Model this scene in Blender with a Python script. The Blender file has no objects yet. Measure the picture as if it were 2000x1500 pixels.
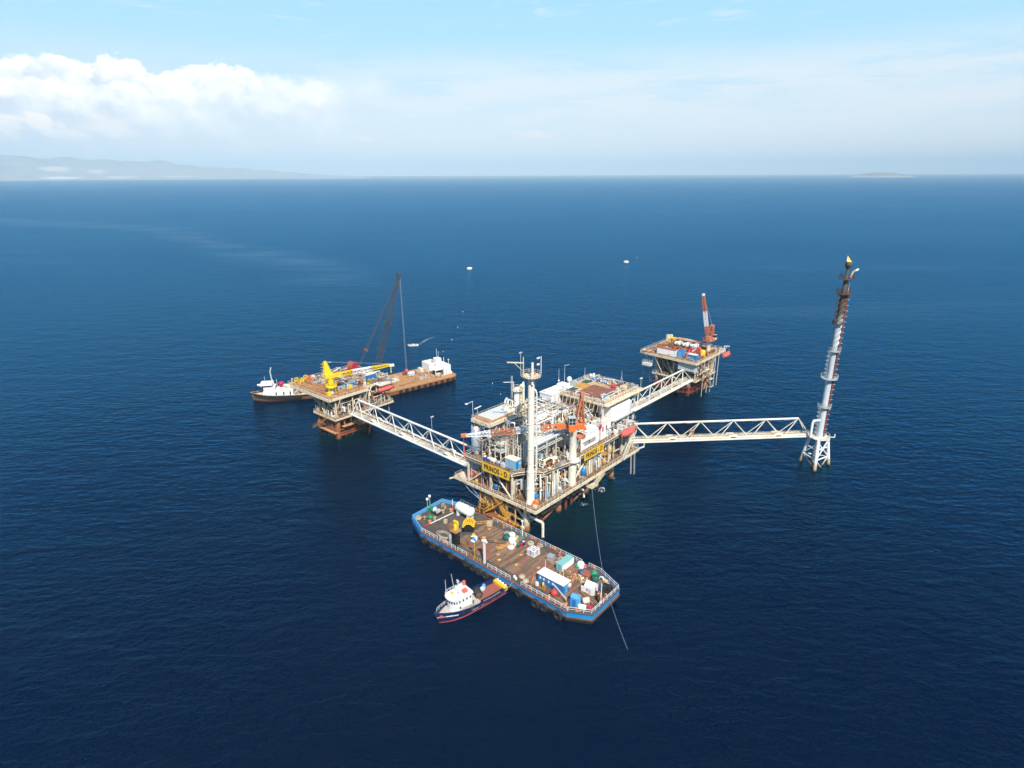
import bpy, math, random
from mathutils import Vector, Matrix
sc = bpy.context.scene
COL = sc.collection
R = math.radians
PI = math.pi
# ------------------------------------------------------------------ camera
F_PX, CAM_H = 1205.0, 100.0            # focal length in photo pixels (2000 wide), height of the drone
TH = math.atan(410.5/F_PX)               # pitch below the horizon
RL = math.atan(8/2000)                 # slight roll
cd = bpy.data.cameras.new('camera'); cam = bpy.data.objects.new('camera', cd); COL.objects.link(cam)
cd.sensor_width = 36; cd.lens = 36*F_PX/2000; cd.clip_start = 1; cd.clip_end = 300000
_c, _s = math.cos(RL), math.sin(RL)
_X = Vector((1, 0, 0)); _D = Vector((0, -math.sin(TH), -math.cos(TH))); _Fw = Vector((0, math.cos(TH), -math.sin(TH)))
CR = _X*_c + _D*_s; CD = -_X*_s + _D*_c
mw = Matrix.Identity(4)
for i in range(3):
    mw[i][0] = CR[i]; mw[i][1] = -CD[i]; mw[i][2] = -_Fw[i]
mw[2][3] = CAM_H
cam.matrix_world = mw
sc.camera = cam
def G(u, v, z=0.0):                     # survey: the point at height z seen at photo pixel (u, v)
    d = CR*((u-1000)/F_PX) + CD*((v-750)/F_PX) + _Fw
    t = (z-CAM_H)/d.z
    return Vector((d.x*t, d.y*t, z))
# ------------------------------------------------------------------ world, sun, exposure
SUN_EL, SUN_AZ = 48.0, 166.0            # azimuth clockwise from +Y (the view direction)
w = bpy.data.worlds.new('World'); sc.world = w; w.use_nodes = True
nt = w.node_tree; nt.nodes.clear()
class NG:                               # tiny node-graph helper
    def __init__(s, nt): s.nt = nt
    def n(s, t, **k):
        o = s.nt.nodes.new(t)
        for a, b in k.items(): setattr(o, a, b)
        return o
    def put(s, sock, v):
        if hasattr(v, 'is_output'): s.nt.links.new(v, sock)
        else:
            if isinstance(v, (tuple, list)) and len(v) == 3 and sock.type == 'RGBA': v = (*v, 1)
            sock.default_value = v
    def m(s, op, a, b=0.0, c=None, clamp=False):
        o = s.n('ShaderNodeMath', operation=op, use_clamp=clamp)
        s.put(o.inputs[0], a); s.put(o.inputs[1], b)
        if c is not None: s.put(o.inputs[2], c)
        return o.outputs[0]
    def rng(s, v, a, b, lo=0.0, hi=1.0, smooth=True):
        o = s.n('ShaderNodeMapRange', interpolation_type='SMOOTHSTEP' if smooth else 'LINEAR')
        for i, x in enumerate((v, a, b, lo, hi)): s.put(o.inputs[i], x)
        return o.outputs[0]
    def mix(s, f, a, b, mode='MIX'):
        o = s.n('ShaderNodeMix', data_type='RGBA', blend_type=mode)
        s.put(o.inputs[0], f); s.put(o.inputs[6], a); s.put(o.inputs[7], b)
        return o.outputs[2]
    def noise(s, vec, scale, detail=4, rough=.55, dist=0.0, dim='3D'):
        o = s.n('ShaderNodeTexNoise', noise_dimensions=dim)
        if vec is not None: s.put(o.inputs['Vector'], vec)
        s.put(o.inputs['Scale'], scale); s.put(o.inputs['Detail'], detail); s.put(o.inputs['Roughness'], rough); s.put(o.inputs['Distortion'], dist)
        return o.outputs[0]
    def xyz(s, x, y, z=0.0):
        o = s.n('ShaderNodeCombineXYZ')
        s.put(o.inputs[0], x); s.put(o.inputs[1], y); s.put(o.inputs[2], z)
        return o.outputs[0]
    def sep(s, v):
        o = s.n('ShaderNodeSeparateXYZ'); s.put(o.inputs[0], v); return o.outputs
    def ramp(s, f, stops, interp='LINEAR'):
        o = s.n('ShaderNodeValToRGB'); s.put(o.inputs[0], f)
        e = o.color_ramp.elements; o.color_ramp.interpolation = interp
        while len(e) < len(stops): e.new(.5)
        for i, (p, c) in enumerate(stops):
            e[i].position = p
            e[i].color = (*c, 1) if isinstance(c, (tuple, list)) else (c, c, c, 1)
        return o.outputs[0]
g = NG(nt)
sky = g.n('ShaderNodeTexSky', sky_type='NISHITA', sun_disc=False, sun_elevation=R(SUN_EL), sun_rotation=R(SUN_AZ), altitude=100, air_density=1.0, dust_density=0.6, ozone_density=3.0)
tc = g.n('ShaderNodeTexCoord')
dx, dy, dz = g.sep(tc.outputs['Generated'])
el = g.m('MULTIPLY', g.m('ARCSINE', dz), 180/PI)          # elevation in degrees
az = g.m('MULTIPLY', g.m('ARCTAN2', dx, dy), 180/PI)      # bearing in degrees
# clear air: the Nishita sky, with the low band washed out to the pale cyan the day has
SKY_K = 0.105
base = g.mix(1.0, sky.outputs[0], (SKY_K*.62, SKY_K*.95, SKY_K*1.28), 'MULTIPLY')
low = g.ramp(g.rng(el, 0, 30, smooth=False), [(0, (.98, 1.0, .98)), (.10, (.84, .94, .99)), (.22, (.66, .88, 1.02)), (.34, (.48, .82, 1.05)), (.44, (.42, .78, 1.04)), (.60, (.17, .42, .78)), (1.0, (.085, .22, .52))])
clear = g.mix(g.rng(el, 12, 30), low, base)
# stratus veil and streaks, mostly in the right half of the sky
cv = g.xyz(g.m('MULTIPLY', az, .055), g.m('MULTIPLY', el, .42), 3.0)
st = g.noise(cv, 1.6, 6, .6, .4)
fine = g.noise(g.xyz(g.m('MULTIPLY', az, .25), g.m('MULTIPLY', el, 2.0), 9.0), 2.2, 5, .6, .5)
band = g.m('MULTIPLY', g.rng(el, 1.5, 5.0), g.rng(el, 10.5, 7.0))
veil = g.m('MULTIPLY', g.m('MULTIPLY', band, g.rng(g.m('ADD', st, g.m('MULTIPLY', g.m('SUBTRACT', fine, .5), .35)), .34, .58)), g.rng(az, -26, 2, .2, .62))
sky1 = g.mix(veil, clear, (.93, .97, 1.0))
# thin high streaks near the top of the view
st2 = g.noise(g.xyz(g.m('MULTIPLY', az, .10), g.m('ADD', g.m('MULTIPLY', el, .9), g.m('MULTIPLY', az, -.03)), 20.0), 1.5, 6, .62, .6)
veil2 = g.m('MULTIPLY', g.m('MULTIPLY', g.rng(el, 9, 11.5), g.rng(el, 16, 12.5)), g.rng(st2, .56, .72))
sky1 = g.mix(g.m('MULTIPLY', veil2, .5), sky1, (.88, .95, 1.0))
# cumulus bank on the left: heaped billows (bearing, elevation, radius in degrees), the far ones first
def sky_deg(u, v):
    d = (CR*((u-1000)/F_PX) + CD*((v-750)/F_PX) + _Fw).normalized(); return math.degrees(math.atan2(d.x, d.y)), math.degrees(math.asin(d.z))
wv = g.xyz(g.m('MULTIPLY', az, .30), g.m('MULTIPLY', el, .42), 2.0)
w1 = g.m('SUBTRACT', g.noise(wv, 1.6, 7, .60), .5); w2 = g.m('SUBTRACT', g.noise(wv, 3.4, 6, .62), .5)
azw = g.m('ADD', az, g.m('MULTIPLY', w1, 3.4)); elw = g.m('ADD', el, g.m('ADD', g.m('MULTIPLY', w2, 2.1), g.m('MULTIPLY', w1, .9)))
tex = g.noise(g.xyz(g.m('MULTIPLY', az, .34), g.m('MULTIPLY', el, .55), 6.0), 1.7, 7, .6, .2)
texs = g.m('MULTIPLY', g.m('SUBTRACT', tex, .5), 1.5)
sky2 = sky1
BIL = [(-420,215,80,.8,.8),(-260,190,85,.9,.6),(-120,170,75,1,.5),(-70,215,80,1,.5),(-200,240,70,.8,.8),(720,195,60,.30,1.4),(640,195,56,.5,1.3)] + [(590,186,46,.5,1.5),(535,178,46,.8,1.1),(470,168,40,1,.5),(600,205,50,.8,.9)]
BIL += [(40,156,52,1,.35),(118,148,50,1,.35),(185,176,52,1,.35),(428,160,40,1,.38),(382,168,44,1,.35),(330,182,44,1,.4),(292,182,40,1,.35),(240,158,50,1,.3),(10,205,70,1,.5),(90,212,70,1,.45),(165,220,62,1,.5),(250,208,58,1,.5),(345,212,54,.9,.7),(430,200,54,.85,.8),(510,215,60,.7,1.0),(300,250,60,.6,1.0),(210,262,52,.7,.9),(400,255,70,.5,1.1),(120,268,40,.75,.7),(20,262,48,.95,.45),(72,250,36,.95,.4),(600,255,90,.4,1.2),(268,246,24,.5,.5)]
for u, v, r_, al, sf in BIL:
    a0, e0 = sky_deg(u, v); r0 = (sky_deg(u, v-r_)[1]-sky_deg(u, v+r_)[1])/2
    da = g.m('MULTIPLY', g.m('SUBTRACT', azw, a0), .82/r0); de = g.m('MULTIPLY', g.m('SUBTRACT', elw, e0), 1/r0)
    dd = g.m('SQRT', g.m('ADD', g.m('MULTIPLY', da, da), g.m('MULTIPLY', de, de)))
    k = g.m('MULTIPLY', g.rng(dd, 1.0, 1.0-sf*.58), al)
    lit = g.rng(g.m('ADD', g.m('ADD', de, g.m('MULTIPLY', da, .25)), texs), -.50, .72)
    warm = (1.20, 1.13, 1.06) if v > 235 and u < 300 else (1.24, 1.23, 1.20)
    sky2 = g.mix(k, sky2, g.mix(lit, (.76, .865, .975), warm))
# pinkish low cumulus at far left and two small puffs over the horizon
def puffcloud(src, a0, e0, ra, re, seed):
    d = g.m('SQRT', g.m('ADD', g.m('POWER', g.m('DIVIDE', g.m('SUBTRACT', az, a0), ra), 2.0), g.m('POWER', g.m('DIVIDE', g.m('SUBTRACT', el, e0), re), 2.0)))
    nz = g.noise(g.xyz(az, g.m('MULTIPLY', el, 1.3), seed), 2.2, 5, .6, .3)
    k = g.rng(g.m('SUBTRACT', g.m('ADD', 1.0, g.m('MULTIPLY', g.m('SUBTRACT', nz, .5), 2.6)), d), 0, .5)
    k = g.m('MULTIPLY', k, g.rng(el, e0-re*.6, e0-re*.25))
    return g.mix(g.m('MULTIPLY', k, .85), src, (1.05, .99, .96))
for a0, e0, ra, re, sd in ((-12.4, 2.8, 1.0, .42, 44.0), (2.1, 3.15, 2.1, .42, 52.0)):
    sky2 = puffcloud(sky2, a0, e0, ra, re, sd)
bg = g.n('ShaderNodeBackground'); g.put(bg.inputs[0], sky2); bg.inputs[1].default_value = .79
g.nt.links.new(bg.outputs[0], g.n('ShaderNodeOutputWorld').inputs[0])
w.cycles.sampling_method = 'MANUAL'; w.cycles.sample_map_resolution = 512
ld = bpy.data.lights.new('sun', 'SUN'); sun = bpy.data.objects.new('sun', ld); COL.objects.link(sun)
ld.energy = 4.8; ld.angle = R(.53); ld.color = (1, .94, .84)
_sd = Vector((math.sin(R(SUN_AZ))*math.cos(R(SUN_EL)), math.cos(R(SUN_AZ))*math.cos(R(SUN_EL)), math.sin(R(SUN_EL))))
sun.rotation_euler = _sd.to_track_quat('Z', 'Y').to_euler()
sun.location = _sd*500
sc.view_settings.view_transform = 'Standard'; sc.view_settings.look = 'None'; sc.view_settings.gamma = 1; sc.view_settings.exposure = 0.40
cy = sc.cycles
cy.max_bounces = 6; cy.diffuse_bounces = 2; cy.glossy_bounces = 3; cy.transmission_bounces = 2; cy.volume_bounces = 0; cy.transparent_max_bounces = 6
cy.caustics_reflective = False; cy.caustics_refractive = False; cy.use_denoising = True; cy.sample_clamp_indirect = 4
# ------------------------------------------------------------------ mesh helpers
class MB:
    def __init__(s): s.v = []; s.f = []; s.sm = []; s.mi = []
    def add(s, vs, fs, smooth=False, mi=0):
        o = len(s.v); s.v += [tuple(p) for p in vs]
        for q in fs: s.f.append(tuple(i+o for i in q)); s.sm.append(smooth); s.mi.append(mi)
        return s
    def box(s, x0, x1, y0, y1, z0, z1, mi=0):
        if x0 > x1: x0, x1 = x1, x0
        if y0 > y1: y0, y1 = y1, y0
        return s.add([(x0,y0,z0),(x1,y0,z0),(x1,y1,z0),(x0,y1,z0),(x0,y0,z1),(x1,y0,z1),(x1,y1,z1),(x0,y1,z1)],
                     [(0,3,2,1),(4,5,6,7),(0,1,5,4),(1,2,6,5),(2,3,7,6),(3,0,4,7)], mi=mi)
    def cb(s, x, y, z, sx, sy, sz, mi=0): return s.box(x-sx/2, x+sx/2, y-sy/2, y+sy/2, z, z+sz, mi)
    def bev(s, x0, x1, y0, y1, z0, z1, b, mi=0):     # box with bevelled edges
        vs = []; ix = {}
        xs, ys, zs = (x0, x1), (y0, y1), (z0, z1)
        for i in (0,1):
            for j in (0,1):
                for k in (0,1):
                    sx, sy, sz = (1,-1)[i], (1,-1)[j], (1,-1)[k]
                    for ax in range(3):
                        p = [xs[i]+sx*b, ys[j]+sy*b, zs[k]+sz*b]
                        p[ax] = (xs[i], ys[j], zs[k])[ax]
                        ix[(i,j,k,ax)] = len(vs); vs.append(p)
        fs = []
        for ax, (o1, o2) in ((0,(1,2)),(1,(2,0)),(2,(0,1))):
            for e in (0,1):
                q = []
                for d1, d2 in ((0,0),(1,0),(1,1),(0,1)):
                    c = [0,0,0]; c[ax] = e; c[o1] = d1; c[o2] = d2; q.append(ix[(*c,ax)])
                fs.append(q if e else q[::-1])
        for ax in range(3):
            o1, o2 = (ax+1)%3, (ax+2)%3
            for d1 in (0,1):
                for d2 in (0,1):
                    q = []
                    for e, wh in ((0,o1),(0,o2),(1,o2),(1,o1)):
                        c = [0,0,0]; c[ax] = e; c[o1] = d1; c[o2] = d2; q.append(ix[(*c,wh)])
                    fs.append(q if (d1 != d2) else q[::-1])
        for i in (0,1):
            for j in (0,1):
                for k in (0,1):
                    q = [ix[(i,j,k,a)] for a in range(3)]
                    fs.append(q if (i+j+k) % 2 == 1 else q[::-1])
        return s.add(vs, fs, mi=mi)
    @staticmethod
    def _fr(d):
        d = Vector(d).normalized(); up = Vector((0,0,1)) if abs(d.z) < .95 else Vector((0,1,0))
        a = d.cross(up).normalized(); return d, a, a.cross(d).normalized()
    def tube(s, p, q, r, r2=None, n=8, caps=True, mi=0):
        p, q = Vector(p), Vector(q); r2 = r if r2 is None else r2
        d, a, b = s._fr(q-p); vs = []
        for i in range(n):
            t = 2*PI*(i+.5)/n; o = a*math.cos(t)+b*math.sin(t); vs += [p+o*r, q+o*r2]
        s.add(vs, [(2*i, 2*i+1, (2*i+3) % (2*n), (2*i+2) % (2*n)) for i in range(n)], n > 5, mi)
        if caps:
            s.add([vs[2*i] for i in range(n)], [tuple(range(n))], mi=mi); s.add([vs[2*i+1] for i in range(n)], [tuple(reversed(range(n)))], mi=mi)
        return s
    def beam(s, p, q, w, h=None, mi=0):
        p, q = Vector(p), Vector(q); h = w if h is None else h
        d, a, b = s._fr(q-p); vs = []
        for c in (p, q):
            for i, j in ((-1,-1),(1,-1),(1,1),(-1,1)): vs.append(c+a*(w/2*i)+b*(h/2*j))
        return s.add(vs, [(0,3,2,1)[::-1],(4,5,6,7)[::-1],(0,1,5,4)[::-1],(1,2,6,5)[::-1],(2,3,7,6)[::-1],(3,0,4,7)[::-1]], mi=mi)
    def pipe(s, pts, r, n=6, mi=0):
        pts = [Vector(p) for p in pts]; k = len(pts); rings = []; a = None
        for i in range(k):
            d = (pts[min(i+1,k-1)]-pts[i]).normalized() + (pts[i]-pts[max(i-1,0)]).normalized()
            d = d.normalized() if d.length > 1e-6 else Vector((0,0,1))
            if a is None: _, a, b = s._fr(d)
            else: a = (a-d*a.dot(d)); a = a.normalized() if a.length > 1e-6 else s._fr(d)[1]; b = a.cross(d).normalized()
            m = 1.0
            if 0 < i < k-1: m = min(1.5, 1/max(.5, d.dot((pts[i+1]-pts[i]).normalized())))
            rings.append([pts[i]+(a*math.cos(2*PI*j/n)+b*math.sin(2*PI*j/n))*r*m for j in range(n)])
        vs = [p for q in rings for p in q]
        s.add(vs, [(i*n+j, (i+1)*n+j, (i+1)*n+(j+1) % n, i*n+(j+1) % n) for i in range(k-1) for j in range(n)], True, mi)
        s.add(rings[0], [tuple(range(n))], mi=mi); s.add(rings[-1], [tuple(reversed(range(n)))], mi=mi)
        return s
    def lathe(s, c, prof, n=16, axis=(0,0,1), mi=0, smooth=True):
        c = Vector(c); d = Vector(axis).normalized()
        a = d.orthogonal().normalized() if abs(d.z) < .99 else Vector((1,0,0)); b = d.cross(a)
        vs = []
        for r, z in prof:
            for j in range(n):
                t = 2*PI*j/n; vs.append(c+d*z+(a*math.cos(t)+b*math.sin(t))*max(r, .001))
        k = len(prof)
        s.add(vs, [(i*n+j, i*n+(j+1) % n, (i+1)*n+(j+1) % n, (i+1)*n+j) for i in range(k-1) for j in range(n)], smooth, mi)
        s.add(vs[:n], [tuple(reversed(range(n)))], mi=mi); s.add(vs[-n:], [tuple(range(n))], mi=mi)
        return s
    def drum(s, c, r, l, axis=(0,0,1), n=16, dome=.35, mi=0):   # vessel with domed ends, centre of its base
        pr = [(r*math.sin(t), r*dome*(1-math.cos(t))) for t in (0.25, .6, 1.0, PI/2)]
        return s.lathe(c, pr+[(a, l-z) for a, z in reversed(pr)], n, axis, mi)
    def torus(s, c, axis, R_, r, n=16, k=8, mi=0):
        c = Vector(c); d = Vector(axis).normalized(); a = d.orthogonal().normalized(); b = d.cross(a); vs = []
        for i in range(n):
            t = 2*PI*i/n; o = a*math.cos(t)+b*math.sin(t)
            for j in range(k):
                u = 2*PI*j/k; vs.append(c+o*(R_+r*math.cos(u))+d*(r*math.sin(u)))
        return s.add(vs, [(i*k+j, ((i+1) % n)*k+j, ((i+1) % n)*k+(j+1) % k, i*k+(j+1) % k) for i in range(n) for j in range(k)], True, mi)
    def ell(s, c, rx, ry, rz, n=12, k=8, mi=0):
        pr = []; vs = []
        for i in range(k+1):
            t = PI*i/k
            for j in range(n):
                u = 2*PI*j/n; rr = max(math.sin(t), .01); vs.append((c[0]+rx*rr*math.cos(u), c[1]+ry*rr*math.sin(u), c[2]-rz*math.cos(t)))
        s.add(vs, [(i*n+j, i*n+(j+1) % n, (i+1)*n+(j+1) % n, (i+1)*n+j) for i in range(k) for j in range(n)], True, mi)
        return s
    def prism(s, poly, z0, z1, mi=0, poly2=None):
        n = len(poly); p2 = poly2 or poly
        return s.add([(x, y, z0) for x, y in poly]+[(x, y, z1) for x, y in p2],
                     [tuple(reversed(range(n))), tuple(range(n, 2*n))]+[(i, (i+1) % n, n+(i+1) % n, n+i) for i in range(n)], mi=mi)
    def rail(s, pts, h=1.1, step=1.6, r=.045, mi=0, closed=False, mid=True, posts=True):
        pts = [Vector(p) for p in pts]
        if closed: pts = pts+[pts[0]]
        for p, q in zip(pts, pts[1:]):
            L = (q-p).length
            if L < .05: continue
            up = Vector((0,0,h))
            s.tube(p+up, q+up, r, n=4, caps=False, mi=mi)
            if mid: s.tube(p+up*.5, q+up*.5, r*.75, n=4, caps=False, mi=mi)
            if posts:
                k = max(1, round(L/step))
                for i in range(k+1):
                    a = p.lerp(q, i/k); s.tube(a, a+up, r, n=4, caps=False, mi=mi)
        return s
    def lattice(s, p, q, w0, w1, n, rc=.09, rl=.05, up=(0,0,1), taper_mid=None, mi=0, mis=None):
        p, q = Vector(p), Vector(q); d = (q-p).normalized(); a = d.cross(Vector(up)).normalized(); b = a.cross(d).normalized()
        def node(t, i):
            if taper_mid: ww = w0+(taper_mid-w0)*min(1, t/.12) if t < .12 else (taper_mid+(w1-taper_mid)*max(0, (t-.55)/.45))
            else: ww = w0+(w1-w0)*t
            x, y = ((-1,-1),(1,-1),(1,1),(-1,1))[i]
            return p.lerp(q, t)+a*(ww/2*x)+b*(ww/2*y)
        for j in range(n):
            m_ = mis(j/n) if mis else mi
            for i in range(4):
                s.tube(node(j/n, i), node((j+1)/n, i), rc, n=4, caps=False, mi=m_)
                k = (i+1) % 4
                s.tube(node((j+(i % 2))/n, i), node((j+1-(i % 2))/n, k), rl, n=3, caps=False, mi=m_)
                s.tube(node(j/n, i), node(j/n, k), rl, n=3, caps=False, mi=m_)
        return s
    def ladder(s, p, q, w=.5, side=(1,0,0), r=.04, step=.5, mi=0):
        p, q, sd = Vector(p), Vector(q), Vector(side).normalized()*w/2
        s.tube(p+sd, q+sd, r, n=4, mi=mi); s.tube(p-sd, q-sd, r, n=4, mi=mi)
        k = int((q-p).length/step)
        for i in range(1, k): c = p.lerp(q, i/k); s.tube(c+sd, c-sd, r*.7, n=3, caps=False, mi=mi)
        return s
    def stair(s, p, q, w=.9, side=None, mi=0, rails=True):
        p, q = Vector(p), Vector(q); h = Vector((q.x-p.x, q.y-p.y, 0)).normalized(); sd = Vector((-h.y, h.x, 0))*w/2
        for e in (1,-1):
            s.beam(p+sd*e, q+sd*e, .08, .28, mi=mi)
            if rails:
                s.tube(p+sd*e+Vector((0,0,1)), q+sd*e+Vector((0,0,1)), .04, n=4, mi=mi)
                for t in (0,.33,.67,1): c = p.lerp(q, t)+sd*e; s.tube(c, c+Vector((0,0,1)), .035, n=4, mi=mi)
        k = max(2, int((q-p).length/.35))
        for i in range(k):
            c = p.lerp(q, (i+.5)/k); s.add([c+sd+h*.12, c-sd+h*.12, c-sd-h*.12, c+sd-h*.12, c+sd+h*.12-Vector((0,0,.04)), c-sd+h*.12-Vector((0,0,.04)), c-sd-h*.12-Vector((0,0,.04)), c+sd-h*.12-Vector((0,0,.04))], [(0,1,2,3),(7,6,5,4),(0,4,5,1),(2,6,7,3)], mi=mi)
        return s
def obj(name, mb, mat, parent=None, loc=None, rz=0.0):
    me = bpy.data.meshes.new(name); me.from_pydata(mb.v, [], mb.f)
    for m_ in (mat if isinstance(mat, (list, tuple)) else [mat]): me.materials.append(m_)
    me.polygons.foreach_set('use_smooth', mb.sm); me.polygons.foreach_set('material_index', mb.mi); me.update()
    o = bpy.data.objects.new(name, me); COL.objects.link(o)
    if parent: o.parent = parent
    if loc is not None: o.location = loc
    if rz: o.rotation_euler = (0, 0, rz)
    return o
def tag(o, label, cat, group=None):
    o['label'] = label; o['category'] = cat
    if group: o['group'] = group
    return o
def thing(name, label, cat, loc=(0,0,0), rz=0.0, group=None):
    o = bpy.data.objects.new(name, None); COL.objects.link(o)
    o.location = loc; o.rotation_euler = (0,0,rz); o.empty_display_size = .5
    return tag(o, label, cat, group)
def dup(root, loc, rz, label=None, group=None):
    r = root.copy(); COL.objects.link(r); r.location = loc; r.rotation_euler = (0,0,rz)
    if label: r['label'] = label
    if group: r['group'] = group
    for ch in list(root.children):
        c = ch.copy(); COL.objects.link(c); c.parent = r
        for k in ch.children: d = k.copy(); COL.objects.link(d); d.parent = c
    return r
class Frame:                            # a structure's own axes: a along, b across, z up
    def __init__(s, o, deg): s.o = Vector((o[0], o[1], 0)); s.r = R(deg); s.c, s.s = math.cos(s.r), math.sin(s.r)
    def __call__(s, a, b, z=0): return Vector((s.o.x+a*s.c-b*s.s, s.o.y+a*s.s+b*s.c, z))
    def inv(s, p): x, y = p[0]-s.o.x, p[1]-s.o.y; return Vector((x*s.c+y*s.s, -x*s.s+y*s.c, p[2]))
    def thing(s, name, label, cat, a, b, z, rz=0.0, group=None): return thing(name, label, cat, s(a, b, z), s.r+rz, group)
    def one(s, name, label, cat, mb, mat, a, b, z, rz=0.0, group=None): return tag(obj(name, mb, mat, None, s(a, b, z), s.r+rz), label, cat, group)
# ------------------------------------------------------------------ materials
def mat(name, col, rough=.5, metal=0.0, rust=0.0, var=.25, scale=1.0, rcol=(.20,.07,.025), streak=True, bump=.0, spec=.4):
    m_ = bpy.data.materials.new(name); m_.use_nodes = True; nt = m_.node_tree; b = nt.nodes['Principled BSDF']; q = NG(nt)
    o = q.n('ShaderNodeTexCoord').outputs['Object']
    if streak:
        mp = q.n('ShaderNodeMapping'); q.put(mp.inputs[0], o); mp.inputs['Scale'].default_value = (1,1,.35); o = mp.outputs[0]
    n1 = q.noise(o, .55*scale, 6, .62)
    n2 = q.noise(o, 3.1*scale, 4, .6)
    k = q.m('ADD', q.m('MULTIPLY', q.m('SUBTRACT', n1, .5), var*1.6), q.m('MULTIPLY', q.m('SUBTRACT', n2, .5), var*1.2))
    c = q.mix(1.0, (*col,), q.xyz(q.m('ADD', 1.0, k), q.m('ADD', 1.0, k), q.m('ADD', 1.0, k)), 'MULTIPLY')
    if rust:
        rn = q.noise(o, 1.3*scale, 7, .68, .4)
        f = q.rng(rn, .64-rust*.42, .72-rust*.36)
        c = q.mix(q.m('MULTIPLY', f, .9), c, q.mix(n2, rcol, (rcol[0]*2.0, rcol[1]*1.9, rcol[2]*1.7)))
    q.put(b.inputs['Base Color'], c); b.inputs['Roughness'].default_value = rough; b.inputs['Metallic'].default_value = metal
    b.inputs['Specular IOR Level'].default_value = spec
    if bump:
        bp = q.n('ShaderNodeBump'); q.put(bp.inputs['Height'], n2); bp.inputs['Strength'].default_value = bump; bp.inputs['Distance'].default_value = .1
        q.nt.links.new(bp.outputs[0], b.inputs['Normal'])
    return m_
K = {}
for nm, *a in (
    ('white', (.80,.79,.74), .5, 0, .06, .12), ('clean white', (.84,.83,.80), .45, 0, .015, .09), ('cream', (.72,.63,.44), .55, 0, .24, .24),
    ('bone', (.75,.70,.57), .55, 0, .12, .16), ('dirty cream', (.58,.50,.34), .6, 0, .48, .3), ('pale steel', (.56,.59,.57), .5, .1, .12, .18), ('silver', (.62,.63,.63), .35, .6, .06, .14),
    ('grey', (.36,.38,.38), .55, 0, .12, .2), ('dark grey', (.085,.085,.08), .7, 0, .12, .3), ('rust', (.24,.085,.03), .85, 0, .3, .5), ('red rust', (.22,.045,.03), .85, 0, .2, .45),
    ('orange', (.66,.17,.035), .5, 0, .16, .2), ('faded orange', (.58,.19,.085), .6, 0, .26, .28), ('yellow', (.80,.56,.02), .45, 0, .10, .16), ('ochre', (.62,.34,.05), .6, 0, .38, .3),
    ('sign yellow', (.84,.49,.03), .5, 0, .03, .16), ('black', (.015,.015,.015), .6, 0, 0, .2), ('rubber', (.022,.021,.02), .8, 0, 0, .5), ('red', (.52,.045,.045), .5, 0, .08, .2),
    ('coral red', (.66,.13,.10), .5, 0, .06, .18), ('crimson', (.55,.02,.06), .45, 0, .08, .2), ('blue', (.02,.17,.44), .45, 0, .06, .2), ('drum blue', (.015,.09,.30), .4, 0, .05, .2), ('light blue', (.10,.36,.66), .45, 0, .05, .15), ('washed blue', (.50,.60,.65), .5, 0, .2, .2),
    ('faded blue', (.26,.46,.60), .5, 0, .12, .25), ('hull blue', (.002,.24,.56), .5, 0, .24, .3), ('navy', (.008,.017,.075), .4, 0, .02, .2), ('green', (.02,.27,.12), .55, 0, 0, .25), ('dark green', (.015,.10,.08), .6, 0, 0, .3), ('teal', (.20,.48,.45), .6, 0, .14, .22),
    ('wood', (.22,.12,.065), .8, 0, 0, .5), ('pale wood', (.52,.38,.22), .8, 0, 0, .4), ('rope', (.42,.36,.26), .9, 0, 0, .3), ('glass', (.02,.03,.04), .12, 0, 0, 0), ('boat grey', (.50,.47,.40), .7, 0, .08, .2),
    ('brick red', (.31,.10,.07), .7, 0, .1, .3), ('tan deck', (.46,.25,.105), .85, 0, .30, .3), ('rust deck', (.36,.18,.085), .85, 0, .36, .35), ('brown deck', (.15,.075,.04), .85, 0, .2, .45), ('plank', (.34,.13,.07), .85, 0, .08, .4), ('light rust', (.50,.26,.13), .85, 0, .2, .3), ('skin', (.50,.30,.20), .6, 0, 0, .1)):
    K[nm] = mat(nm, *a)
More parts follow.
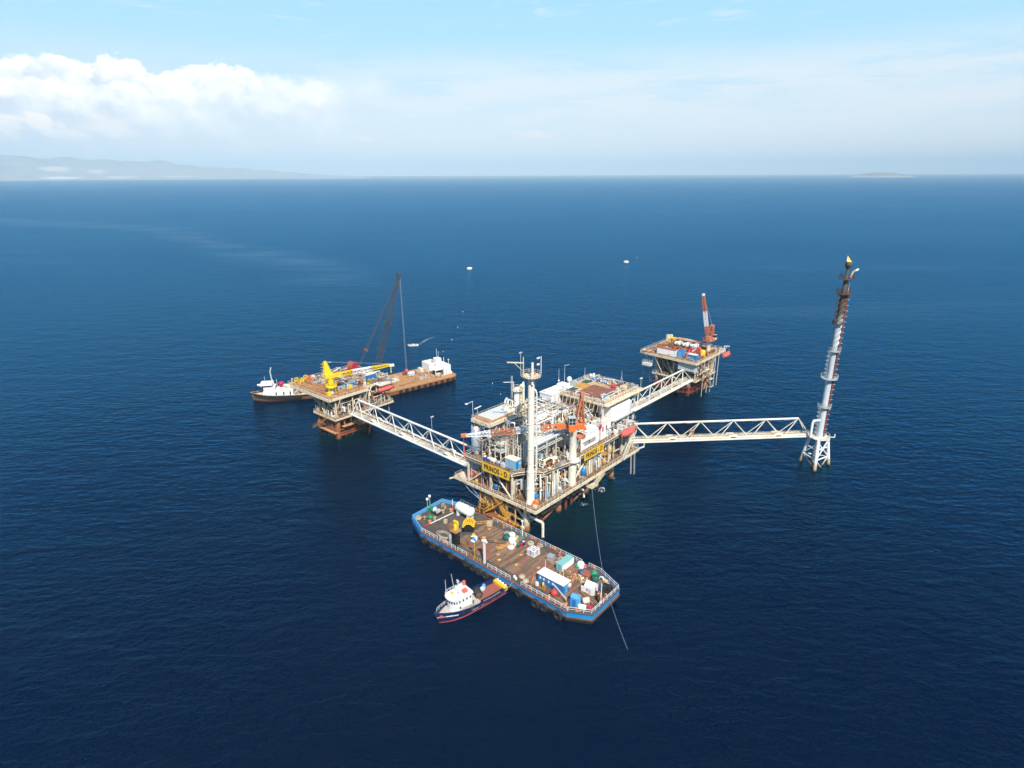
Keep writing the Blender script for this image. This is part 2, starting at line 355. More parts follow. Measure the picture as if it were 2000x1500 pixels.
# ------------------------------------------------------------------ sea, hills, island, haze
def sea_mat():
    m_ = bpy.data.materials.new('sea water'); m_.use_nodes = True; nt = m_.node_tree; b = nt.nodes['Principled BSDF']; q = NG(nt)
    o = q.n('ShaderNodeNewGeometry').outputs['Position']
    def mp(rot, sx, sy):
        k = q.n('ShaderNodeMapping'); q.put(k.inputs[0], o); k.inputs['Rotation'].default_value = (0,0,R(rot)); k.inputs['Scale'].default_value = (sx, sy, 1); return k.outputs[0]
    big = q.noise(mp(0, 1, 1), .0035, 4, .6, .8)
    streak = q.noise(mp(-14, .0011, .0075), 1.0, 4, .62, 1.2)
    slick = q.rng(streak, .56, .70)
    X, Y, _z = q.sep(o)
    fy = q.m('MULTIPLY', q.ramp(q.rng(X, -1300, -50, smooth=False), [(0, .945), (.07, .944), (.244, .859), (.35, .8375), (.526, .754), (.72, .559), (.852, .447), (1, .30)]), 1600.0)
    dy_ = q.m('ADD', q.m('SUBTRACT', Y, fy), q.m('MULTIPLY', q.m('SUBTRACT', q.noise(o, .006, 4, .6), .5), 150.0))
    curr = q.m('MULTIPLY', q.m('MULTIPLY', q.rng(q.m('ABSOLUTE', dy_), 110, 0), q.rng(X, -60, -260)), q.rng(q.noise(mp(-20, .006, .022), 1.0, 6, .68), .36, .66))
    slick = q.m('MAXIMUM', q.m('MULTIPLY', slick, .16), q.m('MULTIPLY', curr, .45))
    swell = q.noise(mp(12, .055, .115), 1.0, 3, .5, .3)
    chop = q.noise(mp(-8, .20, .42), 1.0, 4, .58, .25)
    rip = q.noise(mp(25, .75, 1.2), 1.0, 3, .6)
    h = q.m('ADD', q.m('MULTIPLY', swell, 1.35), q.m('ADD', q.m('MULTIPLY', chop, 1.1), q.m('MULTIPLY', rip, .30)))
    bp = q.n('ShaderNodeBump'); q.put(bp.inputs['Height'], h); bp.inputs['Distance'].default_value = .62
    q.put(bp.inputs['Strength'], q.m('MULTIPLY', q.rng(big, .3, .7, .75, 1.0), q.m('SUBTRACT', 1.0, q.m('MULTIPLY', slick, .5))))
    nt.nodes.remove(b)
    near = None                                        # green of light scattered by the sunken legs, painted into the water
    for cx_, cy_, rr_ in ((22,176,30), (-68,232,17), (84,287,18), (110,201,9)):
        dv = q.n('ShaderNodeVectorMath', operation='DISTANCE'); q.put(dv.inputs[0], q.xyz(X, Y, 0.0)); dv.inputs[1].default_value = (cx_, cy_, 0)
        k_ = q.rng(q.m('ADD', dv.outputs['Value'], q.m('MULTIPLY', q.m('SUBTRACT', q.noise(o, .09, 4, .6), .5), 16.0)), rr_, rr_*.45); near = k_ if near is None else q.m('MAXIMUM', near, k_)
    df = q.n('ShaderNodeBsdfDiffuse'); q.put(df.inputs[0], q.mix(q.m('MULTIPLY', near, .8), q.mix(big, (.0001,.0042,.0150), (.0002,.0062,.0225)), (.0012,.0150,.0185)))
    gl = q.n('ShaderNodeBsdfGlossy', distribution='GGX'); q.put(gl.inputs[0], q.mix(slick, (.13,.60,1), (.60,.86,1)))
    q.put(gl.inputs['Roughness'], q.m('ADD', .17, q.m('MULTIPLY', slick, .06)))
    fr = q.n('ShaderNodeFresnel'); fr.inputs[0].default_value = 1.333
    for x in (df, gl, fr): q.nt.links.new(bp.outputs[0], x.inputs['Normal'])
    mx = q.n('ShaderNodeMixShader'); q.put(mx.inputs[0], q.m('MINIMUM', q.m('MULTIPLY', fr.outputs[0], q.m('ADD', .95, q.m('MULTIPLY', slick, .75))), .5))
    q.nt.links.new(df.outputs[0], mx.inputs[1]); q.nt.links.new(gl.outputs[0], mx.inputs[2])
    q.nt.links.new(mx.outputs[0], nt.nodes['Material Output'].inputs[0])
    return m_
SEA_R = 40000.0
def disc(z, rad, n=96):
    v = [(0,0,z)]; f = []
    rs = [300, 1200, 5000, 15000, rad]
    for r_ in rs: v += [(r_*math.cos(2*PI*i/n), r_*math.sin(2*PI*i/n), z) for i in range(n)]
    f += [(0, 1+i, 1+(i+1) % n) for i in range(n)]
    for k in range(len(rs)-1):
        f += [(1+k*n+i, 1+(k+1)*n+i, 1+(k+1)*n+(i+1) % n, 1+k*n+(i+1) % n) for i in range(n)]
    return MB().add(v, f)
sea = obj('sea', disc(0, SEA_R), sea_mat()); sea['kind'] = 'structure'
def bear(u): return math.atan((u-1000)/F_PX/ (math.cos(TH)+ (409/F_PX)*math.sin(TH)))   # bearing of a photo column at the horizon
def land(name, dist, prof, depth, seed, m_, rough=1.0):
    """a ridge of hills: prof = [(bearing in degrees, height)], rising from the shore at dist to its crest depth metres inland"""
    rnd = random.Random(seed); b0, b1 = prof[0][0], prof[-1][0]; n = 150; rows = 12; v = []; f = []
    ph = [(rnd.uniform(.3, 3.5), rnd.uniform(0, 6.3), rnd.uniform(.3, 1)) for _ in range(10)]
    for i in range(n+1):
        t = b0+(b1-b0)*i/n
        for (p, hp), (q_, hq) in zip(prof, prof[1:]):
            if p <= t <= q_: hh = hp+(hq-hp)*(t-p)/(q_-p)
        for j in range(rows+1):
            s_ = j/rows
            rise = math.sin(min(1.0, s_/.75)*PI/2)**1.5 if s_ < .75 else 1-(s_-.75)*1.4
            wob = sum(a*math.sin(k*t*1.7+c+j*.55*k) for k, c, a in ph)*.045*rough
            d = dist+depth*s_; z = hh*max(0, rise*(1+wob)) - (4 if j == 0 else 0)
            v.append((d*math.sin(R(t)), d*math.cos(R(t)), z))
    for i in range(n):
        for j in range(rows): k = i*(rows+1)+j; f.append((k, k+rows+1, k+rows+2, k+1))
    return obj(name, MB().add(v, f, True), m_)
def hill_mat(name, c1, c2, patches=()):
    m_ = bpy.data.materials.new(name); m_.use_nodes = True; nt = m_.node_tree; b = nt.nodes['Principled BSDF']; q = NG(nt)
    o = q.n('ShaderNodeNewGeometry').outputs['Position']; X, Y, Zz = q.sep(o)
    n1 = q.noise(o, .0022, 8, .65, .5)
    c = q.mix(q.rng(n1, .4, .62), c1, c2)
    a = q.m('MULTIPLY', q.m('ARCTAN2', X, Y), 180/PI)
    n2 = q.noise(o, .004, 7, .7)
    for a0, z0, ra, rz_, col in patches:
        d = q.m('ADD', q.m('POWER', q.m('DIVIDE', q.m('SUBTRACT', a, a0), ra), 2.0), q.m('POWER', q.m('DIVIDE', q.m('SUBTRACT', Zz, z0), rz_), 2.0))
        c = q.mix(q.rng(q.m('ADD', d, q.m('MULTIPLY', n2, 3.2)), 2.9, 1.9), c, col)
    q.put(b.inputs['Base Color'], c); b.inputs['Roughness'].default_value = 1; b.inputs['Specular IOR Level'].default_value = 0
    return m_
hm = hill_mat('haze-paled scrub', (.26,.29,.29), (.34,.34,.31), ((-34.9, 250, 1.0, 75, (.62,.53,.47)), (-32.4, 190, .6, 55, (.56,.49,.45)), (-34.6, 55, 1.3, 26, (.7,.68,.66)), (-31, 60, 1.2, 22, (.6,.58,.55)), (-27, 70, 1.6, 20, (.5,.49,.46)), (-37.7, 110, .6, 30, (.36,.31,.28)), (-24.3, 120, .5, 14, (.40,.38,.35))))  # both ground tones paled toward blue-grey to imitate distance haze
land('hills', 17500, [(-84, 10), (-72, 240), (-60, 480), (-52, 560), (-45, 640), (-39, 610), (-34, 560), (-29, 470), (-24, 330), (-20, 210), (-16, 100), (-12, 20)], 6500, 3, hm)['kind'] = 'structure'
cm = hill_mat('coastal plain', (.07,.09,.05), (.24,.21,.15))
land('coastal_plain', 19000, [(-80, 6), (-47, 40), (-30, 48), (-20, 45), (-10, 38), (0, 34), (6, 30), (12, 34), (18, 26), (24, 6)], 3000, 9, cm)['kind'] = 'structure'
im = hill_mat('island rock', (.16,.15,.13), (.28,.25,.21), ((29.2, 2, 2.2, 7, (.7,.68,.64)), (30.9, 1, 1.2, 8, (.7,.68,.64))))
land('island', 16500, [(27.55, 4), (28.0, 62), (28.6, 84), (29.3, 98), (29.8, 88), (30.3, 92), (31.0, 66), (31.6, 22), (31.9, 2)], 900, 21, im, .6)['kind'] = 'structure'
hz = MB().box(-SEA_R-500, SEA_R+500, -SEA_R-500, SEA_R+500, -1.0, 760)
hm_ = bpy.data.materials.new('haze air'); hm_.use_nodes = True; _n = hm_.node_tree; _n.nodes.clear()
pv_ = _n.nodes.new('ShaderNodeVolumePrincipled'); pv_.inputs['Color'].default_value = (.58,.80,.95,1); pv_.inputs['Density'].default_value = 6.2e-5; pv_.inputs['Anisotropy'].default_value = -.3
_n.links.new(pv_.outputs[0], _n.nodes.new('ShaderNodeOutputMaterial').inputs['Volume'])
haze = obj('haze', hz, hm_); haze['kind'] = 'stuff'
# ------------------------------------------------------------------ the large structures
def mat_z(name, top, low, z0, z1, rough=.65, rcol=(.20,.07,.025), rust=.25):
    """painted steel above the splash zone, bare rusty steel below height z0"""
    m_ = mat(name, top, rough, 0, rust, .22); q = NG(m_.node_tree); b = m_.node_tree.nodes['Principled BSDF']
    up = b.inputs['Base Color'].links[0].from_socket
    o = q.n('ShaderNodeNewGeometry').outputs['Position']; z = q.sep(o)[2]
    nz = q.noise(o, 1.1, 6, .65); n2 = q.noise(o, 3.0, 4, .6)
    lowc = q.mix(n2, tuple(c*.45 for c in low), tuple(c*1.5 for c in low))
    f = q.rng(q.m('ADD', z, q.m('MULTIPLY', q.m('SUBTRACT', nz, .5), 5.0)), z1, z0)
    c = q.mix(f, up, lowc)
    wet = q.rng(q.m('ADD', z, q.m('MULTIPLY', nz, .8)), 1.6, .6)
    c = q.mix(wet, c, (.028,.030,.022))
    q.put(b.inputs['Base Color'], c); return m_
K['leg'] = mat_z('jacket leg steel', (.70,.63,.46), (.34,.13,.045), 1.5, 4.5)
K['leg rust'] = mat_z('rusty jacket steel', (.50,.30,.15), (.30,.10,.035), 4, 9, rust=.5)
K['leg grey'] = mat_z('grey jacket steel', (.50,.52,.44), (.20,.05,.03), 4.2, 7.2)
K['leg white'] = mat_z('white jacket steel', (.72,.74,.73), (.48,.36,.22), 1.2, 3.5, rust=.12)
K['conductor'] = mat_z('conductor pipe steel', (.26,.06,.04), (.20,.045,.03), 2, 8, rust=.4)
def deck_mat(name, c1, c2, c3, sx=.5, sy=.12, rot=0):
    m_ = bpy.data.materials.new(name); m_.use_nodes = True; b = m_.node_tree.nodes['Principled BSDF']; q = NG(m_.node_tree)
    o = q.n('ShaderNodeTexCoord').outputs['Object']; k = q.n('ShaderNodeMapping'); q.put(k.inputs[0], o); k.inputs['Rotation'].default_value = (0,0,R(rot)); k.inputs['Scale'].default_value = (sx, sy, 1)
    n1 = q.noise(k.outputs[0], 1.0, 7, .66, .6); n2 = q.noise(o, .9, 6, .65, .3); n3 = q.noise(o, 4.5, 4, .6)
    c = q.mix(q.rng(n1, .38, .62), c1, c2); c = q.mix(q.rng(n2, .55, .70), c, c3)
    c = q.mix(q.rng(n3, .60, .75), c, tuple(x*.45 for x in c1))
    q.put(b.inputs['Base Color'], c); b.inputs['Roughness'].default_value = .85; b.inputs['Specular IOR Level'].default_value = .25
    return m_
K['process floor'] = deck_mat('process floor plate', (.13,.075,.045), (.24,.13,.07), (.34,.25,.16))
K['top floor'] = deck_mat('rusty top deck plate', (.25,.105,.042), (.44,.235,.105), (.60,.44,.27))
K['roof floor'] = deck_mat('roof deck plate', (.48,.30,.17), (.60,.46,.30), (.34,.17,.09))
K['grating'] = mat('steel grating', (.50,.47,.38), .6, 0, .2, .3)
K['ribbed'] = None
def rib_mat():
    m_ = mat('ribbed fan cover', (.80,.79,.70), .5, .1, .06, .12); q = NG(m_.node_tree); b = m_.node_tree.nodes['Principled BSDF']
    up = b.inputs['Base Color'].links[0].from_socket
    o = q.n('ShaderNodeTexCoord').outputs['Object']; x = q.sep(o)[0]
    f = q.rng(q.m('FRACT', q.m('MULTIPLY', x, 1.15)), .45, .62)
    q.put(b.inputs['Base Color'], q.mix(q.m('MULTIPLY', f, .7), up, (.40,.42,.40))); return m_
K['ribbed'] = rib_mat()
CREAMS = ['white', 'bone', 'cream', 'pale steel', 'silver', 'dirty cream', 'rust', 'grey', 'dark grey', 'red rust', 'ochre', 'clean white']
def CM(): return [K[c] for c in CREAMS]
CI = {c: i for i, c in enumerate(CREAMS)}
def pick(rnd, table):
    x = rnd.random()*sum(w_ for _, w_ in table)
    for c, w_ in table:
        x -= w_
        if x <= 0: return c
    return table[-1][0]
UPPER = [('white', 5), ('bone', 4), ('pale steel', 3), ('silver', 2), ('cream', 3), ('dirty cream', 1.8), ('rust', 1.0), ('grey', 1.2)]
LOWER = [('bone', 4), ('cream', 4), ('dirty cream', 2.5), ('white', 2.2), ('rust', 1.6), ('grey', 1.6), ('dark grey', 1.4), ('red rust', .7), ('pale steel', 1.6), ('ochre', .4)]
def snake(rnd, A, B, C, floor):
    """one pipe route inside the box A x B x C: riser, runs along the axes, drop"""
    a, b, z = rnd.uniform(*A), rnd.uniform(*B), rnd.uniform(*C)
    pts = [(a, b, floor if rnd.random() < .6 else z-rnd.uniform(.5, 2))]; pts.append((a, b, z))
    for _ in range(rnd.randint(1, 3)):
        if rnd.random() < .55: a2 = min(max(a+rnd.choice((-1,1))*rnd.uniform(1.5, 8), A[0]), A[1]); pts.append((a2, b, z)) if abs(a2-a) > .4 else None; a = a2
        else: b2 = min(max(b+rnd.choice((-1,1))*rnd.uniform(1.5, 7), B[0]), B[1]); pts.append((a, b2, z)) if abs(b2-b) > .4 else None; b = b2
        if rnd.random() < .35:
            z2 = min(max(z+rnd.choice((-1,1))*rnd.uniform(.6, 3), floor+.3), C[1])
            if abs(z2-z) > .3: pts.append((a, b, z2)); z = z2
    if rnd.random() < .6: pts.append((a, b, max(floor, z-rnd.uniform(1, 5))))
    out = [pts[0]]
    for p in pts[1:]:
        if (Vector(p)-Vector(out[-1])).length > .25: out.append(p)
    return out if len(out) > 1 else [(a, b, floor), (a, b, z)]
def clutter(m, rnd, A, B, C, floor, n, table):
    """small pipework, frames, valves, trays, skids and little pumps on one floor"""
    for _ in range(n):
        k = CI[pick(rnd, table)]; a, b = rnd.uniform(*A), rnd.uniform(*B); t = rnd.random()
        if t < .50: m.pipe(snake(rnd, A, B, C, floor), rnd.choice((.05,.07,.09,.12,.16)), 5, mi=k)
        elif t < .60:                                                    # portal frame
            w_, h_ = rnd.uniform(1.5, 4.5), rnd.uniform(2, C[1]-floor); s_ = rnd.random() < .5; s2 = (a+w_, b) if s_ else (a, b+w_)
            k = CI[rnd.choice(('cream', 'bone', 'pale steel'))]
            m.beam((a,b,floor), (a,b,floor+h_), .2, mi=k).beam((*s2,floor), (*s2,floor+h_), .2, mi=k).beam((a,b,floor+h_), (*s2,floor+h_), .2, .28, mi=k)
            if rnd.random() < .5: m.beam((a,b,floor+h_*.55), (*s2,floor+h_*.55), .14, .18, mi=k)
        elif t < .70:                                                    # valve with hand wheel
            z = rnd.uniform(floor+.6, C[1]); m.cb(a, b, z, .35, .35, .5, mi=k); m.torus((a, b, z+.75), (0,0,1), .28, .05, 10, 5, mi=CI[rnd.choice(('rust', 'grey', 'red rust'))]); m.tube((a,b,z+.4), (a,b,z+.75), .05, n=4, mi=k)
        elif t < .78:                                                    # cable tray
            z = rnd.uniform(floor+2, C[1]); L = rnd.uniform(3, 9); kk = CI[rnd.choice(('pale steel', 'grey', 'silver'))]
            if rnd.random() < .5: m.box(a, min(a+L, A[1]), b, b+.4, z, z+.12, mi=kk)
            else: m.box(a, a+.4, b, min(b+L, B[1]), z, z+.12, mi=kk)
        elif t < .88:                                                    # skid-mounted pump and motor
            m.cb(a, b, floor, 1.6, .9, .25, mi=CI['dirty cream']); ax = (1,0,0) if rnd.random() < .5 else (0,1,0)
            m.drum((a-ax[0]*.7, b-ax[1]*.7, floor+.65), .33, 1.2, ax, 10, mi=k); m.tube((a,b,floor+.65), (a,b,floor+1.6), .09, n=6, mi=k)
        elif t < .95:                                                    # cabinet
            m.cb(a, b, floor, rnd.uniform(.6, 1.4), rnd.uniform(.5, 1.2), rnd.uniform(1.0, 2.1), mi=k)
        else:                                                            # upright filter pot
            m.lathe((a,b,floor), [(.3,0), (.3,.3), (.42,.4), (.42,1.9), (.3,2.2), (.05,2.35)], 10, mi=k)
    return m
# ---------------- the production platform (own axes: a to the right edge, b to the left edge)
MAIN = Frame((6.5,152.7), 48.5)
mp = MAIN.thing('production_platform', 'largest cream steel platform crowded with pipework, where all three footbridges meet', 'platform', 0, 0, 0)
def part(n, mb, m_, p=None): return obj(n, mb, m_, mp if p is None else p)
for a in (3, 18, 33, 48):
    for b in (5.8, 20.6):
        bt = .45 if b < 15 else -.45
        part('leg', MB().tube((a-(.5 if a < 10 else 0), b-bt, -6), (a, b, 9.4), 1.05, .95, 14), K['leg'])
for p_, q_ in (((3,5.6,3.0),(3,20.8,3.0)), ((18,5.6,3.0),(18,20.8,3.0)), ((33,5.6,3),(33,20.8,3)), ((3,5.7,2.5),(18,5.7,2.5)), ((18,5.7,2.5),(33,5.7,2.5)), ((33,5.7,2.5),(48,5.7,2.5)), ((3,20.6,2.5),(18,20.6,2.5)),
               ((3,5.6,3),(3,13,9.2)), ((3,20.8,3),(3,13,9.2)), ((18,5.7,2.5),(10.5,5.8,9.2)), ((18,5.7,2.5),(25.5,5.8,9.2)), ((48,5.7,2.5),(40.5,5.8,9.2)), ((33,5.7,2.5),(25.5,5.8,9.2)), ((3,5.7,-2),(18,5.7,2.5)), ((33,5.7,2.5),(18,5.7,-3))):
    part('brace', MB().tube(p_, q_, .38, n=10), K['leg'])
rnd = random.Random(11)
for a, b in ((8.5,5),(11.5,6.5),(20.5,4.6),(22,7.5),(24,5),(27.5,6.3),(30,4.4),(36,7),(38.5,5),(43,6.4),(8,12),(14,10),(21,12),(28,11)):
    part('conductor', MB().tube((a, b, -5), (a, b, 9.4), rnd.uniform(.26,.5), n=10), K['conductor'])
part('discharge_pipe', MB().pipe([(3.2,4.6,5.2), (3.6,1.7,4.7), (3.75,.6,4.6), (3.8,.35,4.2), (3.8,.3,-1)], .42, 10), K['bone'])
part('discharge_pipe', MB().pipe([(26.2,5,5.6), (26.6,2.6,5.2), (26.7,2.1,4.8), (26.7,2.0,2.6)], .34, 10), K['bone'])
LOWP = [(0,0),(56,0),(56,28),(0,28)]
part('lower_deck', MB().prism(LOWP, 9.35, 10.0), K['process floor'])
UPP = [(0,28.5),(0,9),(2.0,8.2),(5,6.2),(7,2.8),(17,1.0),(56,1.0),(56,28.5)]
part('upper_deck', MB().prism(UPP, 17.9, 18.5), K['process floor'])
def edge(poly, z0, z1, w_=.3, closed=True, skip=()):
    n = len(poly)
    for i in range(n if closed else n-1):
        if i in skip: continue
        p_, q_ = Vector((*poly[i], 0)), Vector((*poly[(i+1) % n], 0)); d = (q_-p_).normalized(); o = Vector((d.y, -d.x, 0))*(w_/2+.004)
        c = (z0+z1)/2; yield MB().beam(p_+o+Vector((0,0,c))-d*.1, q_+o+Vector((0,0,c))+d*.1, w_, z1-z0)
for mb in edge(LOWP, 9.2, 10.12): part('edge_beam', mb, K['cream'])
for mb in edge(list(reversed(UPP)), 17.75, 18.62): mb.v = mb.v; part('edge_beam', mb, K['bone'])
for k in range(9): part('girder', MB().beam((2+k*6.5, .4, 9.0), (2+k*6.5, 27.6, 9.0), .35, .65), K['dirty cream'])
for a in (.8, 10.5, 20, 30, 40, 48, 55.2):
    for b in (2.0, 9.5, 18, 27.4):
        if a < 5 and b < 9: continue
        part('column', MB().beam((a, b, 10), (a, b, 17.88), .5), K['cream'])
for p_, q_ in (((.8,27,10.2),(.8,18.3,17.6)), ((.8,9.8,10.2),(.8,17.8,17.6)), ((20,2,10.2),(29.5,2,17.6)), ((39.5,2,10.2),(30.5,2,17.6)), ((48,2,10.2),(54.8,2,17.6)), ((10.5,2.2,17.6),(19.6,2.2,10.2))):
    part('brace', MB().beam(p_, q_, .32), K['bone'])
part('railing', MB().rail([(0,9.5,10.1),(0,28,10.1)], step=1.7), K['bone'])
part('railing', MB().rail([(0,0,10.1),(0,8.5,10.1)], step=1.7), K['bone'])
part('railing', MB().rail([(0,0,10.1),(24.5,0,10.1)], step=1.7), K['bone'])
part('railing', MB().rail([(33,0,10.1),(56,0,10.1),(56,6,10.1)], step=1.7), K['bone'])
part('railing', MB().rail([(0,20.6,18.6),(0,28.5,18.6),(5,28.5,18.6)], step=1.5), K['cream'])
part('railing', MB().rail([(0,9.3,18.6),(0,9,18.6),(2,8.2,18.6),(5,6.2,18.6),(7,2.8,18.6),(17,1,18.6)], step=1.5), K['cream'])
part('railing', MB().rail([(22.5,1,18.6),(56,1,18.6),(56,8,18.6)], step=1.5), K['cream'])
# walkway hung outside the right edge, its stairs, and the stairs between the floors
wk = [(20,-.45),(24.6,-.45),(24.6,-2.2),(27.5,-2.2),(27.5,-.45),(33,-.45)]
part('walkway', MB().box(24.4, 27.8, -2.4, -.32, 8.0, 8.12).box(24.4, 27.8, -2.4, -2.3, 7.85, 8.2), K['cream'])
part('railing', MB().rail([(24.4,-.4,8.12),(24.4,-2.4,8.12),(27.8,-2.4,8.12)], step=1.2), K['cream'])
part('staircase', MB().stair((27.6,-1.4,8.1), (32.6,-1.2,10.1), 1.1), K['cream'])
part('staircase', MB().stair((44.5,-.9,10.1), (51.5,-.9,18.5), 1.0), K['bone'])
part('staircase', MB().stair((6.5,25.6,18.5), (12.5,25.6,25.5), 1.0), K['bone'])
part('ladder', MB().ladder((51,-.5,2.2), (50.4,-.5,9.8), .6, (1,0,0), .05), K['bone'])
part('ladder', MB().ladder((53.4,-.5,1.2), (52.6,-.5,9.8), .6, (1,0,0), .05), K['bone'])
part('boom_bracket', MB().beam((56,.2,9.8), (59.6,-.2,9.5), .35, .45).beam((59.5,-.2,9.5), (59.5,-.2,11.2), .3), K['bone'])
# lifeboat / landing platform on the left side of the lower deck
part('side_platform', MB().box(.2, 6.0, 28.32, 33.0, 9.4, 9.95).box(0.05, .25, 28.3, 33.1, 9.1, 10.1).box(0.0, 6.2, 33.0, 33.25, 9.1, 10.1).beam((0,33.1,9.6), (-1.6,33.6,9.6), .3, .4), K['cream'])
part('railing', MB().rail([(.2,28.4,10),(.2,33,10),(6,33,10)], step=1.4), K['cream'])
# boat landing with yellow stairs and beams between the two left legs
lb = MB()
for z in (2.4, 5.0, 7.2): lb.beam((1.0,8,z), (1.0,23,z), .3, .35)
for b in (8.4, 11.5, 14.5, 17.5, 20.5, 22.6): lb.tube((.9,b,-.5), (.9,b,9), .22, n=8)
for b in (10, 13, 16, 19): lb.beam((.9,b,2.4), (.9,b+2.4,7.2), .22)
part('boat_landing', lb, K['ochre'])
part('staircase', MB().stair((.2,10.2,3.0), (.2,16.2,9.3), 1.1), K['ochre'])
part('staircase', MB().stair((-1.5,19,3.1), (-.2,12.5,8.4), 1.0), K['ochre'])
part('landing_deck', MB().box(-1.8, 1.2, 7.2, 23.2, 2.62, 2.8), K['rust'])
part('landing_beam', MB().beam((-.6,3.6,3.2), (-.6,14,3.4), .55, .6), K['ochre'])
# raised platforms on the upper floor
part('mezzanine_deck', MB().box(9, 34, 11.5, 25.5, 24.6, 24.8), K['grating'])
for a in (9.3, 17.5, 25.5, 33.7):
    for b in (11.8, 18.5, 25.2): part('column', MB().beam((a,b,18.5), (a,b,24.58), .35), K['pale steel'])
for b in (11.3, 25.7): part('girder', MB().beam((9,b,24.45), (34,b,24.45), .3, .5), K['bone'])
for a in (8.85, 34.15): part('girder', MB().beam((a,11.2,24.45), (a,25.8,24.45), .3, .5), K['bone'])
part('railing', MB().rail([(9,25.6,24.8),(9,11.4,24.8),(34,11.4,24.8)], step=1.6), K['bone'])
part('staircase', MB().stair((26,10.6,18.5), (33,10.6,24.7), 1.0), K['bone'])
wing = [(3,20.3),(17.6,20.3),(17.6,27.6),(3,27.6)]
part('wing_deck', MB().box(3, 17.6, 20.3, 27.6, 29.6, 29.95), K['cream'])
for mb in edge(wing, 29.05, 30.05, .28): part('edge_beam', mb, K['cream'])
for a in (3.6, 10.4, 17.1):
    for b in (20.9, 27.0): part('column', MB().beam((a,b,18.5), (a,b,29.58), .38), K['bone'])
for p_, q_ in (((3.6,20.9,25),(8.5,20.9,29.4)), ((3.6,20.9,24.5),(3.6,24.5,29.4)), ((3.6,27,24.5),(3.6,23.6,29.4))): part('brace', MB().beam(p_, q_, .2), K['bone'])
part('railing', MB().rail([(17.6,27.6,30),(3,27.6,30),(3,20.3,30),(5,20.3,30)], step=1.4), K['cream'])
part('railing', MB().rail([(5,20.3,30),(17.6,20.3,30)], step=3, h=.9, mid=False), K['ochre'])
roof = [(39.5,4.2),(60.5,4.2),(60.5,24),(39.5,24)]
part('roof_deck', MB().box(39.5, 60.5, 4.2, 24, 29.4, 29.9), K['roof floor'])
for mb in edge(roof, 29.25, 29.95, .3): part('edge_beam', mb, K['cream'])
part('railing', MB().rail([(39.5,24,29.95),(39.5,4.2,29.95),(60.5,4.2,29.95)], step=1.5, r=.085), K['bone'])
part('railing', MB().rail([(60.5,4.2,29.95),(60.5,24,29.95),(47.5,24,29.95)], step=1.5, r=.085), K['pale steel'])
part('walkway', MB().box(39.5, 63.2, 2.7, 3.88, 29.2, 29.4).box(60.82, 63.2, 3.9, 7, 29.2, 29.4), K['cream'])
for a in (40.2, 47, 54, 59.8):
    for b in (5, 14, 23.3): part('column', MB().beam((a,b,18.5), (a,b,29.38), .5), K['bone'])
for p_, q_ in (((40.2,5,21),(46.6,5,29)), ((47.4,5,29),(53.6,5,21)), ((40.2,5.4,21),(40.2,13.6,29)), ((40.2,14.4,29),(40.2,22.9,21))): part('brace', MB().beam(p_, q_, .25), K['bone'])
part('deck_house', MB().box(41.5, 58, 10, 21.5, 18.5, 29.38), K['dirty cream'])  # added wall block standing in for the shaded recess under the roof deck
part('lookout_deck', MB().box(36, 39.3, 12, 21, 26.2, 26.5), K['rust deck'])
part('railing', MB().rail([(39,12,26.5),(36,12,26.5),(36,21,26.5)], step=1.3), K['cream'])
# pipe rack over the open floor at the right corner of the column
pr_ = MB()
for a in (7, 11.5, 16, 20.5):
    for b in (5.4, 9.8): pr_.beam((a,b,18.5), (a,b,26.3), .36)
    pr_.beam((a,5.2,25.9), (a,10,25.9), .3, .4).beam((a,5.2,24.2), (a,10,24.2), .25, .3)
for b in (5.4, 9.8): pr_.beam((6.4,b,26.4), (21,b,26.4), .3, .4).beam((6.4,b,24.4), (21,b,24.4), .2, .25)
part('pipe_rack', pr_, K['pale steel'])
for i in range(7): part('pipe', MB().pipe([(5.8-(i % 3)*.4, 5.7+i*.6, 20+(i % 4)), (5.8-(i % 3)*.4, 5.7+i*.6, 26.55), (21.5+(i % 3)*.5, 5.7+i*.6, 26.55), (21.5+(i % 3)*.5, 5.7+i*.6, 23.5-(i % 2)*2)], (.20,.14,.26,.16,.22,.12,.18)[i], 8), K[('white','pale steel','white','silver','pale steel','bone','white')[i]])
for i in range(6): part('pipe', MB().pipe([(6.5, 5.9+i*.65, 24.65), (21.2, 5.9+i*.65, 24.65), (21.2, 5.9+i*.65, 20.5)], .13+.03*(i % 3), 6), K[('bone','pale steel','white')[i % 3]])
# big pipes one can follow
rnd = random.Random(5)
REG_UP = (((9,34),(11.5,25.5),(25.5,28.6),24.8), ((6.5,24),(9.5,20),(20,24),18.5), ((22,40),(3,11),(19.5,24),18.5), ((9,20),(2.5,6),(19,22.5),18.5))
for k in range(40):
    A_, B_, C_, fl = REG_UP[(0,0,1,0,2,1,3,0)[k % 8]]
    part('pipe', MB().pipe(snake(rnd, A_, B_, C_, fl), rnd.choice((.16,.2,.25,.32,.4)), 8), K[pick(rnd, UPPER)])
REG_LO = (((2,8),(9,27),(11,16),10), ((6,24),(3.4,7),(11,17),10), ((24,52),(2.6,6),(11,17),10))
for k in range(40):
    A_, B_, C_, fl = REG_LO[(0,1,1,2)[k % 4]]
    part('pipe', MB().pipe(snake(rnd, A_, B_, C_, fl), rnd.choice((.12,.16,.2,.26,.34)), 8), K[pick(rnd, LOWER)])
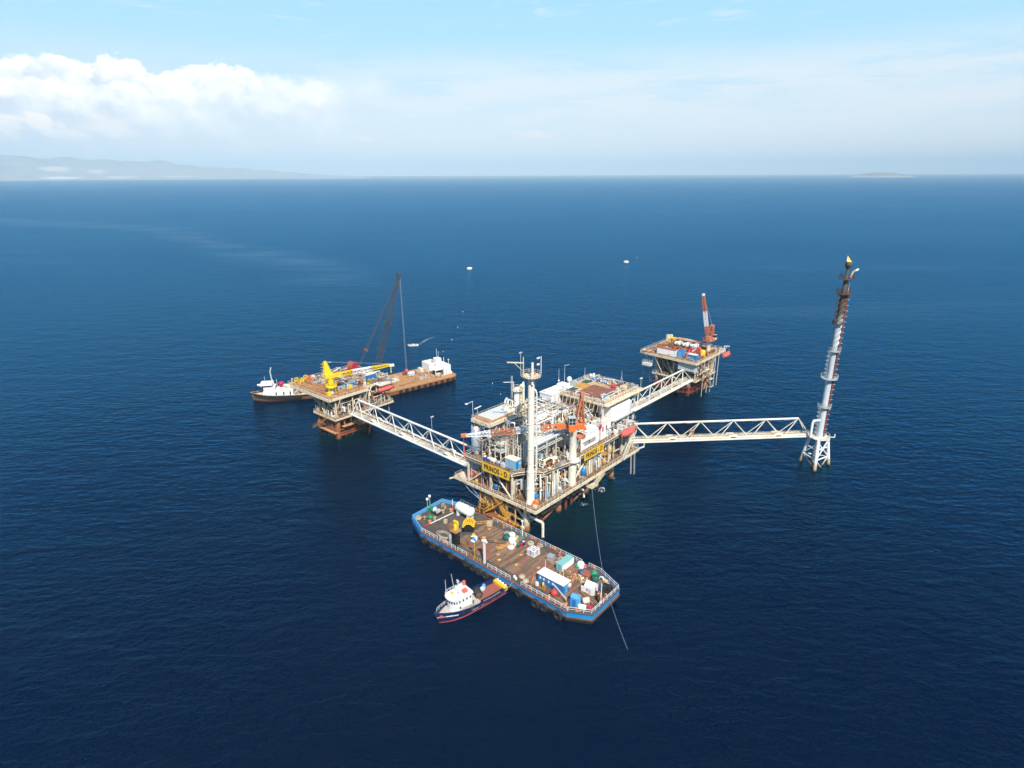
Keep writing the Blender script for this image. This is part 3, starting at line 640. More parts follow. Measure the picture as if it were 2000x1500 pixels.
# everything smaller: nobody could count it
ju = MB(); rnd = random.Random(77)
clutter(ju, rnd, (6.5,10), (8.5,15.5), (19.5,24.5), 18.5, 40, UPPER); clutter(ju, rnd, (4.2,10), (19.8,26), (19.5,23.5), 18.5, 60, UPPER+[('dirty cream',2),('rust',1)])
clutter(ju, rnd, (8,20), (2.6,9.5), (19.2,21.5), 18.5, 26, UPPER+[('rust',3)])
clutter(ju, rnd, (10,40), (9.5,26), (19.5,24), 18.5, 190, UPPER+[('rust',2)])
clutter(ju, rnd, (9.5,33.5), (12,25.2), (25.2,29.5), 24.8, 400, UPPER)
clutter(ju, rnd, (22,40), (3.4,11.5), (19.5,25), 18.5, 130, UPPER)
clutter(ju, rnd, (40,60), (4.6,7.2), (30.2,31), 29.9, 26, UPPER+[('rust',3)]); clutter(ju, rnd, (40,42), (7,23), (30.2,31), 29.9, 18, UPPER+[('rust',3),('ochre',2)]); clutter(ju, rnd, (55,60), (8,23.5), (30.2,31), 29.9, 22, UPPER+[('rust',4)])
for k in range(13): ju.beam((39.2,4.6+k*1.55,29.9), (38.3,4.6+k*1.55,26.9), .12, mi=CI['cream'])
clutter(ju, rnd, (34,41), (9,22), (19.5,27), 18.5, 70, UPPER+[('rust',2)])
clutter(ju, rnd, (40,55.5), (1.6,5), (19.5,22), 18.5, 40, UPPER+[('rust',3)])
clutter(ju, rnd, (1.6,7), (9.5,27), (10.8,16.4), 10, 75, [('rust',4),('dirty cream',3),('dark grey',3),('cream',2),('red rust',1.5),('ochre',.6)])
clutter(ju, rnd, (4.5,23), (4.2,8.5), (10.8,17.2), 10, 150, LOWER)
clutter(ju, rnd, (23,55), (3.8,7.5), (10.8,17.2), 10, 170, LOWER)
for a in (2.6, 5.6, 8.4):
    for j in range(6):
        b = 10.4+j*2.5+rnd.uniform(-.3,.3); h_ = rnd.choice((3.2,4.4,5.6)); k = CI[rnd.choice(('cream','bone','pale steel'))]
        if a < 5 and b < 14.8: continue
        ju.beam((a,b,18.5), (a,b,18.5+h_), .17, mi=k).beam((a,b,18.5+h_), (a,b+2.3,18.5+h_), .15, .2, mi=k).beam((a,b,18.5+h_), (a+2.4,b,18.5+h_), .15, .2, mi=k).beam((a,b,20.3), (a+2.4,b,20.3), .12, mi=k)
for _ in range(150):
    a, b, k = rnd.uniform(5.5,54), rnd.uniform(1.6,5.2), CI[pick(rnd, LOWER)]; z1 = rnd.choice((17.8,17.8,14.5,13.2,16.2)); ju.pipe([(a,b,10),(a,b,z1),(a+rnd.uniform(-2,2),b+rnd.uniform(.2,1.8),z1)], rnd.choice((.09,.12,.15,.2)), 5, mi=k)
for _ in range(60):
    a, b, k = rnd.uniform(1.4,3.6), rnd.uniform(9.5,27), CI[pick(rnd, [('rust',3),('dirty cream',3),('cream',2),('red rust',2),('dark grey',2)])]; ju.tube((a,b,10), (a,b,rnd.choice((17.8,15,13))), rnd.choice((.06,.09,.13)), n=5, mi=k)
for _ in range(260):
    a, b, k = rnd.uniform(4.5,39), rnd.uniform(9.5,24), CI[pick(rnd, UPPER)]; ju.tube((a,b,18.5), (a,b,rnd.uniform(21,28.5)), rnd.choice((.07,.1,.14)), n=5, mi=k)
clutter(ju, rnd, (7,50), (8,24), (11,17), 10, 120, [('rust',3),('dark grey',3),('dirty cream',3),('grey',2)])
o = part('small_pipework', ju, CM()); o['kind'] = 'stuff'
part('mezzanine_deck', MB().box(22, 43, 3.0, 6.5, 13.9, 14.05), K['grating']); part('railing', MB().rail([(22,3,14.05),(43,3,14.05)], step=1.6), K['cream'])
part('darkening_infill', MB().box(9, 50, 9.5, 24, 10.02, 17.85), K['brown deck'])  # solid blocks added, here and below, to darken the interior and stop see-through
part('darkening_infill', MB().box(12, 32, 14, 24, 18.52, 24.4), K['dark grey'])
# ------------------------------------------------------------------ bridges, flare, the two wellhead platforms
def bridge(label, P, Q, width, height, top0, top1, bays, pipes, seed, main=K['white'], lamps=0, top_from_far=False):
    P, Q = Vector((P.x,P.y,0)), Vector((Q.x,Q.y,0)); L = (Q-P).length; d = (Q-P).normalized()
    t = thing('footbridge', label, 'footbridge', (P.x,P.y,0), math.atan2(d.y, d.x)); rnd = random.Random(seed); z = 10.5; h = width/2
    for s_ in (1,-1): obj('bottom_chord', MB().tube((0,s_*h,z), (L,s_*h,z), .36, n=10), main, t)
    obj('top_chord', MB().tube((top0,0,z+height), (top1,0,z+height), .38, n=10), main, t)
    n = bays; xs = [top0+(top1-top0)*(i+.0)/n for i in range(n+1)]
    for i in range(n+1):
        for s_ in (1,-1):
            if i < n: obj('diagonal', MB().tube((xs[i],0,z+height), ((xs[i]+xs[i+1])/2,s_*h,z), .15, n=6), main, t)
            if i > 0: obj('diagonal', MB().tube((xs[i],0,z+height), ((xs[i]+xs[i-1])/2,s_*h,z), .15, n=6), main, t)
            if i in (0, n): obj('diagonal', MB().tube((xs[i],0,z+height), (0.5 if i == 0 else L-.5,s_*h,z), .17, n=6), main, t)
    fl = MB()
    for k in range(int(L/3.2)): fl.beam((1+k*3.2,-h,z-.1), (1+k*3.2,h,z-.1), .18, .3)
    obj('cross_beam', fl, K['bone'], t)
    obj('walkway', MB().box(0, L, -.75, .75, z+.12, z+.2), K['grating'], t)
    obj('railing', MB().rail([(0,-.8,z+.2),(L,-.8,z+.2)], 1.0, 2.4, .05), K['cream'], t)
    obj('railing', MB().rail([(0,.8,z+.2),(L,.8,z+.2)], 1.0, 2.4, .05), K['cream'], t)
    for y, r_, zz, mt in pipes:
        pts = [(0,y,z+zz)]; x = 0
        if rnd.random() < .6:
            for x in (L*.22, L*.55, L*.8): pts += [(x,y,z+zz),(x,y,z+zz+.5),(x+2.2,y,z+zz+.5),(x+2.2,y,z+zz)]
        pts.append((L,y,z+zz)); obj('pipe', MB().pipe(pts, r_, 7), K[mt], t)
    for i in range(lamps):
        x = L*(i+.9)/(lamps+.6); lp = MB().tube((x,.0,z+height-.35), (x,1.6,z+height-.9), .04, n=4).cb(x, 1.2, z+height-1.05, 2.0, .35, .2)
        obj('lamp', lp, K['clean white'], t)
    return t
PL = ((-1.75,.22,.35,'white'), (-1.3,.16,.3,'bone'), (-1.05,.12,.3,'rust'), (1.1,.2,.34,'white'), (1.5,.24,.38,'cream'), (1.85,.13,.3,'pale steel'))
b1 = bridge('white truss footbridge laden with pipes, reaching the platform with the yellow crane', MAIN(8.7,28.2), MAIN(11.2,101.5), 4.6, 6.0, 5.5, 70.5, 6, PL, 1)
o = MB().tube((26,-.2,16.8), (26,-.2,21.4), .06, n=5).cb(26, -.5, 21.3, .5, 1.1, .3); obj('lamp_post', o, K['pale steel'], b1)
b2 = bridge('cream truss footbridge running away behind the white cabin block to the grey-legged platform', MAIN(56.2,21.2), MAIN(136,21.0), 4.6, 6.0, 6, 73.5, 7, PL, 2, K['bone'])
PF = ((-1.4,.42,.5,'bone'), (1.2,.3,.4,'cream'), (1.7,.2,.34,'white'), (-1.9,.12,.3,'rust'))
b3 = bridge('slender white truss footbridge to the flare tower', Vector((40.6,200.1,0)), Vector((107.3,205.2,0)), 3.8, 6.3, 2.2, 62, 5, PF, 3, K['bone'], lamps=5)
obj('junction_box', MB().box(22.2, 23.6, -1.2, -.2, 10.7, 13.8).box(22.3, 23.5, -1.25, -.15, 13.8, 13.95), K['dirty cream'], b3)
# ---------------- flare tower
FB = Vector((109.6,202.3,0))
ft = thing('flare_tower', 'tall pale flare stack with sooty brown top, burning at its tip', 'flare tower', FB, R(3))
for (x, y), (u, v) in (((-4.3,2.6),(-2.6,1.4)), ((-3.4,-6.4),(-1.6,-2.6)), ((4.6,-1.4),(2.7,-.9)), ((3.2,5.2),(1.8,2.6))):
    obj('leg', MB().tube((x*1.12,y*1.12,-5), (u,v,10.6), .62, .58, 12), K['leg white'], ft)
for p_, q_ in (((-4.0,2.3,3.6),(-2.6,-4.3,3.8)), ((-2.7,-4.6,3.5),(3.7,-1.2,3.6)), ((3.7,-1.2,3.6),(-4.0,2.3,3.6)), ((-2.2,-3.6,7.0),(3.1,-1.0,7.2)), ((-3.2,1.9,7),(-2.2,-3.6,7)), ((-2.7,-4.6,3.5),(2.9,-.9,9.6)), ((3.7,-1.2,3.6),(-1.7,-2.8,9.6)), ((-4,2.3,3.6),(-1.8,-3.0,9.4)), ((-4.0,2.3,3.6),(-.5,-4.2,-2)), ((-2.7,-4.6,3.6),(2,-3.0,-1.5)), ((3.7,-1.2,3.6),(.6,-2,-1.5))):
    obj('brace', MB().tube(p_, q_, .26, n=8), K['leg white'], ft)
obj('caisson', MB().tube((-.4,.2,-4), (0,0,10.4), .95, n=14), K['leg white'], ft)
obj('base_platform', MB().prism([(3.6*math.cos(t*PI/5), 3.6*math.sin(t*PI/5)) for t in range(10)], 10.6, 10.9).beam((3,0,10.6), (5.4,-.6,10.6), .25).tube((5.3,-.6,10.6), (5.3,-.6,11.8), .2, n=6), K['bone'], ft)
obj('railing', MB().rail([(3.5*math.cos(t*PI/5), 3.5*math.sin(t*PI/5), 10.9) for t in range(7, 17)], step=1.2), K['pale steel'], ft)
K['soot'] = mat_z('flare stack steel', (.47,.53,.55), (.105,.08,.058), 56, 50.5, rust=.08)
obj('stack', MB().lathe((0,0,0), [(1.15,10.9),(1.15,12.0),(1.0,12.3),(1.0,32.5),(.9,33.2),(.9,52),(.82,52.6),(.82,62)], 18), K['soot'], ft)
st_ = MB(); NH = 120
for ph in (0, 2*PI/3, 4*PI/3): 
    pts = [(1.16*math.cos(ph+k*.16), 1.16*math.sin(ph+k*.16), 44+k*17.6/NH) for k in range(NH+1)]
    vs = []
    for x, y, z in pts: vs += [(x*.7,y*.7,z),(x*1.05,y*1.05,z),(x*1.05,y*1.05,z+.14),(x*.7,y*.7,z+.14)]
    st_.add(vs, [(4*i+j, 4*i+4+j, 4*i+4+(j+1) % 4, 4*i+(j+1) % 4) for i in range(NH) for j in range(4)])
obj('helical_strake', st_, K['soot'], ft)
obj('tip_pipe', MB().lathe((0,0,0), [(.72,62),(.68,67),(.42,67.4),(.40,70.2)], 14), K['soot'], ft)
obj('burner', MB().lathe((0,0,0), [(.40,70.2),(.75,70.6),(.82,71.0),(.95,71.1),(1.12,72.7),(.9,72.7),(.5,71.2)], 16, mi=0), K['soot'], ft)
def ring(z, r_, mt, half=None):
    n = 14; a0, a1 = half or (0, 2*PI); pts = [(r_*math.cos(a0+(a1-a0)*i/n), r_*math.sin(a0+(a1-a0)*i/n)) for i in range(n+(1 if half else 0))]
    pin = [(p[0]*.55, p[1]*.55) for p in pts]; m = MB(); k = len(pts)
    for i in range(k if not half else k-1):
        j = (i+1) % k; m.prism([pin[i], pts[i], pts[j], pin[j]], z-.18, z)
    m.rail([(*p, z) for p in pts], 1.2, 1.0, .06, closed=not half); return obj('ring_platform', m, mt, ft)
ring(22.4, 2.2, K['pale steel'], (PI*.9, PI*1.9)); ring(32.9, 2.7, K['pale steel']); ring(42.7, 2.1, K['pale steel'], (PI*1.0, PI*2.1)); ring(52, 1.9, K['brown deck'], (PI*.75, PI*1.6)); ring(62.3, 2.3, K['brown deck']); ring(67.2, 2.2, K['brown deck'])
for z0, z1, mt in ((11,22.4,'pale steel'), (32.9,42.7,'pale steel'), (52,62.3,'brown deck')):
    lm = MB().ladder((-1.9,-.6,z0), (-1.9,-.6,z1+1), .6, (.3,-1,0), .06)
    for k in range(int((z1-z0)/1.5)): lm.torus((-2.2,-.7,z0+2+k*1.5), (0,0,1), .5, .05, 8, 4)
    obj('caged_ladder', lm, K[mt], ft)
obj('cable_run', MB().box(1.15, 1.6, -.55, -.05, 11, 62), K['red rust'], ft)
cb_ = MB()
for k in range(27): cb_.beam((.9,-.4,12+k*1.85), (2.2,-.45,12+k*1.85), .14, .12)
obj('cable_bracket', cb_, K['pale steel'], ft)
obj('pilot_pipe', MB().tube((1.1,-.5,62), (1.1,-.5,67), .14, n=6).pipe([(1.2,-.5,67.2),(1.3,-.5,68.5),(1.7,-.6,69.4),(2.5,-.6,69.9)], .32, 8), K['dirty cream'], ft)
obj('camera_housing', MB().tube((2.4,-.6,69.8), (3.2,-.7,70.2), .34, n=8), K['clean white'], ft)
obj('riser_pipe', MB().pipe([(-3.6,-.6,10.9),(-3.6,-.6,16.4),(-3.2,-.6,17.2),(-1.0,-.3,17.2)], .42, 10), K['white'], ft)
fm = bpy.data.materials.new('flame'); fm.use_nodes = True; q = NG(fm.node_tree); fm.node_tree.nodes.clear(); em = q.n('ShaderNodeEmission')
zz = q.sep(q.n('ShaderNodeTexCoord').outputs['Generated'])[2]
q.put(em.inputs[0], q.ramp(zz, [(0, (1,.80,.35)), (.45, (1,.62,.10)), (.8, (1,.38,.08)), (1, (.9,.28,.12))])); em.inputs[1].default_value = 1.7
fm.node_tree.links.new(em.outputs[0], q.n('ShaderNodeOutputMaterial').inputs[0])
fv = MB(); rnd = random.Random(4); pr = []
for i in range(11):
    t_ = i/10; pr.append((.52*math.sin(PI*min(1, t_*.8+.25))**.9*(1-t_*.55)+.02, t_*2.3))
fv.lathe((0,0,0), pr, 12); fv.v = [(x*rnd.uniform(.8,1.2)-z*.28, y*rnd.uniform(.8,1.2)+z*.05, z) for x, y, z in fv.v]
fv.ell((.42,0,.25), .36, .36, .42, 8, 6)
fl_ = obj('flame', fv, fm, None, FB+Vector((0,0,72.3))); tag(fl_, 'small yellow and orange flame burning on top of the flare tower', 'flame')
# ---------------- wellhead platforms
def wellhead(name, label, F, poly, legs, zt, leg_m, batter, conductors, low, seed):
    t = F.thing(name, label, 'platform', 0, 0, 0); rnd = random.Random(seed)
    P_ = lambda n, mb, m_: obj(n, mb, m_, t)
    (a0, a1), (b0, b1) = legs; ca, cb__ = (a0+a1)/2, (b0+b1)/2; zl = low[4]
    def lp(a, b, z): k = (zt-z)/zt*batter; return (a+(-k if a < ca else k), b+(-k if b < cb__ else k), z)
    for a in (a0, a1):
        for b in (b0, b1): P_('leg', MB().tube(lp(a,b,-6), lp(a,b,zt-.6), 1.0, .95, 14), leg_m)
    for z_, r_ in ((2.2,.42), (zl-.7,.4)):
        for p_, q_ in (((a0,b0),(a0,b1)), ((a0,b0),(a1,b0)), ((a1,b0),(a1,b1)), ((a0,b1),(a1,b1))): P_('brace', MB().tube(lp(*p_,z_), lp(*q_,z_), r_, n=10), leg_m)
    for p_, q_ in (((a0,b0),(a0,b1)), ((a0,b0),(a1,b0)), ((a1,b0),(a1,b1))):
        m_ = ((p_[0]+q_[0])/2, (p_[1]+q_[1])/2)
        P_('brace', MB().tube(lp(*p_,2.2), lp(*q_,-4), .36, n=8), leg_m); P_('brace', MB().tube(lp(*q_,zl-.8), (*m_,2.2), .32, n=8), leg_m); P_('brace', MB().tube(lp(*p_,zl-.8), (*m_,2.2), .32, n=8), leg_m)
    for a, b in conductors: P_('conductor', MB().tube((a,b,-5), (a,b,zt-2), rnd.uniform(.28,.45), n=10), K['conductor'])
    P_('lower_deck', MB().box(low[0], low[1], low[2], low[3], zl-.4, zl), K['process floor'])
    for mb in edge([(low[0],low[2]),(low[1],low[2]),(low[1],low[3]),(low[0],low[3])], zl-.6, zl+.12, .28): P_('edge_beam', mb, K['cream'])
    P_('railing', MB().rail([(low[0],low[3],zl+.1),(low[0],low[2],zl+.1),(low[1],low[2],zl+.1),(low[1],low[3],zl+.1)], step=1.6), K['cream'])
    P_('top_deck', MB().prism(poly, zt-.6, zt), K['top floor'])
    for mb in edge(poly, zt-.95, zt+.12, .32): P_('edge_beam', mb, K['cream'])
    x0 = min(p[0] for p in poly); x1 = max(p[0] for p in poly); y0 = min(p[1] for p in poly); y1 = max(p[1] for p in poly)
    for k in range(6): P_('girder', MB().beam((x0+2+k*(x1-x0-4)/5, y0+5, zt-1.0), (x0+2+k*(x1-x0-4)/5, y1-.6, zt-1.0), .3, .75), K['dirty cream'])
    P_('railing', MB().rail([(*p, zt+.1) for p in poly], step=1.6, closed=True), K['cream'])
    for b in (b0, b1):
        for a in (a0, a1):
            P_('brace', MB().tube(lp(a,b,zl+2.2), (a-4.2 if a < ca else a+4.2, b, zt-.9), .25, n=8), K['cream']); P_('brace', MB().tube(lp(a,b,zl+2.2), (a, b-3.0 if b < cb__ else b+6.5, zt-.9), .25, n=8), K['cream'])
    for a in (a0-1.5, (a0+a1)/2, a1+1.5): P_('column', MB().beam((a,low[2]+.5,zl), (a,low[2]+.5,zt-.96), .42), K['cream'])
    for b in (cb__,): P_('column', MB().beam((low[0]+.5,b,zl), (low[0]+.5,b,zt-.96), .42), K['cream'])
    P_('brace', MB().tube((low[0]+.5,cb__,zl+.2), (low[0]+.5,b0+.5,zt-1), .2, n=6), K['cream']); P_('brace', MB().tube((low[0]+.5,cb__,zl+.2), (low[0]+.5,b1-.5,zt-1), .2, n=6), K['cream'])
    for k in range(26):
        A_, B_ = (((low[0]+.4,low[0]+5),(low[2]+.6,low[3]-.5)), ((low[0]+1,low[1]-1),(low[2]+.4,low[2]+4)))[k % 2]
        P_('pipe', MB().pipe(snake(rnd, A_, B_, (zl+1,zt-1.6), zl), rnd.choice((.12,.18,.24,.3)), 7), K[pick(rnd, LOWER)])
    for z_ in (1.6, 4.0):
        P_('landing_beam', MB().beam((a0-1.8,b0-1,z_), (a0-1.8,b1+1,z_), .4), leg_m); P_('landing_beam', MB().beam((a0-1,b0-1.8,z_), (a1+1,b0-1.8,z_), .4), leg_m)
    for k in range(5): P_('landing_post', MB().tube((a0-1.7,b0+k*(b1-b0)/4,-1), (a0-1.2,b0+k*(b1-b0)/4,zl-.5), .24, n=7), leg_m); P_('brace', MB().tube((a0-1.2,b0+k*(b1-b0)/4,.4), (a0-1.0,b0+(k+.9)*(b1-b0)/4,4.5), .18, n=6), leg_m)
    for k in range(4): P_('landing_post', MB().tube((a0+2+k*(a1-a0)/4,b0-1.7,-1), (a0+2+k*(a1-a0)/4,b0-1.2,zl-.5), .22, n=7), leg_m)
    ju = MB(); clutter(ju, rnd, (low[0]+.5,low[1]-.5), (low[2]+.5,low[3]-.5), (zl+.8,zt-1.6), zl, 170, LOWER)
    clutter(ju, rnd, (a0-1,a1+1), (b0-1,b1+1), (1.2,5.5), .8, 170, [('rust',5),('ochre',2),('dirty cream',3),('red rust',2)])
    o = P_('small_pipework', ju, CM()); o['kind'] = 'stuff'
    return t, P_
ALPHA = Frame((-70,220.8), 49); BETA = Frame((83.3,267.7), 48.5)
at_, AP = wellhead('wellhead_platform', 'rust-decked platform on tan legs carrying the yellow crane, between tugboat and long footbridge', ALPHA, [(1,1.2),(19,1.2),(19.6,4.2),(33,4.2),(33,31),(1,31)], ((5.6,18.4),(3.8,14.8)), 18, K['leg rust'], .9, ((8,6),(9.5,9),(12,5.5),(12.5,10),(15,7.5),(8.5,12.5),(15.5,12)), (3.0,31.5,1.6,16.5,9.0), 8)
AP('pipe', MB().tube((20,2.5,3.2), (13,-4.5,-1.5), .5, n=10), K['leg rust']); AP('staircase', MB().stair((2.2,16.5,2.2), (2.2,5.5,9.0), 1.0), K['ochre'])
AP('landing_deck', MB().box(2.5, 4.5, 2, 16, 2.9, 3.1).box(6, 22, .6, 2.4, 5.2, 5.4).box(12, 20, -1.2, .6, 4.8, 5.0), K['light rust'])
AP('davit_pipe', MB().tube((26.4,3.0,9), (26.4,3.0,17), .14, n=6), K['bone']); AP('davit_pipe', MB().tube((30.2,3.0,3), (30.2,3.0,16.5), .14, n=6), K['pale steel'])
AP('lifeboat_landing', MB().box(24.5, 35, 1.0, 4.0, 17.6, 17.9).box(24.5, 35, .85, 1.0, 17.3, 18.0), K['bone']); AP('railing', MB().rail([(29.6,1.1,17.95),(35,1.1,17.95),(35,4.2,17.95)], step=1.2), K['bone'])
AP('corner_bracket', MB().box(-.6, 1, 29.2, 32.2, 17.0, 17.8).beam((-.5,32,17.4), (1,33,17.4), .6), K['bone'])
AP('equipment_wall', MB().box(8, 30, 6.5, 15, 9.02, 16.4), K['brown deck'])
bt_, BP = wellhead('wellhead_platform', 'rust-decked platform on grey-green legs carrying white tanks and a raised orange crane boom', BETA, [(1,0),(32,0),(32,30),(3,30)], ((6.5,23),(5.5,22)), 18, K['leg grey'], .35, ((9,8),(9.5,12),(12,9),(14,8),(12.5,13),(16,10),(10,16),(16,15),(19,9),(14,18)), (5.2,26,1.5,24,8.0), 15)
rg = MB()
for k in range(9):
    z = -1+k*.9
    for a, b in ((9,8),(12,9),(14,8),(16,10)): rg.torus((a,b,z), (0,0,1), .55, .08, 8, 4)
BP('ring_clamp', rg, K['red rust'])
for a, b in ((3.2,10),(3.2,16),(3.2,22)): BP('brace', MB().tube((5.5,b-3,8.2), (2.4,b,17), .22, n=6), K['cream']); 
BP('clad_panel', MB().box(2.2, 2.5, 1.5, 9.5, 13.2, 16.9).box(2.5, 7, 1.2, 1.5, 12.4, 16.9), K['pale steel'])
BP('stair_landing', MB().box(7, 13, -1.6, -.3, 12.8, 13.0).box(14, 17, -1.8, -.3, 7.2, 7.4).box(16, 19, -1.6, -.3, 2.9, 3.1), K['bone'])
for p_, q_ in (((3.5,-.9,17.3),(8.5,-.9,13)), ((12.5,-.9,12.9),(6.5,-.9,8.2)), ((8,-1.1,13),(15,-1.1,7.4)), ((12,-1.2,7.3),(17.5,-1.2,3))): BP('staircase', MB().stair(p_, q_, .9), K['dirty cream'])
for a in (8.5, 13.5, 17.5, 21, 24.5): BP('hanging_pipe', MB().tube((a,-.4,2.2-(a % 3)), (a,-.4,17.2), .13, n=5), K['cream'])
for k in range(5): BP('hanging_pipe', MB().tube((20-k*1.3,-.7,16.8), (9.5+k*1.6,-.5,3.2), .12, n=5), K['dirty cream'])
BP('hanging_basket', MB().box(-2.2, 0, 21.6, 26, 13.0, 14.2).rail([(-2.2,21.6,14.2),(0,21.6,14.2),(0,26,14.2),(-2.2,26,14.2)], closed=True), K['bone'])
for b in (22, 25.6): BP('hanging_pipe', MB().tube((-1,b,14), (2.8,b,17.6), .12, n=5).tube((-1.1,b,13), (-1.1,b,0), .07, n=4), K['dark grey'])
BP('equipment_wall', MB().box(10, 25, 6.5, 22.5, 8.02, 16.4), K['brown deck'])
BP('conductor_frame', MB().box(8, 18, 5, 5.4, 1.4, 2.0).box(8, 18, 12, 12.4, 1.4, 2.0).box(8, 8.4, 5, 18, 1.4, 2.0), K['red rust'])
# ------------------------------------------------------------------ things standing on the production platform
GN = 12
def circ(r_, n=12, a0=0.0, a1=2*PI): return [(r_*math.cos(a0+(a1-a0)*i/n), r_*math.sin(a0+(a1-a0)*i/n)) for i in range(n+1)]
def ringdeck(m, z, rin, rout, n=12, a0=0.0, a1=2*PI, mi=0, rail=True, h=1.1):
    po, pi_ = circ(rout, n, a0, a1), circ(rin, n, a0, a1)
    for i in range(n): m.prism([pi_[i], po[i], po[i+1], pi_[i+1]], z-.14, z, mi)
    if rail: m.rail([(*p, z) for p in po], h, 1.0, .05, mi)
    return m
# tall white column at the near corner
t = MAIN.thing('vent_column', 'tallest white column on the nearest corner of the platform, small railed landing on top', 'column', 2.9, 4.3, 10.0)
obj('shell', MB().lathe((0,0,0), [(1.35,0),(1.35,.5),(1.12,.8),(1.12,10.2),(.9,11.4),(.9,37.0),(.72,37.8),(.35,38.2)], 20), K['bone'], t)
for z in (4.5, 9.9, 17, 24.5, 30.5): obj('band', MB().lathe((0,0,0), [(.93 if z > 11 else 1.15, z), (.98 if z > 11 else 1.2, z+.02), (.98 if z > 11 else 1.2, z+.22), (.93 if z > 11 else 1.15, z+.24)], 18), K['bone'], t)
lm = MB().ladder((1.15,.35,.5), (1.15,.35,38.3), .55, (0,1,0), .05)
for k in range(24): lm.torus((1.45,.35,2.8+k*1.45), (0,0,1), .42, .04, 8, 4)
obj('caged_ladder', lm, K['dirty cream'], t)
m = MB(); ringdeck(m, 38.6, .6, 2.7, 10)
for a in range(5): m.beam((.8*math.cos(a*1.26), .8*math.sin(a*1.26), 36.2), (2.5*math.cos(a*1.26), 2.5*math.sin(a*1.26), 38.4), .14)
obj('top_landing', m, K['cream'], t)
obj('riser_pipe', MB().tube((-.75,-1.0,36.5), (-.75,-1.0,42.6), .33, n=10), K['white'], t)
obj('side_pipe', MB().pipe([(.9,-1.0,7),(.9,-1.25,8),(.9,-1.25,33.5),(.6,-1.1,34.5),(.5,-.6,34.8)], .2, 8), K['white'], t)
m = MB()
for z in (12, 18, 24, 30): m.beam((.2,-.5,z), (1.0,-1.3,z), .2)
obj('pipe_bracket', m, K['bone'], t)
obj('davit_arm', MB().tube((-1.9,1.2,38.6), (-1.9,1.2,44.0), .13, n=6).beam((-1.9,1.2,42.4), (-4.6,4.6,42.5), .26, .3).beam((-1.9,1.2,40), (-3.4,3.0,42.3), .12), K['cream'], t)
obj('whip_aerial', MB().tube((-2.2,1.9,38.6), (-2.2,1.9,45.2), .06, n=4).cb(-2.2, 1.9, 45.0, .9, .35, .3), K['pale steel'], t)
obj('light_pole', MB().tube((1.9,-1.8,38.6), (1.9,-1.8,44.0), .1, n=6).cb(1.2,-1.4,43.4,1.1,.3,.35).cb(1.2,-1.4,41.6,.9,.3,.45), K['clean white'], t)
obj('winch', MB().drum((.3,.1,39.2), .4, 1.1, (1,-1,0), 10), K['orange'], t)
# slender process towers beside it
t = MAIN.thing('process_tower', 'pair of slender white and cream towers with ladders behind the tall corner column', 'tower', 17.0, 21.6, 18.5)
obj('main_vessel', MB().drum((0,0,0), 1.0, 19.2, n=16, dome=.4), K['white'], t)
obj('twin_vessel', MB().drum((1.6,-.6,0), .62, 20.0, n=14, dome=.4), K['bone'], t)
obj('twin_vessel', MB().drum((-.6,1.7,0), .5, 14.5, n=14, dome=.4), K['cream'], t)
m = MB(); ringdeck(m, 18.4, .7, 1.9, 10); obj('landing', m, K['cream'], t)
m = MB(); ringdeck(m, 12.0, .9, 2.4, 10); obj('landing', m, K['cream'], t)
m = MB(); ringdeck(m, 7.0, .9, 2.6, 10); obj('landing', m, K['bone'], t)
obj('downcomer', MB().pipe([(.5,-.2,19.2),(.9,-1.1,19.8),(1.0,-1.5,19.2),(1.0,-1.6,4)], .26, 8), K['cream'], t)
obj('downcomer', MB().pipe([(1.8,-.6,20),(2.3,-.6,20.4),(2.6,-.6,19.8),(2.6,-.6,3)], .18, 8), K['white'], t)
lm = MB().ladder((-.2,-1.15,12), (-.2,-1.15,19.4), .5, (1,0,0), .05)
for k in range(5): lm.torus((-.2,-1.5,13.5+k*1.3), (0,0,1), .42, .04, 8, 4)
obj('caged_ladder', lm, K['dirty cream'], t)
obj('davit', MB().tube((-1.2,.4,18.4), (-1.2,.4,21.2), .1, n=6).beam((-1.2,.4,21.1), (-3.4,2.6,21.1), .14), K['clean white'], t)
jt = MB(); clutter(jt, random.Random(3), (-3,3), (-2.6,2.6), (10.9,15), 11.0, 38, UPPER); o = obj('small_pipework', jt, CM(), t); o['kind'] = 'stuff'
MAIN.one('mast', 'grey square mast standing beside the slender towers', 'mast', MB().box(-.22,.22,-.22,.22,0,20.8).box(-.35,.35,-.35,.35,9,9.3), K['silver'], 20.6, 27.0, 18.5)
t = MAIN.thing('gooseneck_vents', 'row of white gooseneck vents at the end of the ribbed fan deck', 'vent', 18.6, 25.6, 24.8); t.name = 'gooseneck_vent'
for i in range(3): obj('bent_pipe', MB().pipe([(0,i*1.15-1.1,0),(0,i*1.15-1.1,6.9),(-.2,i*1.15-1.1,7.5),(-.7,i*1.15-1.1,7.8),(-1.2,i*1.15-1.1,7.5),(-1.4,i*1.15-1.1,6.9),(-1.4,i*1.15-1.1,5.4)], .24, 8), K['clean white'], t)
t = MAIN.thing('fan_cooler', 'long ribbed pale fan cooler lying on the raised cream wing deck', 'cooler', 11.0, 24.0, 29.96)
obj('ribbed_cover', MB().bev(-6, 6.2, -2.9, 2.9, .35, 1.0, .1), K['ribbed'], t); obj('frame', MB().box(-6.2,6.4,-3.1,3.1,0,.34).box(-7.3,-6.3,-2.9,2.9,0,.9), K['light rust'], t)
t = MAIN.thing('lamp_post', 'thin lamp post with drooping arm at the outer corner of the wing deck', 'lamp post', 3.3, 27.4, 30.0)
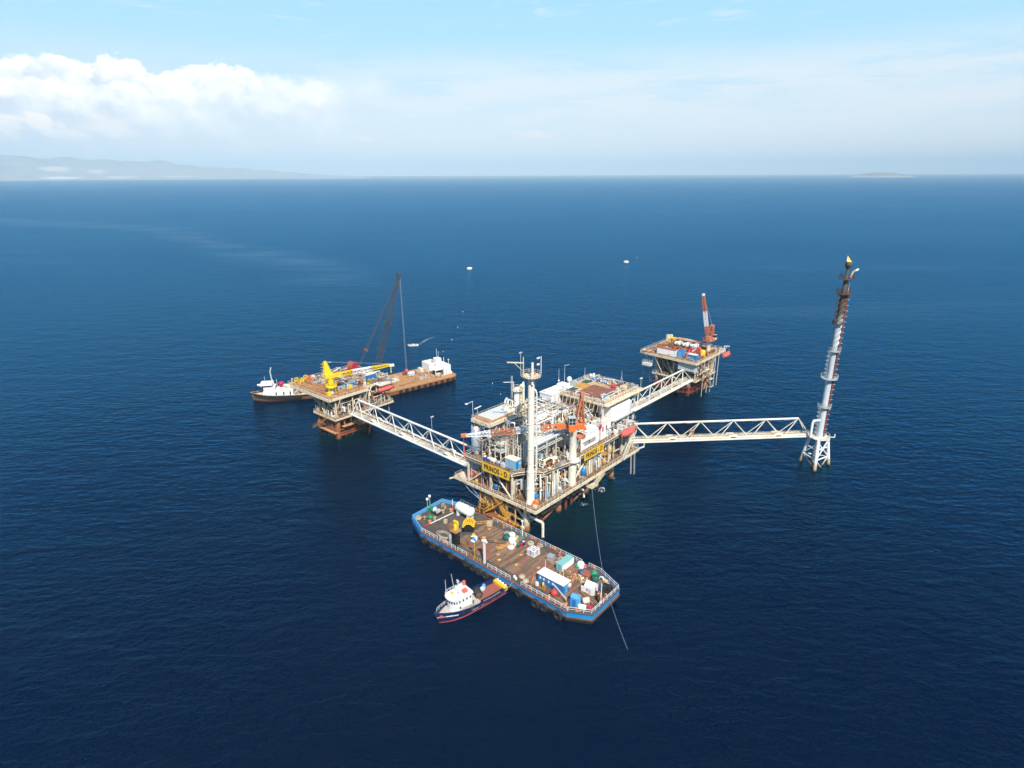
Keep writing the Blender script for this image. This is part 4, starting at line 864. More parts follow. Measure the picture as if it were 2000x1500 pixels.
obj('pole', MB().tube((0,0,0), (0,0,5.6), .08, n=6), K['pale steel'], t); obj('lamp', MB().tube((0,0,5.5), (-1.0,1.0,4.9), .07, n=5).cb(-1.3,1.3,4.6,.7,.7,.25), K['clean white'], t)
t = MAIN.thing('lamp_post', 'long white lamp on a bracket near the corner of the wing deck', 'lamp', 5.2, 27.4, 30.0)
obj('pole', MB().tube((0,0,0), (0,0,2.9), .07, n=5), K['pale steel'], t); obj('lamp', MB().beam((-.9,.3,2.7), (1.3,-.4,3.2), .26, .2), K['clean white'], t)
# air cooler hopper
t = MAIN.thing('air_cooler', 'grey hopper shaped air cooler with grid top, below the crane boom tip', 'cooler', 5.4, 17.4, 18.5)
obj('hopper', MB().prism([(-2.1,-1.3),(2.1,-1.3),(2.1,1.3),(-2.1,1.3)], 6.0, 7.0).prism([(-1.6,-.9),(1.6,-.9),(1.6,.9),(-1.6,.9)], 4.9, 5.98, 0, [(-2.1,-1.3),(2.1,-1.3),(2.1,1.3),(-2.1,1.3)]).prism([(-2.1,-1.3),(2.1,-1.3),(2.1,1.3),(-2.1,1.3)], 7.02, 8.3, 0, [(-2.7,-1.9),(2.7,-1.9),(2.7,1.9),(-2.7,1.9)]), K['bone'], t)
m = MB().box(-2.68,2.68,-1.88,1.88,8.3,8.36)
obj('fan_screen', m, K['dark grey'], t); m = MB()
for i in range(5): m.beam((-2.7+i*1.35,-1.9,8.45), (-2.7+i*1.35,1.9,8.45), .14)
for j in range(3): m.beam((-2.7,-1.9+j*1.9,8.45), (2.7,-1.9+j*1.9,8.45), .14)
obj('grid', m, K['silver'], t)
m = MB()
for a in (-1.9,1.9):
    for b in (-1.2,1.2): m.beam((a,b,0), (a,b,4.88), .26)
m.box(-2.6,2.6,-2.0,2.0,3.6,3.8); obj('support_frame', m, K['pale steel'], t)
MAIN.one('air_duct', 'pale green sloping duct under the wing deck, beside the hopper cooler', 'duct', MB().prism([(-2.4,-1.5),(2.4,-1.5),(2.4,1.5),(-2.4,1.5)], 0, 5.4).prism([(-2.4,-1.5),(2.4,-1.5),(2.4,1.5),(-2.4,1.5)], 5.42, 7.4, 0, [(-2.4,-.6),(2.4,-.6),(2.4,1.5),(-2.4,1.5)]), K['pale steel'], 12.2, 17.8, 18.5)
t = MAIN.thing('exhaust_stack', 'stout silver exhaust stack with white base beside the bridge landing', 'exhaust stack', 3.6, 26.6, 18.5)
obj('shell', MB().lathe((0,0,0), [(1.42,1.6),(1.42,9.4),(1.3,9.45),(1.3,8.6)], 20), K['silver'], t); obj('base_cone', MB().lathe((0,0,0), [(.8,0),(.85,.4),(1.46,1.2),(1.46,1.6)], 20), K['white'], t)
for z in (3.2,4.8,6.4,8.0): obj('band', MB().lathe((0,0,0), [(1.43,z),(1.47,z),(1.47,z+.1),(1.43,z+.1)], 20), K['grey'], t)
t = MAIN.thing('equipment_cabin', 'light blue box cabin with stained white roof above the left nameboard', 'cabin', 3.6, 11.6, 18.62)
obj('wall', MB().bev(-1.3,1.3,-2.0,2.0,.15,3.0,.06), K['light blue'], t); obj('side_panel', MB().box(-1.36,-1.32,-1.9,1.9,.3,2.9), K['faded blue'], t); obj('roof', MB().box(-1.4,1.4,-2.1,2.1,3.0,3.12), K['bone'], t)
obj('door', MB().box(-.9,0,-2.06,-2.02,.3,2.5), K['blue'], t); obj('window', MB().box(.45,.95,-2.06,-2.02,1.5,2.1), K['clean white'], t); obj('skid', MB().box(-1.3,1.3,-2,2,0,.14), K['grey'], t)
def barrel(name, label, F, a, b, z, mt, group, cap=None, h=.95, r_=.33, lying=None):
    m = MB()
    if lying is None: m.lathe((0,0,0), [(r_*.96,0),(r_,.03),(r_,h*.33),(r_*1.05,h*.34),(r_,h*.36),(r_,h*.66),(r_*1.05,h*.67),(r_,h*.69),(r_,h-.03),(r_*.93,h),(r_*.93,h-.04)], 12)
    else: m.drum((0,-h/2,r_), r_, h, (0,1,0), 12, .3).box(-r_*.7,r_*.7,-h*.35,-h*.2,0,r_*.5).box(-r_*.7,r_*.7,h*.2,h*.35,0,r_*.5)
    o = F.one(name, label, 'drum', m, K[mt], a, b, z, lying or 0, group)
    if cap: obj('lid', MB().lathe((0,0,h), [(r_*.9,0),(r_*.9,.04),(.05,.05)], 12), K[cap], o)
    return o
barrel('drum', 'blue and white drum behind the left nameboard, nearest the bridge', MAIN, 2.2, 21.6, 18.5, 'drum blue', None, 'clean white', 1.2, .6)
barrel('drum', 'dark blue drum, second behind the left nameboard from the bridge end', MAIN, 2.3, 20.2, 18.5, 'drum blue', None, 'clean white', 1.0, .5)
barrel('storage_tank', 'pale beige lying tank behind the left nameboard', MAIN, 2.6, 18.6, 18.5, 'bone', None, None, 2.2, .7, .01)
barrel('storage_tank', 'grey lying tank behind the left nameboard, between the beige tank and the blue cabin', MAIN, 2.6, 16.5, 18.5, 'silver', None, None, 1.8, .6, .01)
barrel('drum', 'small blue drum beside the light blue cabin on the upper floor', MAIN, 2.2, 15.0, 18.5, 'drum blue', None, None, 1.1, .5)
MAIN.one('crate', 'small whitish crate against the light blue cabin', 'crate', MB().bev(-.6,.6,-.7,.7,0,1.2,.05).box(-.62,.62,-.1,.1,.2,.3), K['pale steel'], 2.3, 14.2, 18.5)
t = MAIN.thing('nameboard', 'yellow board reading PRINOS - D on the left edge, above the red tank', 'sign', -.42, 14.9, 16.55, R(90)+PI)
SB = obj('board', MB().box(-5.4,5.4,-.06,.06,0,2.75), K['sign yellow'], t)
def lettering(txt, size, p, x, z, m_, sx=1.0, y=-.075, rx=90, ext=.012, off=.035, rz=0):
    cu = bpy.data.curves.new('lettering', 'FONT'); cu.body = txt; cu.size = size; cu.align_x = 'CENTER'; cu.align_y = 'CENTER'; cu.extrude = ext; cu.offset = off*size; cu.space_character = 1.12; cu.materials.append(m_)
    o = bpy.data.objects.new('lettering', cu); COL.objects.link(o); o.parent = p; o.location = (x, y, z); o.rotation_euler = (R(rx),0,R(rz)); o.scale = (sx,1,1); return o
lettering('PRINOS - D', 2.35, t, 0, 1.36, K['black'], .70)
obj('bracket', MB().box(-4.5,-4.3,.07,.36,.2,2.2).box(4.3,4.5,.07,.36,.2,2.2).box(-.1,.1,.07,.36,.2,2.2), K['grey'], t)
t = MAIN.thing('nameboard', 'yellow board reading PRINOS - D on the right edge, below the white cabin wall', 'sign', 29.3, .55, 16.6, 0)
obj('board', MB().box(-5.3,5.3,-.06,.06,0,2.6), K['sign yellow'], t); lettering('PRINOS - D', 2.25, t, 0, 1.3, K['black'], .72)
obj('bracket', MB().box(-4.5,-4.3,.07,.36,.2,1.2).box(4.3,4.5,.07,.36,.2,1.2), K['grey'], t)
# red tank on the side platform
t = MAIN.thing('pressure_tank', 'red horizontal tank on the side platform under the left nameboard', 'tank', 3.2, 27.2, 10.0, R(90))
obj('shell', MB().drum((-3.0,0,1.5), 1.15, 6.0, (1,0,0), 16, .35), K['coral red'], t)
for x in (-1.9,1.9): obj('saddle', MB().box(x-.2,x+.2,-.9,.9,0,.9), K['grey'], t)
obj('nozzle', MB().tube((2.0,0,2.5), (2.0,0,3.4), .14, n=6).tube((-2.2,0,2.5), (-2.2,0,4.6), .1, n=6), K['coral red'], t)
barrel('drum', 'ochre yellow drum on the side platform, next to the red tank', MAIN, 1.2, 24.4, 10.0, 'ochre', None, None, 1.3, .55)
barrel('drum', 'teal blue upright drum on the lower floor beneath the left nameboard', MAIN, 2.4, 17.2, 10.0, 'blue', None, None, 2.0, .95)
# blue motors along the lower right edge
for i, (a, b, l) in enumerate(((5.6,4.4,'blue pump motor on the lower floor, first right of the tall white column'), (7.9,2.6,'larger blue pump motor at the lower railing, right of the tall white column'), (11.4,3.2,'blue domed pump motor, third along the lower railing from the near corner'), (13.8,2.3,'dull blue pump motor, fourth along the lower railing from the near corner'), (18.0,3.6,'faded blue round vessel left of the crane pedestal foot'), (26.6,2.6,'bright blue upright motor on the lower floor under the right nameboard'), (33.6,3.2,'dark blue motor under the far end of the right nameboard'))):
    t = MAIN.thing('pump_motor', l, 'motor', a, b, 10.0, i*.7, 'blue motors along the lower floor edge'); s_ = (1,1.25,1.1,.9,1.3,1.15,1.1)[i]
    obj('casing', MB().drum((-.9*s_,0,.95*s_), .75*s_, 1.8*s_, (1,0,0), 14, .4) if i not in (5,) else MB().drum((0,0,.2), 1.0, 2.3, n=14, dome=.4), K[('blue','light blue','blue','washed blue','washed blue','blue','blue')[i]], t)
    obj('skid', MB().box(-1.2*s_,1.2*s_,-.6,.6,0,.3), K['grey'], t); obj('fan_cover', MB().lathe((.9*s_,0,.95*s_) if i != 5 else (0,0,2.45), [(.55*s_,0),(.55*s_,.25),(.2,.3)], 12, (1,0,0) if i != 5 else (0,0,1)), K['light blue'], t)
t = MAIN.thing('hose_reel', 'orange hose reel on the nearest corner of the lower floor', 'hose reel', 1.9, 1.6, 10.0, .5)
obj('drum', MB().lathe((-.5,0,1.1), [(1.0,0),(1.0,.08),(.55,.09),(.55,.9),(1.0,.92),(1.0,1.0)], 16, (1,0,0)), K['orange'], t); obj('stand', MB().box(-.7,-.55,-.6,.6,0,1.1).box(.55,.7,-.6,.6,0,1.1).box(-.7,.7,-.7,.7,0,.12), K['cream'], t)
t = MAIN.thing('silo', 'grey silo with white cone hanging below the right nameboard', 'silo', 33.0, 3.2, 10.0)
obj('shell', MB().lathe((0,0,0), [(1.35,3.1),(1.35,7.6),(.5,7.8)], 16), K['silver'], t); obj('cone', MB().lathe((0,0,0), [(.3,1.3),(1.36,2.7),(1.36,3.1)], 16), K['clean white'], t)
obj('leg', MB().box(-1.2,-1.0,-.1,.1,0,3).box(1.0,1.2,-.1,.1,0,3).box(-.1,.1,1.0,1.2,0,3), K['pale steel'], t)
MAIN.one('walkway_gantry', 'ochre raised walkway frame on the lower floor right of the silo', 'gantry', MB().box(-3,3,-.8,.8,3.2,3.35).rail([(-3,-.8,3.35),(3,-.8,3.35)], 1.1).box(-2.9,-2.7,-.7,-.5,0,3.2).box(2.7,2.9,-.7,-.5,0,3.2), K['ochre'], 40.5, 2.6, 10.0)
barrel('drum', 'yellow drum on the lower floor near the right end stairs', MAIN, 37.8, 2.2, 10.0, 'ochre', None, None, 1.7, .7)
# equipment on the open upper floor
t = MAIN.thing('control_box', 'small pale blue box on a post on the brown open floor', 'cabinet', 12.6, 8.2, 18.5)
obj('post', MB().tube((0,0,0), (0,0,1.0), .1, n=6), K['grey'], t); obj('box', MB().bev(-.7,.7,-.6,.6,1.0,2.4,.06), K['washed blue'], t)
t = MAIN.thing('pump_skid', 'brown rusty pump skid on the open upper floor by the railing', 'pump', 12.0, 5.0, 18.5)
obj('base', MB().box(-1.8,1.8,-1.1,1.1,0,.3), K['rust'], t); obj('casing', MB().drum((-1.4,0,1.0), .65, 1.7, (1,0,0), 12).tube((.6,0,.4), (.6,0,1.9), .5, n=12), K['brown deck'], t); obj('motor', MB().drum((.9,0,.9), .4, 1.0, (1,0,0), 10), K['rust'], t)
MAIN.one('screen_panel', 'blank grey panel leaning on the upper railing left of the crane pedestal', 'panel', MB().bev(-2.2,2.2,-.05,.05,0,1.5,.02), K['silver'], 13.6, 1.7, 18.62)
for i, (a, b) in enumerate(((17.6,9.2),(19.4,8.9),(20.6,10.0))):
    MAIN.one('fire_cabinet', 'small cream cabinet standing behind the railing left of the crane pedestal', 'cabinet', MB().bev(-.35,.35,-.3,.3,0,1.5,.04), K['cream'], a, b, 18.5, 0, 'cream cabinets on the open floor')
t = MAIN.thing('surge_drum', 'large white horizontal vessel among pipes behind the tall column', 'vessel', 22.8, 16.4, 24.8)
obj('shell', MB().drum((-3.2,0,2.5), 1.75, 6.4, (1,0,0), 18, .4), K['white'], t)
for x in (-2,2): obj('saddle', MB().box(x-.2,x+.2,-1.2,1.2,0,1.4), K['pale steel'], t)
obj('nozzle', MB().tube((1.4,0,4.1), (1.4,0,5.0), .25, n=8).tube((-1.4,0,4.1), (-1.4,0,4.8), .3, n=8), K['white'], t)
t = MAIN.thing('heat_exchanger', 'long white slanting exchanger tube left of the crane cab', 'exchanger', 28.5, 14.6, 24.8, R(-10))
obj('shell', MB().drum((-4.5,0,2.0), .85, 9.0, (1,0,0), 14, .35), K['clean white'], t); obj('saddle', MB().box(-3.2,-2.9,-.6,.6,0,1.3).box(2.9,3.2,-.6,.6,0,1.3), K['bone'], t)
for i, (a, b, h_, l) in enumerate(((38.2,9.6,7.2,'taller of the two grey upright tanks right of the crane'), (39.6,7.4,6.2,'shorter of the two grey upright tanks right of the crane'))):
    t = MAIN.thing('upright_tank', l, 'tank', a, b, 18.5); obj('shell', MB().drum((0,0,0), .85, h_, n=14, dome=.3), K['silver'], t); obj('vent', MB().tube((0,0,h_-.1), (0,0,h_+1), .1, n=6), K['pale steel'], t)
t = MAIN.thing('switchgear_house', 'long low white cabin behind the right nameboard', 'cabin', 31.0, 5.4, 18.5)
obj('wall', MB().bev(-4.7,4.7,-2.3,2.3,0,4.9,.08), K['clean white'], t); obj('roof', MB().box(-4.8,4.8,-2.4,2.4,4.9,5.05), K['white'], t)
obj('louvre', MB().box(-3.6,2.6,-2.36,-2.31,1.2,2.6), K['silver'], t); obj('beacon', MB().tube((4.6,-2.7,.5), (4.6,-2.7,5.2), .1, n=6).ell((4.6,-2.7,5.4), .75, .3, .8), K['crimson'], t)
t = MAIN.thing('laboratory_cabin', 'taller white cabin with narrow windows under the big white module', 'cabin', 39.4, 5.0, 18.5)
obj('wall', MB().bev(-3.2,3.2,-1.8,1.8,0,5.6,.08), K['clean white'], t); obj('roof', MB().box(-3.3,3.3,-1.9,1.9,5.6,5.75), K['bone'], t)
for x in (-1.9,.2): obj('window', MB().box(x,x+.6,-1.86,-1.81,2.8,4.4), K['red rust'], t)
obj('door', MB().box(1.6,2.5,-1.86,-1.81,.1,2.2), K['pale steel'], t)
# big white module
t = MAIN.thing('cabin_module', 'big plain white module raised on legs at the right end of the platform', 'module', 49.0, 5.8, 22.6)
P8 = [(-5.8,-2.2),(-4.6,-3.4),(4.6,-3.4),(5.8,-2.2),(5.8,2.9),(-5.8,2.9)]
obj('shell', MB().prism([(x*.96,y*.9) for x, y in P8], 0, .7, 0, P8).prism(P8, .71, 4.6).prism(P8, 4.62, 5.1, 0, [(x*.97,y*.93) for x, y in P8]), K['clean white'], t)
obj('leg', MB().box(-4.6,-4.3,-2.6,-2.3,-4.05,0).box(4.3,4.6,-2.6,-2.3,-4.05,0).box(-4.6,-4.3,2.2,2.5,-4.05,0).box(4.3,4.6,2.2,2.5,-4.05,0), K['bone'], t)
obj('door', MB().box(5.82,5.88,-.6,.4,.8,3.0), K['silver'], t); obj('drain_pipe', MB().tube((4.0,-3.5,.6), (4.0,-3.5,4.6), .09, n=5), K['silver'], t)
obj('vent_hood', MB().bev(1.5,2.6,-.4,.6,5.1,5.7,.08), K['silver'], t)
MAIN.one('platform_deck', 'small white outrigger shelf sticking out beyond the big white module', 'shelf', MB().box(-3,3,-.6,.6,0,.3), K['clean white'], 57.2, 3.0, 23.4)
# white building at the back
t = MAIN.thing('living_quarters', 'large white flat roofed building at the back with a white dome and aerials', 'building', 41.3, 24.8, 18.5)
obj('wall', MB().bev(-6.0,6.2,-2.6,2.6,0,11.2,.1), K['clean white'], t); obj('roof', MB().box(-6.15,6.35,-2.75,2.75,11.2,11.5), K['clean white'], t); obj('roof_box', MB().bev(2.2,5.2,-1.9,1.6,11.5,12.6,.08), K['white'], t)
obj('window', MB().box(-6.06,-6.01,-.5,.3,8.2,9.3), K['grey'], t); obj('drain_pipe', MB().tube((-4.4,-2.7,.2), (-4.4,-2.7,11), .08, n=5), K['silver'], t)
obj('roof_lamp', MB().tube((-5,1,11.5), (-5,1,12.2), .07, n=5).cb(-5,1,12.2,1.2,.4,.2), K['clean white'], t)
t = MAIN.thing('radome', 'white ball radome on a stalk beside the roof deck', 'radome', 47.0, 23.6, 29.95); obj('stalk', MB().lathe((0,0,0), [(.45,0),(.3,1.6)], 10), K['bone'], t); obj('dome', MB().ell((0,0,2.4), .9, .9, 1.0), K['white'], t)
for a, b, h_, l in ((44.6,26.4,6.2,'white whip aerial with a collar on the white building'), (46.6,25.4,7.5,'aerial with a small drooping flag behind the radome'), (56.0,23.4,4.5,'thin aerial at the back railing of the roof deck'), (60.0,10.6,5.0,'white tripod aerial behind the brushwood heap')):
    t = MAIN.thing('aerial', l, 'aerial', a, b, 29.95); obj('mast', MB().tube((0,0,0), (0,0,h_), .09, .05, n=6), K['pale steel'], t)
    if 'collar' in l: obj('collar', MB().lathe((0,0,1.6), [(.1,0),(.3,.1),(.3,.5),(.1,.6)], 8), K['clean white'], t)
    if 'flag' in l: obj('flag', MB().prism([(0,-.02),(1.9,-.5),(2.0,-.45),(0,.03)], h_-.5, h_-.3), K['silver'], t)
    if 'tripod' in l: obj('stay', MB().tube((0,0,3), (1,.6,0), .05, n=4).tube((0,0,3), (-1,.6,0), .05, n=4).tube((0,0,3), (0,-1.1,0), .05, n=4), K['pale steel'], t)
# roof deck: painted sheets, drums, scrap
def sheet(label, name, cat, mt, a, b, sa, sb, z=29.9, h=.08): return MAIN.one(name, label, cat, MB().bev(-sa/2,sa/2,-sb/2,sb/2,0,h,.02), K[mt], a, b, z)
K['board'] = deck_mat('brown roof boards', (.20,.075,.045), (.34,.15,.09), (.14,.05,.035), .35, 2.2)
MAIN.one('board_floor', 'brown board floor with dark seams in the middle of the roof deck', 'floor panel', MB().box(-6.2,5.4,-5.2,5.0,0,.09), K['board'], 48.2, 12.8, 29.9)
sheet('yellow ochre sheet on the roof deck between the green patch and brown boards', 'painted_sheet', 'sheet', 'ochre', 50.2, 20.2, 4.8, 4.4)
sheet('pale cream sheet on the roof deck in front of the drums', 'painted_sheet', 'sheet', 'pale wood', 55.4, 17.4, 2.6, 4.6)
sheet('dark green sheet at the back of the roof deck', 'painted_sheet', 'sheet', 'dark green', 54.6, 21.6, 3.4, 2.6)
sheet('worn green sheet at the left end of the roof deck by the cable spool', 'painted_sheet', 'sheet', 'dark green', 45.0, 20.6, 3.4, 2.6)
t = MAIN.thing('cable_spool', 'grey cable spool on edge at the left corner of the roof deck', 'spool', 47.8, 22.2, 29.9, R(20)); obj('flange', MB().lathe((-.5,0,1.1), [(1.1,0),(1.1,.1),(.5,.12)], 16, (1,0,0)), K['grey'], t); obj('flange', MB().lathe((.4,0,1.1), [(.5,0),(1.1,.02),(1.1,.12)], 16, (1,0,0)), K['grey'], t); obj('winding', MB().lathe((-.38,0,1.1), [(.8,0),(.8,.78)], 14, (1,0,0)), K['rope'], t)
rnd = random.Random(8)
for i in range(14):
    mt, cp = (('drum blue','clean white'), ('drum blue',None), ('light blue','clean white'), ('drum blue','light blue'))[i % 4]
    barrel('drum', 'blue drum in the cluster along the back railing of the roof deck', MAIN, 57.4+rnd.uniform(-.9,.9), 14.8+i*.52, 29.9, mt, 'blue drums on the roof deck', cp, 1.05, .4)
for a, b, mt, l in ((58.9,22.6,'bone','large beige round tub at the back corner of the roof deck'), (58.2,21.0,'washed blue','pale blue tub beside the beige tub on the roof deck'), (58.8,19.2,'light rust','rusty drum standing among the blue drums')): barrel('tub', l, MAIN, a, b, 29.9, mt, None, None, 1.5, .62)
MAIN.one('gas_bottle', 'bright red rounded gas bottle standing beside the brushwood heap', 'gas bottle', MB().lathe((0,0,0), [(.55,0),(.62,.2),(.62,1.2),(.4,1.6),(.15,1.75),(.15,1.95)], 12), K['crimson'], 54.6, 10.6, 29.9)
sc_ = MB(); rnd = random.Random(6)
for _ in range(150):
    a, b = rnd.gauss(0,1.7), rnd.gauss(0,1.5); th = rnd.uniform(0,6.28); l_ = rnd.uniform(.8,2.2); z = max(.05, 1.5*math.exp(-(a*a+b*b)/3.2)*rnd.random())
    sc_.pipe([(a,b,z),(a+.5*l_*math.cos(th),b+.5*l_*math.sin(th),z+rnd.uniform(0,.5)),(a+l_*math.cos(th+.4),b+l_*math.sin(th+.4),max(.04,z+rnd.uniform(-.4,.2)))], .05, 4)
MAIN.one('scrap_heap', 'tangled heap of rusty brown scrap wire on the right of the roof deck', 'scrap heap', sc_, K['rust'], 57.4, 9.2, 29.9)
t = MAIN.thing('water_tank', 'whitish green box tank at the front railing of the roof deck', 'tank', 44.2, 7.2, 29.9); obj('shell', MB().bev(-1.1,1.1,-.9,.9,0,1.5,.08), K['washed blue'], t); obj('lid', MB().lathe((0,0,1.5), [(.3,0),(.3,.12)], 10), K['grey'], t)
MAIN.one('pallet_stack', 'low greenish stack of panels beside the white box tank', 'stack', MB().box(-1.5,1.5,-1.1,1.1,0,.25).box(-1.3,1.4,-1.0,.9,.27,.5), K['pale steel'], 47.4, 7.0, 29.9)
t = MAIN.thing('lamp_post', 'short lamp on a post at the right corner of the roof deck walkway', 'lamp', 62.6, 4.4, 29.4); obj('pole', MB().tube((0,0,-3.0), (0,0,3.4), .08, n=6), K['pale steel'], t); obj('lamp', MB().cb(0,0,3.4,1.1,.5,.25), K['clean white'], t)
# lifeboats
def lifeboat(label, F, a, b, z, rz, L=7.5):
    t = F.thing('lifeboat', label, 'lifeboat', a, b, z, rz, 'lifeboats')
    m = MB(); n = 14; k = 10; vs = []
    for i in range(n+1):
        u = i/n; w_ = 1.35*(math.sin(PI*min(1, max(0, u*.94+.03)))**.55); ht = .25*abs(2*u-1)**3
        for j in range(k):
            th = 2*PI*j/k; y = w_*math.cos(th); zz = (1.15 if math.sin(th) > 0 else 1.0)*math.sin(th)*(.75+.25*w_/1.35)
            vs.append((-L/2+L*u, y, zz+1.0+ht))
    m.add(vs, [(i*k+j, i*k+(j+1) % k, (i+1)*k+(j+1) % k, (i+1)*k+j) for i in range(n) for j in range(k)], True); m.add(vs[:k], [tuple(range(k))]); m.add(vs[-k:], [tuple(reversed(range(k)))])
    obj('hull', m, K['coral red'], t); obj('gunwale', MB().box(-L*.42,L*.42,-1.42,-1.32,.95,1.1).box(-L*.42,L*.42,1.32,1.42,.95,1.1), K['red'], t)
    obj('hatch', MB().bev(-.9,.9,-.6,.6,1.95,2.4,.1), K['coral red'], t)
    return t
def davit(label, F, a, b, z, rz, L=7.0, h=4.0):
    t = F.thing('lifeboat_davit', label, 'davit', a, b, z, rz)
    for x in (-L*.38, L*.38):
        obj('arm', MB().beam((x,2.6,0), (x,2.2,h), .36).beam((x,2.3,h-.1), (x,-.3,h+.1), .32).beam((x,2.5,h*.45), (x,.6,h), .2), K['white'], t)
        obj('fall', MB().tube((x,0,h), (x,0,2.4), .05, n=4), K['grey'], t)
    return t
lifeboat('coral red enclosed lifeboat hanging on the right side of the production platform', MAIN, 46.6, -1.0, 18.4, 0)
davit('white twin arm davit above the lifeboat on the production platform', MAIN, 46.6, -1.0, 18.4, 0)
lifeboat('coral red enclosed lifeboat hanging beside the yellow crane platform', ALPHA, 28.6, 1.9, 14.2, R(2), 8.2)
davit('cream twin arm davit over the lifeboat on the yellow crane platform', ALPHA, 28.6, 1.9, 14.2, R(2), 8.0, 4.2)
lifeboat('coral red enclosed lifeboat hanging at the grey-legged platform with white tanks', BETA, 28.2, -2.4, 15.6, R(4), 8.0)
davit('white twin arm davit at the outer corner of the grey-legged platform', BETA, 28.2, -2.4, 15.6, R(4), 8.0, 4.6)
# orange pedestal crane
t = MAIN.thing('pedestal_crane', 'orange pedestal crane with orange and white lattice boom lying low across the platform', 'crane', 19.6, 1.8, 10.0)
obj('pedestal', MB().lathe((0,0,0), [(1.25,0),(1.25,10),(1.12,10.5),(1.12,17.2),(1.3,17.6),(1.3,18.6)], 20), K['bone'], t)
m = MB(); ringdeck(m, 8.5, 1.2, 2.5, 12); obj('lower_landing', m, K['white'], t)
m = MB(); ringdeck(m, 16.2, 1.2, 3.6, 12, -1.6, 1.4); obj('upper_landing', m, K['faded orange'], t)
bd_ = math.atan2(*(lambda v: (v.y, v.x))(MAIN.inv(Vector((-13.2,163.2,0)))-MAIN.inv(MAIN(19.6,1.8,0)))); ux, uy = math.cos(bd_), math.sin(bd_)
def cl(x, y, z): return (x*ux-y*uy, x*uy+y*ux, z)
def orient(m): m.v = [cl(*p) for p in m.v]; return m
obj('machine_house', orient(MB().bev(-2.8,1.8,-1.3,1.3,18.6,20.4,.1).box(-3.6,-2.8,-1.6,1.6,18.5,18.9)), K['orange'], t)
cabm = orient(MB().bev(.2,2.2,1.32,3.1,18.7,21.0,.1)); cab_ = obj('cab', cabm, K['orange'], t)
obj('cab_window', orient(MB().bev(.25,2.15,1.4,3.02,21.02,23.0,.06)), K['glass'], cab_); fr_ = MB()
for x in (.2,1.2,2.2):
    for y in (1.35,2.2,3.07): fr_.box(x-.06,x+.06,y-.06,y+.06,20.9,23.1)
fr_.box(.12,2.28,1.28,3.14,23.05,23.2).box(.14,2.26,1.3,3.12,21.9,22.0); obj('window_frame', orient(fr_), K['pale steel'], cab_)
gm = MB()
for y in (-1.1,1.1): gm.beam((-.4,y,20.4), (-2.2,y*.55,29.4), .34).beam((-3.0,y,20.0), (-2.4,y*.55,29.4), .26).beam((-1.3,y,24.5), (-2.7,y*.8,24.5), .18)
for z in (22.5,25,27.5,29.3): gm.beam((-1.0-(z-20)*.12,-1.1+(z-20)*.05,z), (-1.0-(z-20)*.12,1.1-(z-20)*.05,z), .2)
gm.bev(-2.9,-1.8,-.7,.7,28.8,29.9,.08); obj('gantry', orient(gm), K['faded orange'], t)
obj('ladder_tower', orient(MB().lattice((-2.6,-.9,19), (-2.6,-.9,27.6), .9, .8, 7, .07, .05, (1,0,0))), K['red rust'], t)
obj('winch_drum', orient(MB().drum((-2.2,-.9,21.0), .5, 1.8, (0,1,0), 12).drum((-.6,-.7,20.9), .4, 1.4, (0,1,0), 12)), K['faded orange'], t)
obj('tank', orient(MB().drum((-1.2,-1.9,19.6), .45, 4.6, (0,0,1), 12)), K['pale steel'], t)
BL = 32.0
mm = [K['orange'], K['clean white']]
for i, (f0, f1) in enumerate(((0,.27),(.27,.52),(.52,.76),(.76,1.0))):
    p_ = Vector((1.8+(BL-1.8)*f0, 0, 19.7-.9*f0)); q_ = Vector((1.8+(BL-1.8)*f1, 0, 19.7-.9*f1)); w0, w1 = (1.0,1.55,1.55,1.4)[i], (1.55,1.55,1.4,.55)[i]
    obj('boom_section', orient(MB().lattice(p_, q_, w0*.9, w1*.9, 6, .105, .06)), K[('orange','clean white','faded orange','clean white')[i]], t)
obj('boom_root', orient(MB().prism([(1.2,-.7),(5.4,-.85),(5.4,.85),(1.2,.7)], 19.0, 20.2)), K['orange'], t)
obj('boom_tip', orient(MB().bev(BL-.4,BL+1.4,-.3,.3,18.3,19.5,.1)), K['faded orange'], t)
obj('hook_block', orient(MB().beam((BL+.6,0,12.2), (BL+.6,0,16.4), .34).tube((BL+.6,0,16.2), (BL+.6,0,18.4), .06, n=4)), K['coral red'], t)
obj('pendant_rope', orient(MB().tube((-2.3,.4,29.3), (BL*.96,.3,19.6), .025, n=4).tube((-2.3,-.4,29.3), (BL*.96,-.3,19.6), .025, n=4)), K['grey'], t)
# ------------------------------------------------------------------ things on the yellow-crane platform
t = ALPHA.thing('pedestal_crane', 'bright yellow pedestal crane with a yellow and white lattice boom held level', 'crane', 6.4, 7.4, 18.0)
obj('pedestal', MB().lathe((0,0,0), [(.95,0),(.95,1.8),(1.15,2.0),(1.15,2.6)], 16), K['bone'], t)
for a in range(4): obj('support_leg', MB().beam((1.9*math.cos(a*PI/2+.4),1.9*math.sin(a*PI/2+.4),0), (1.9*math.cos(a*PI/2+.4),1.9*math.sin(a*PI/2+.4),2.5), .26), K['yellow'], t)
m = MB().lathe((0,0,0), [(2.2,2.5),(2.3,2.6),(2.3,3.4),(2.2,3.5)], 16); m.rail([(*p, 3.5) for p in circ(2.2,12)], 1.1, 1.0, .07); obj('ring_platform', m, K['yellow'], t)
tip = ALPHA.inv(Vector((0,0,0))); dxy = (27.0-6.4, -3.9-7.4); L_ = math.hypot(*dxy); ux, uy = dxy[0]/L_, dxy[1]/L_
obj('column', MB().lathe((0,0,0), [(1.3,3.5),(1.3,6.4)], 14), K['yellow'], t)
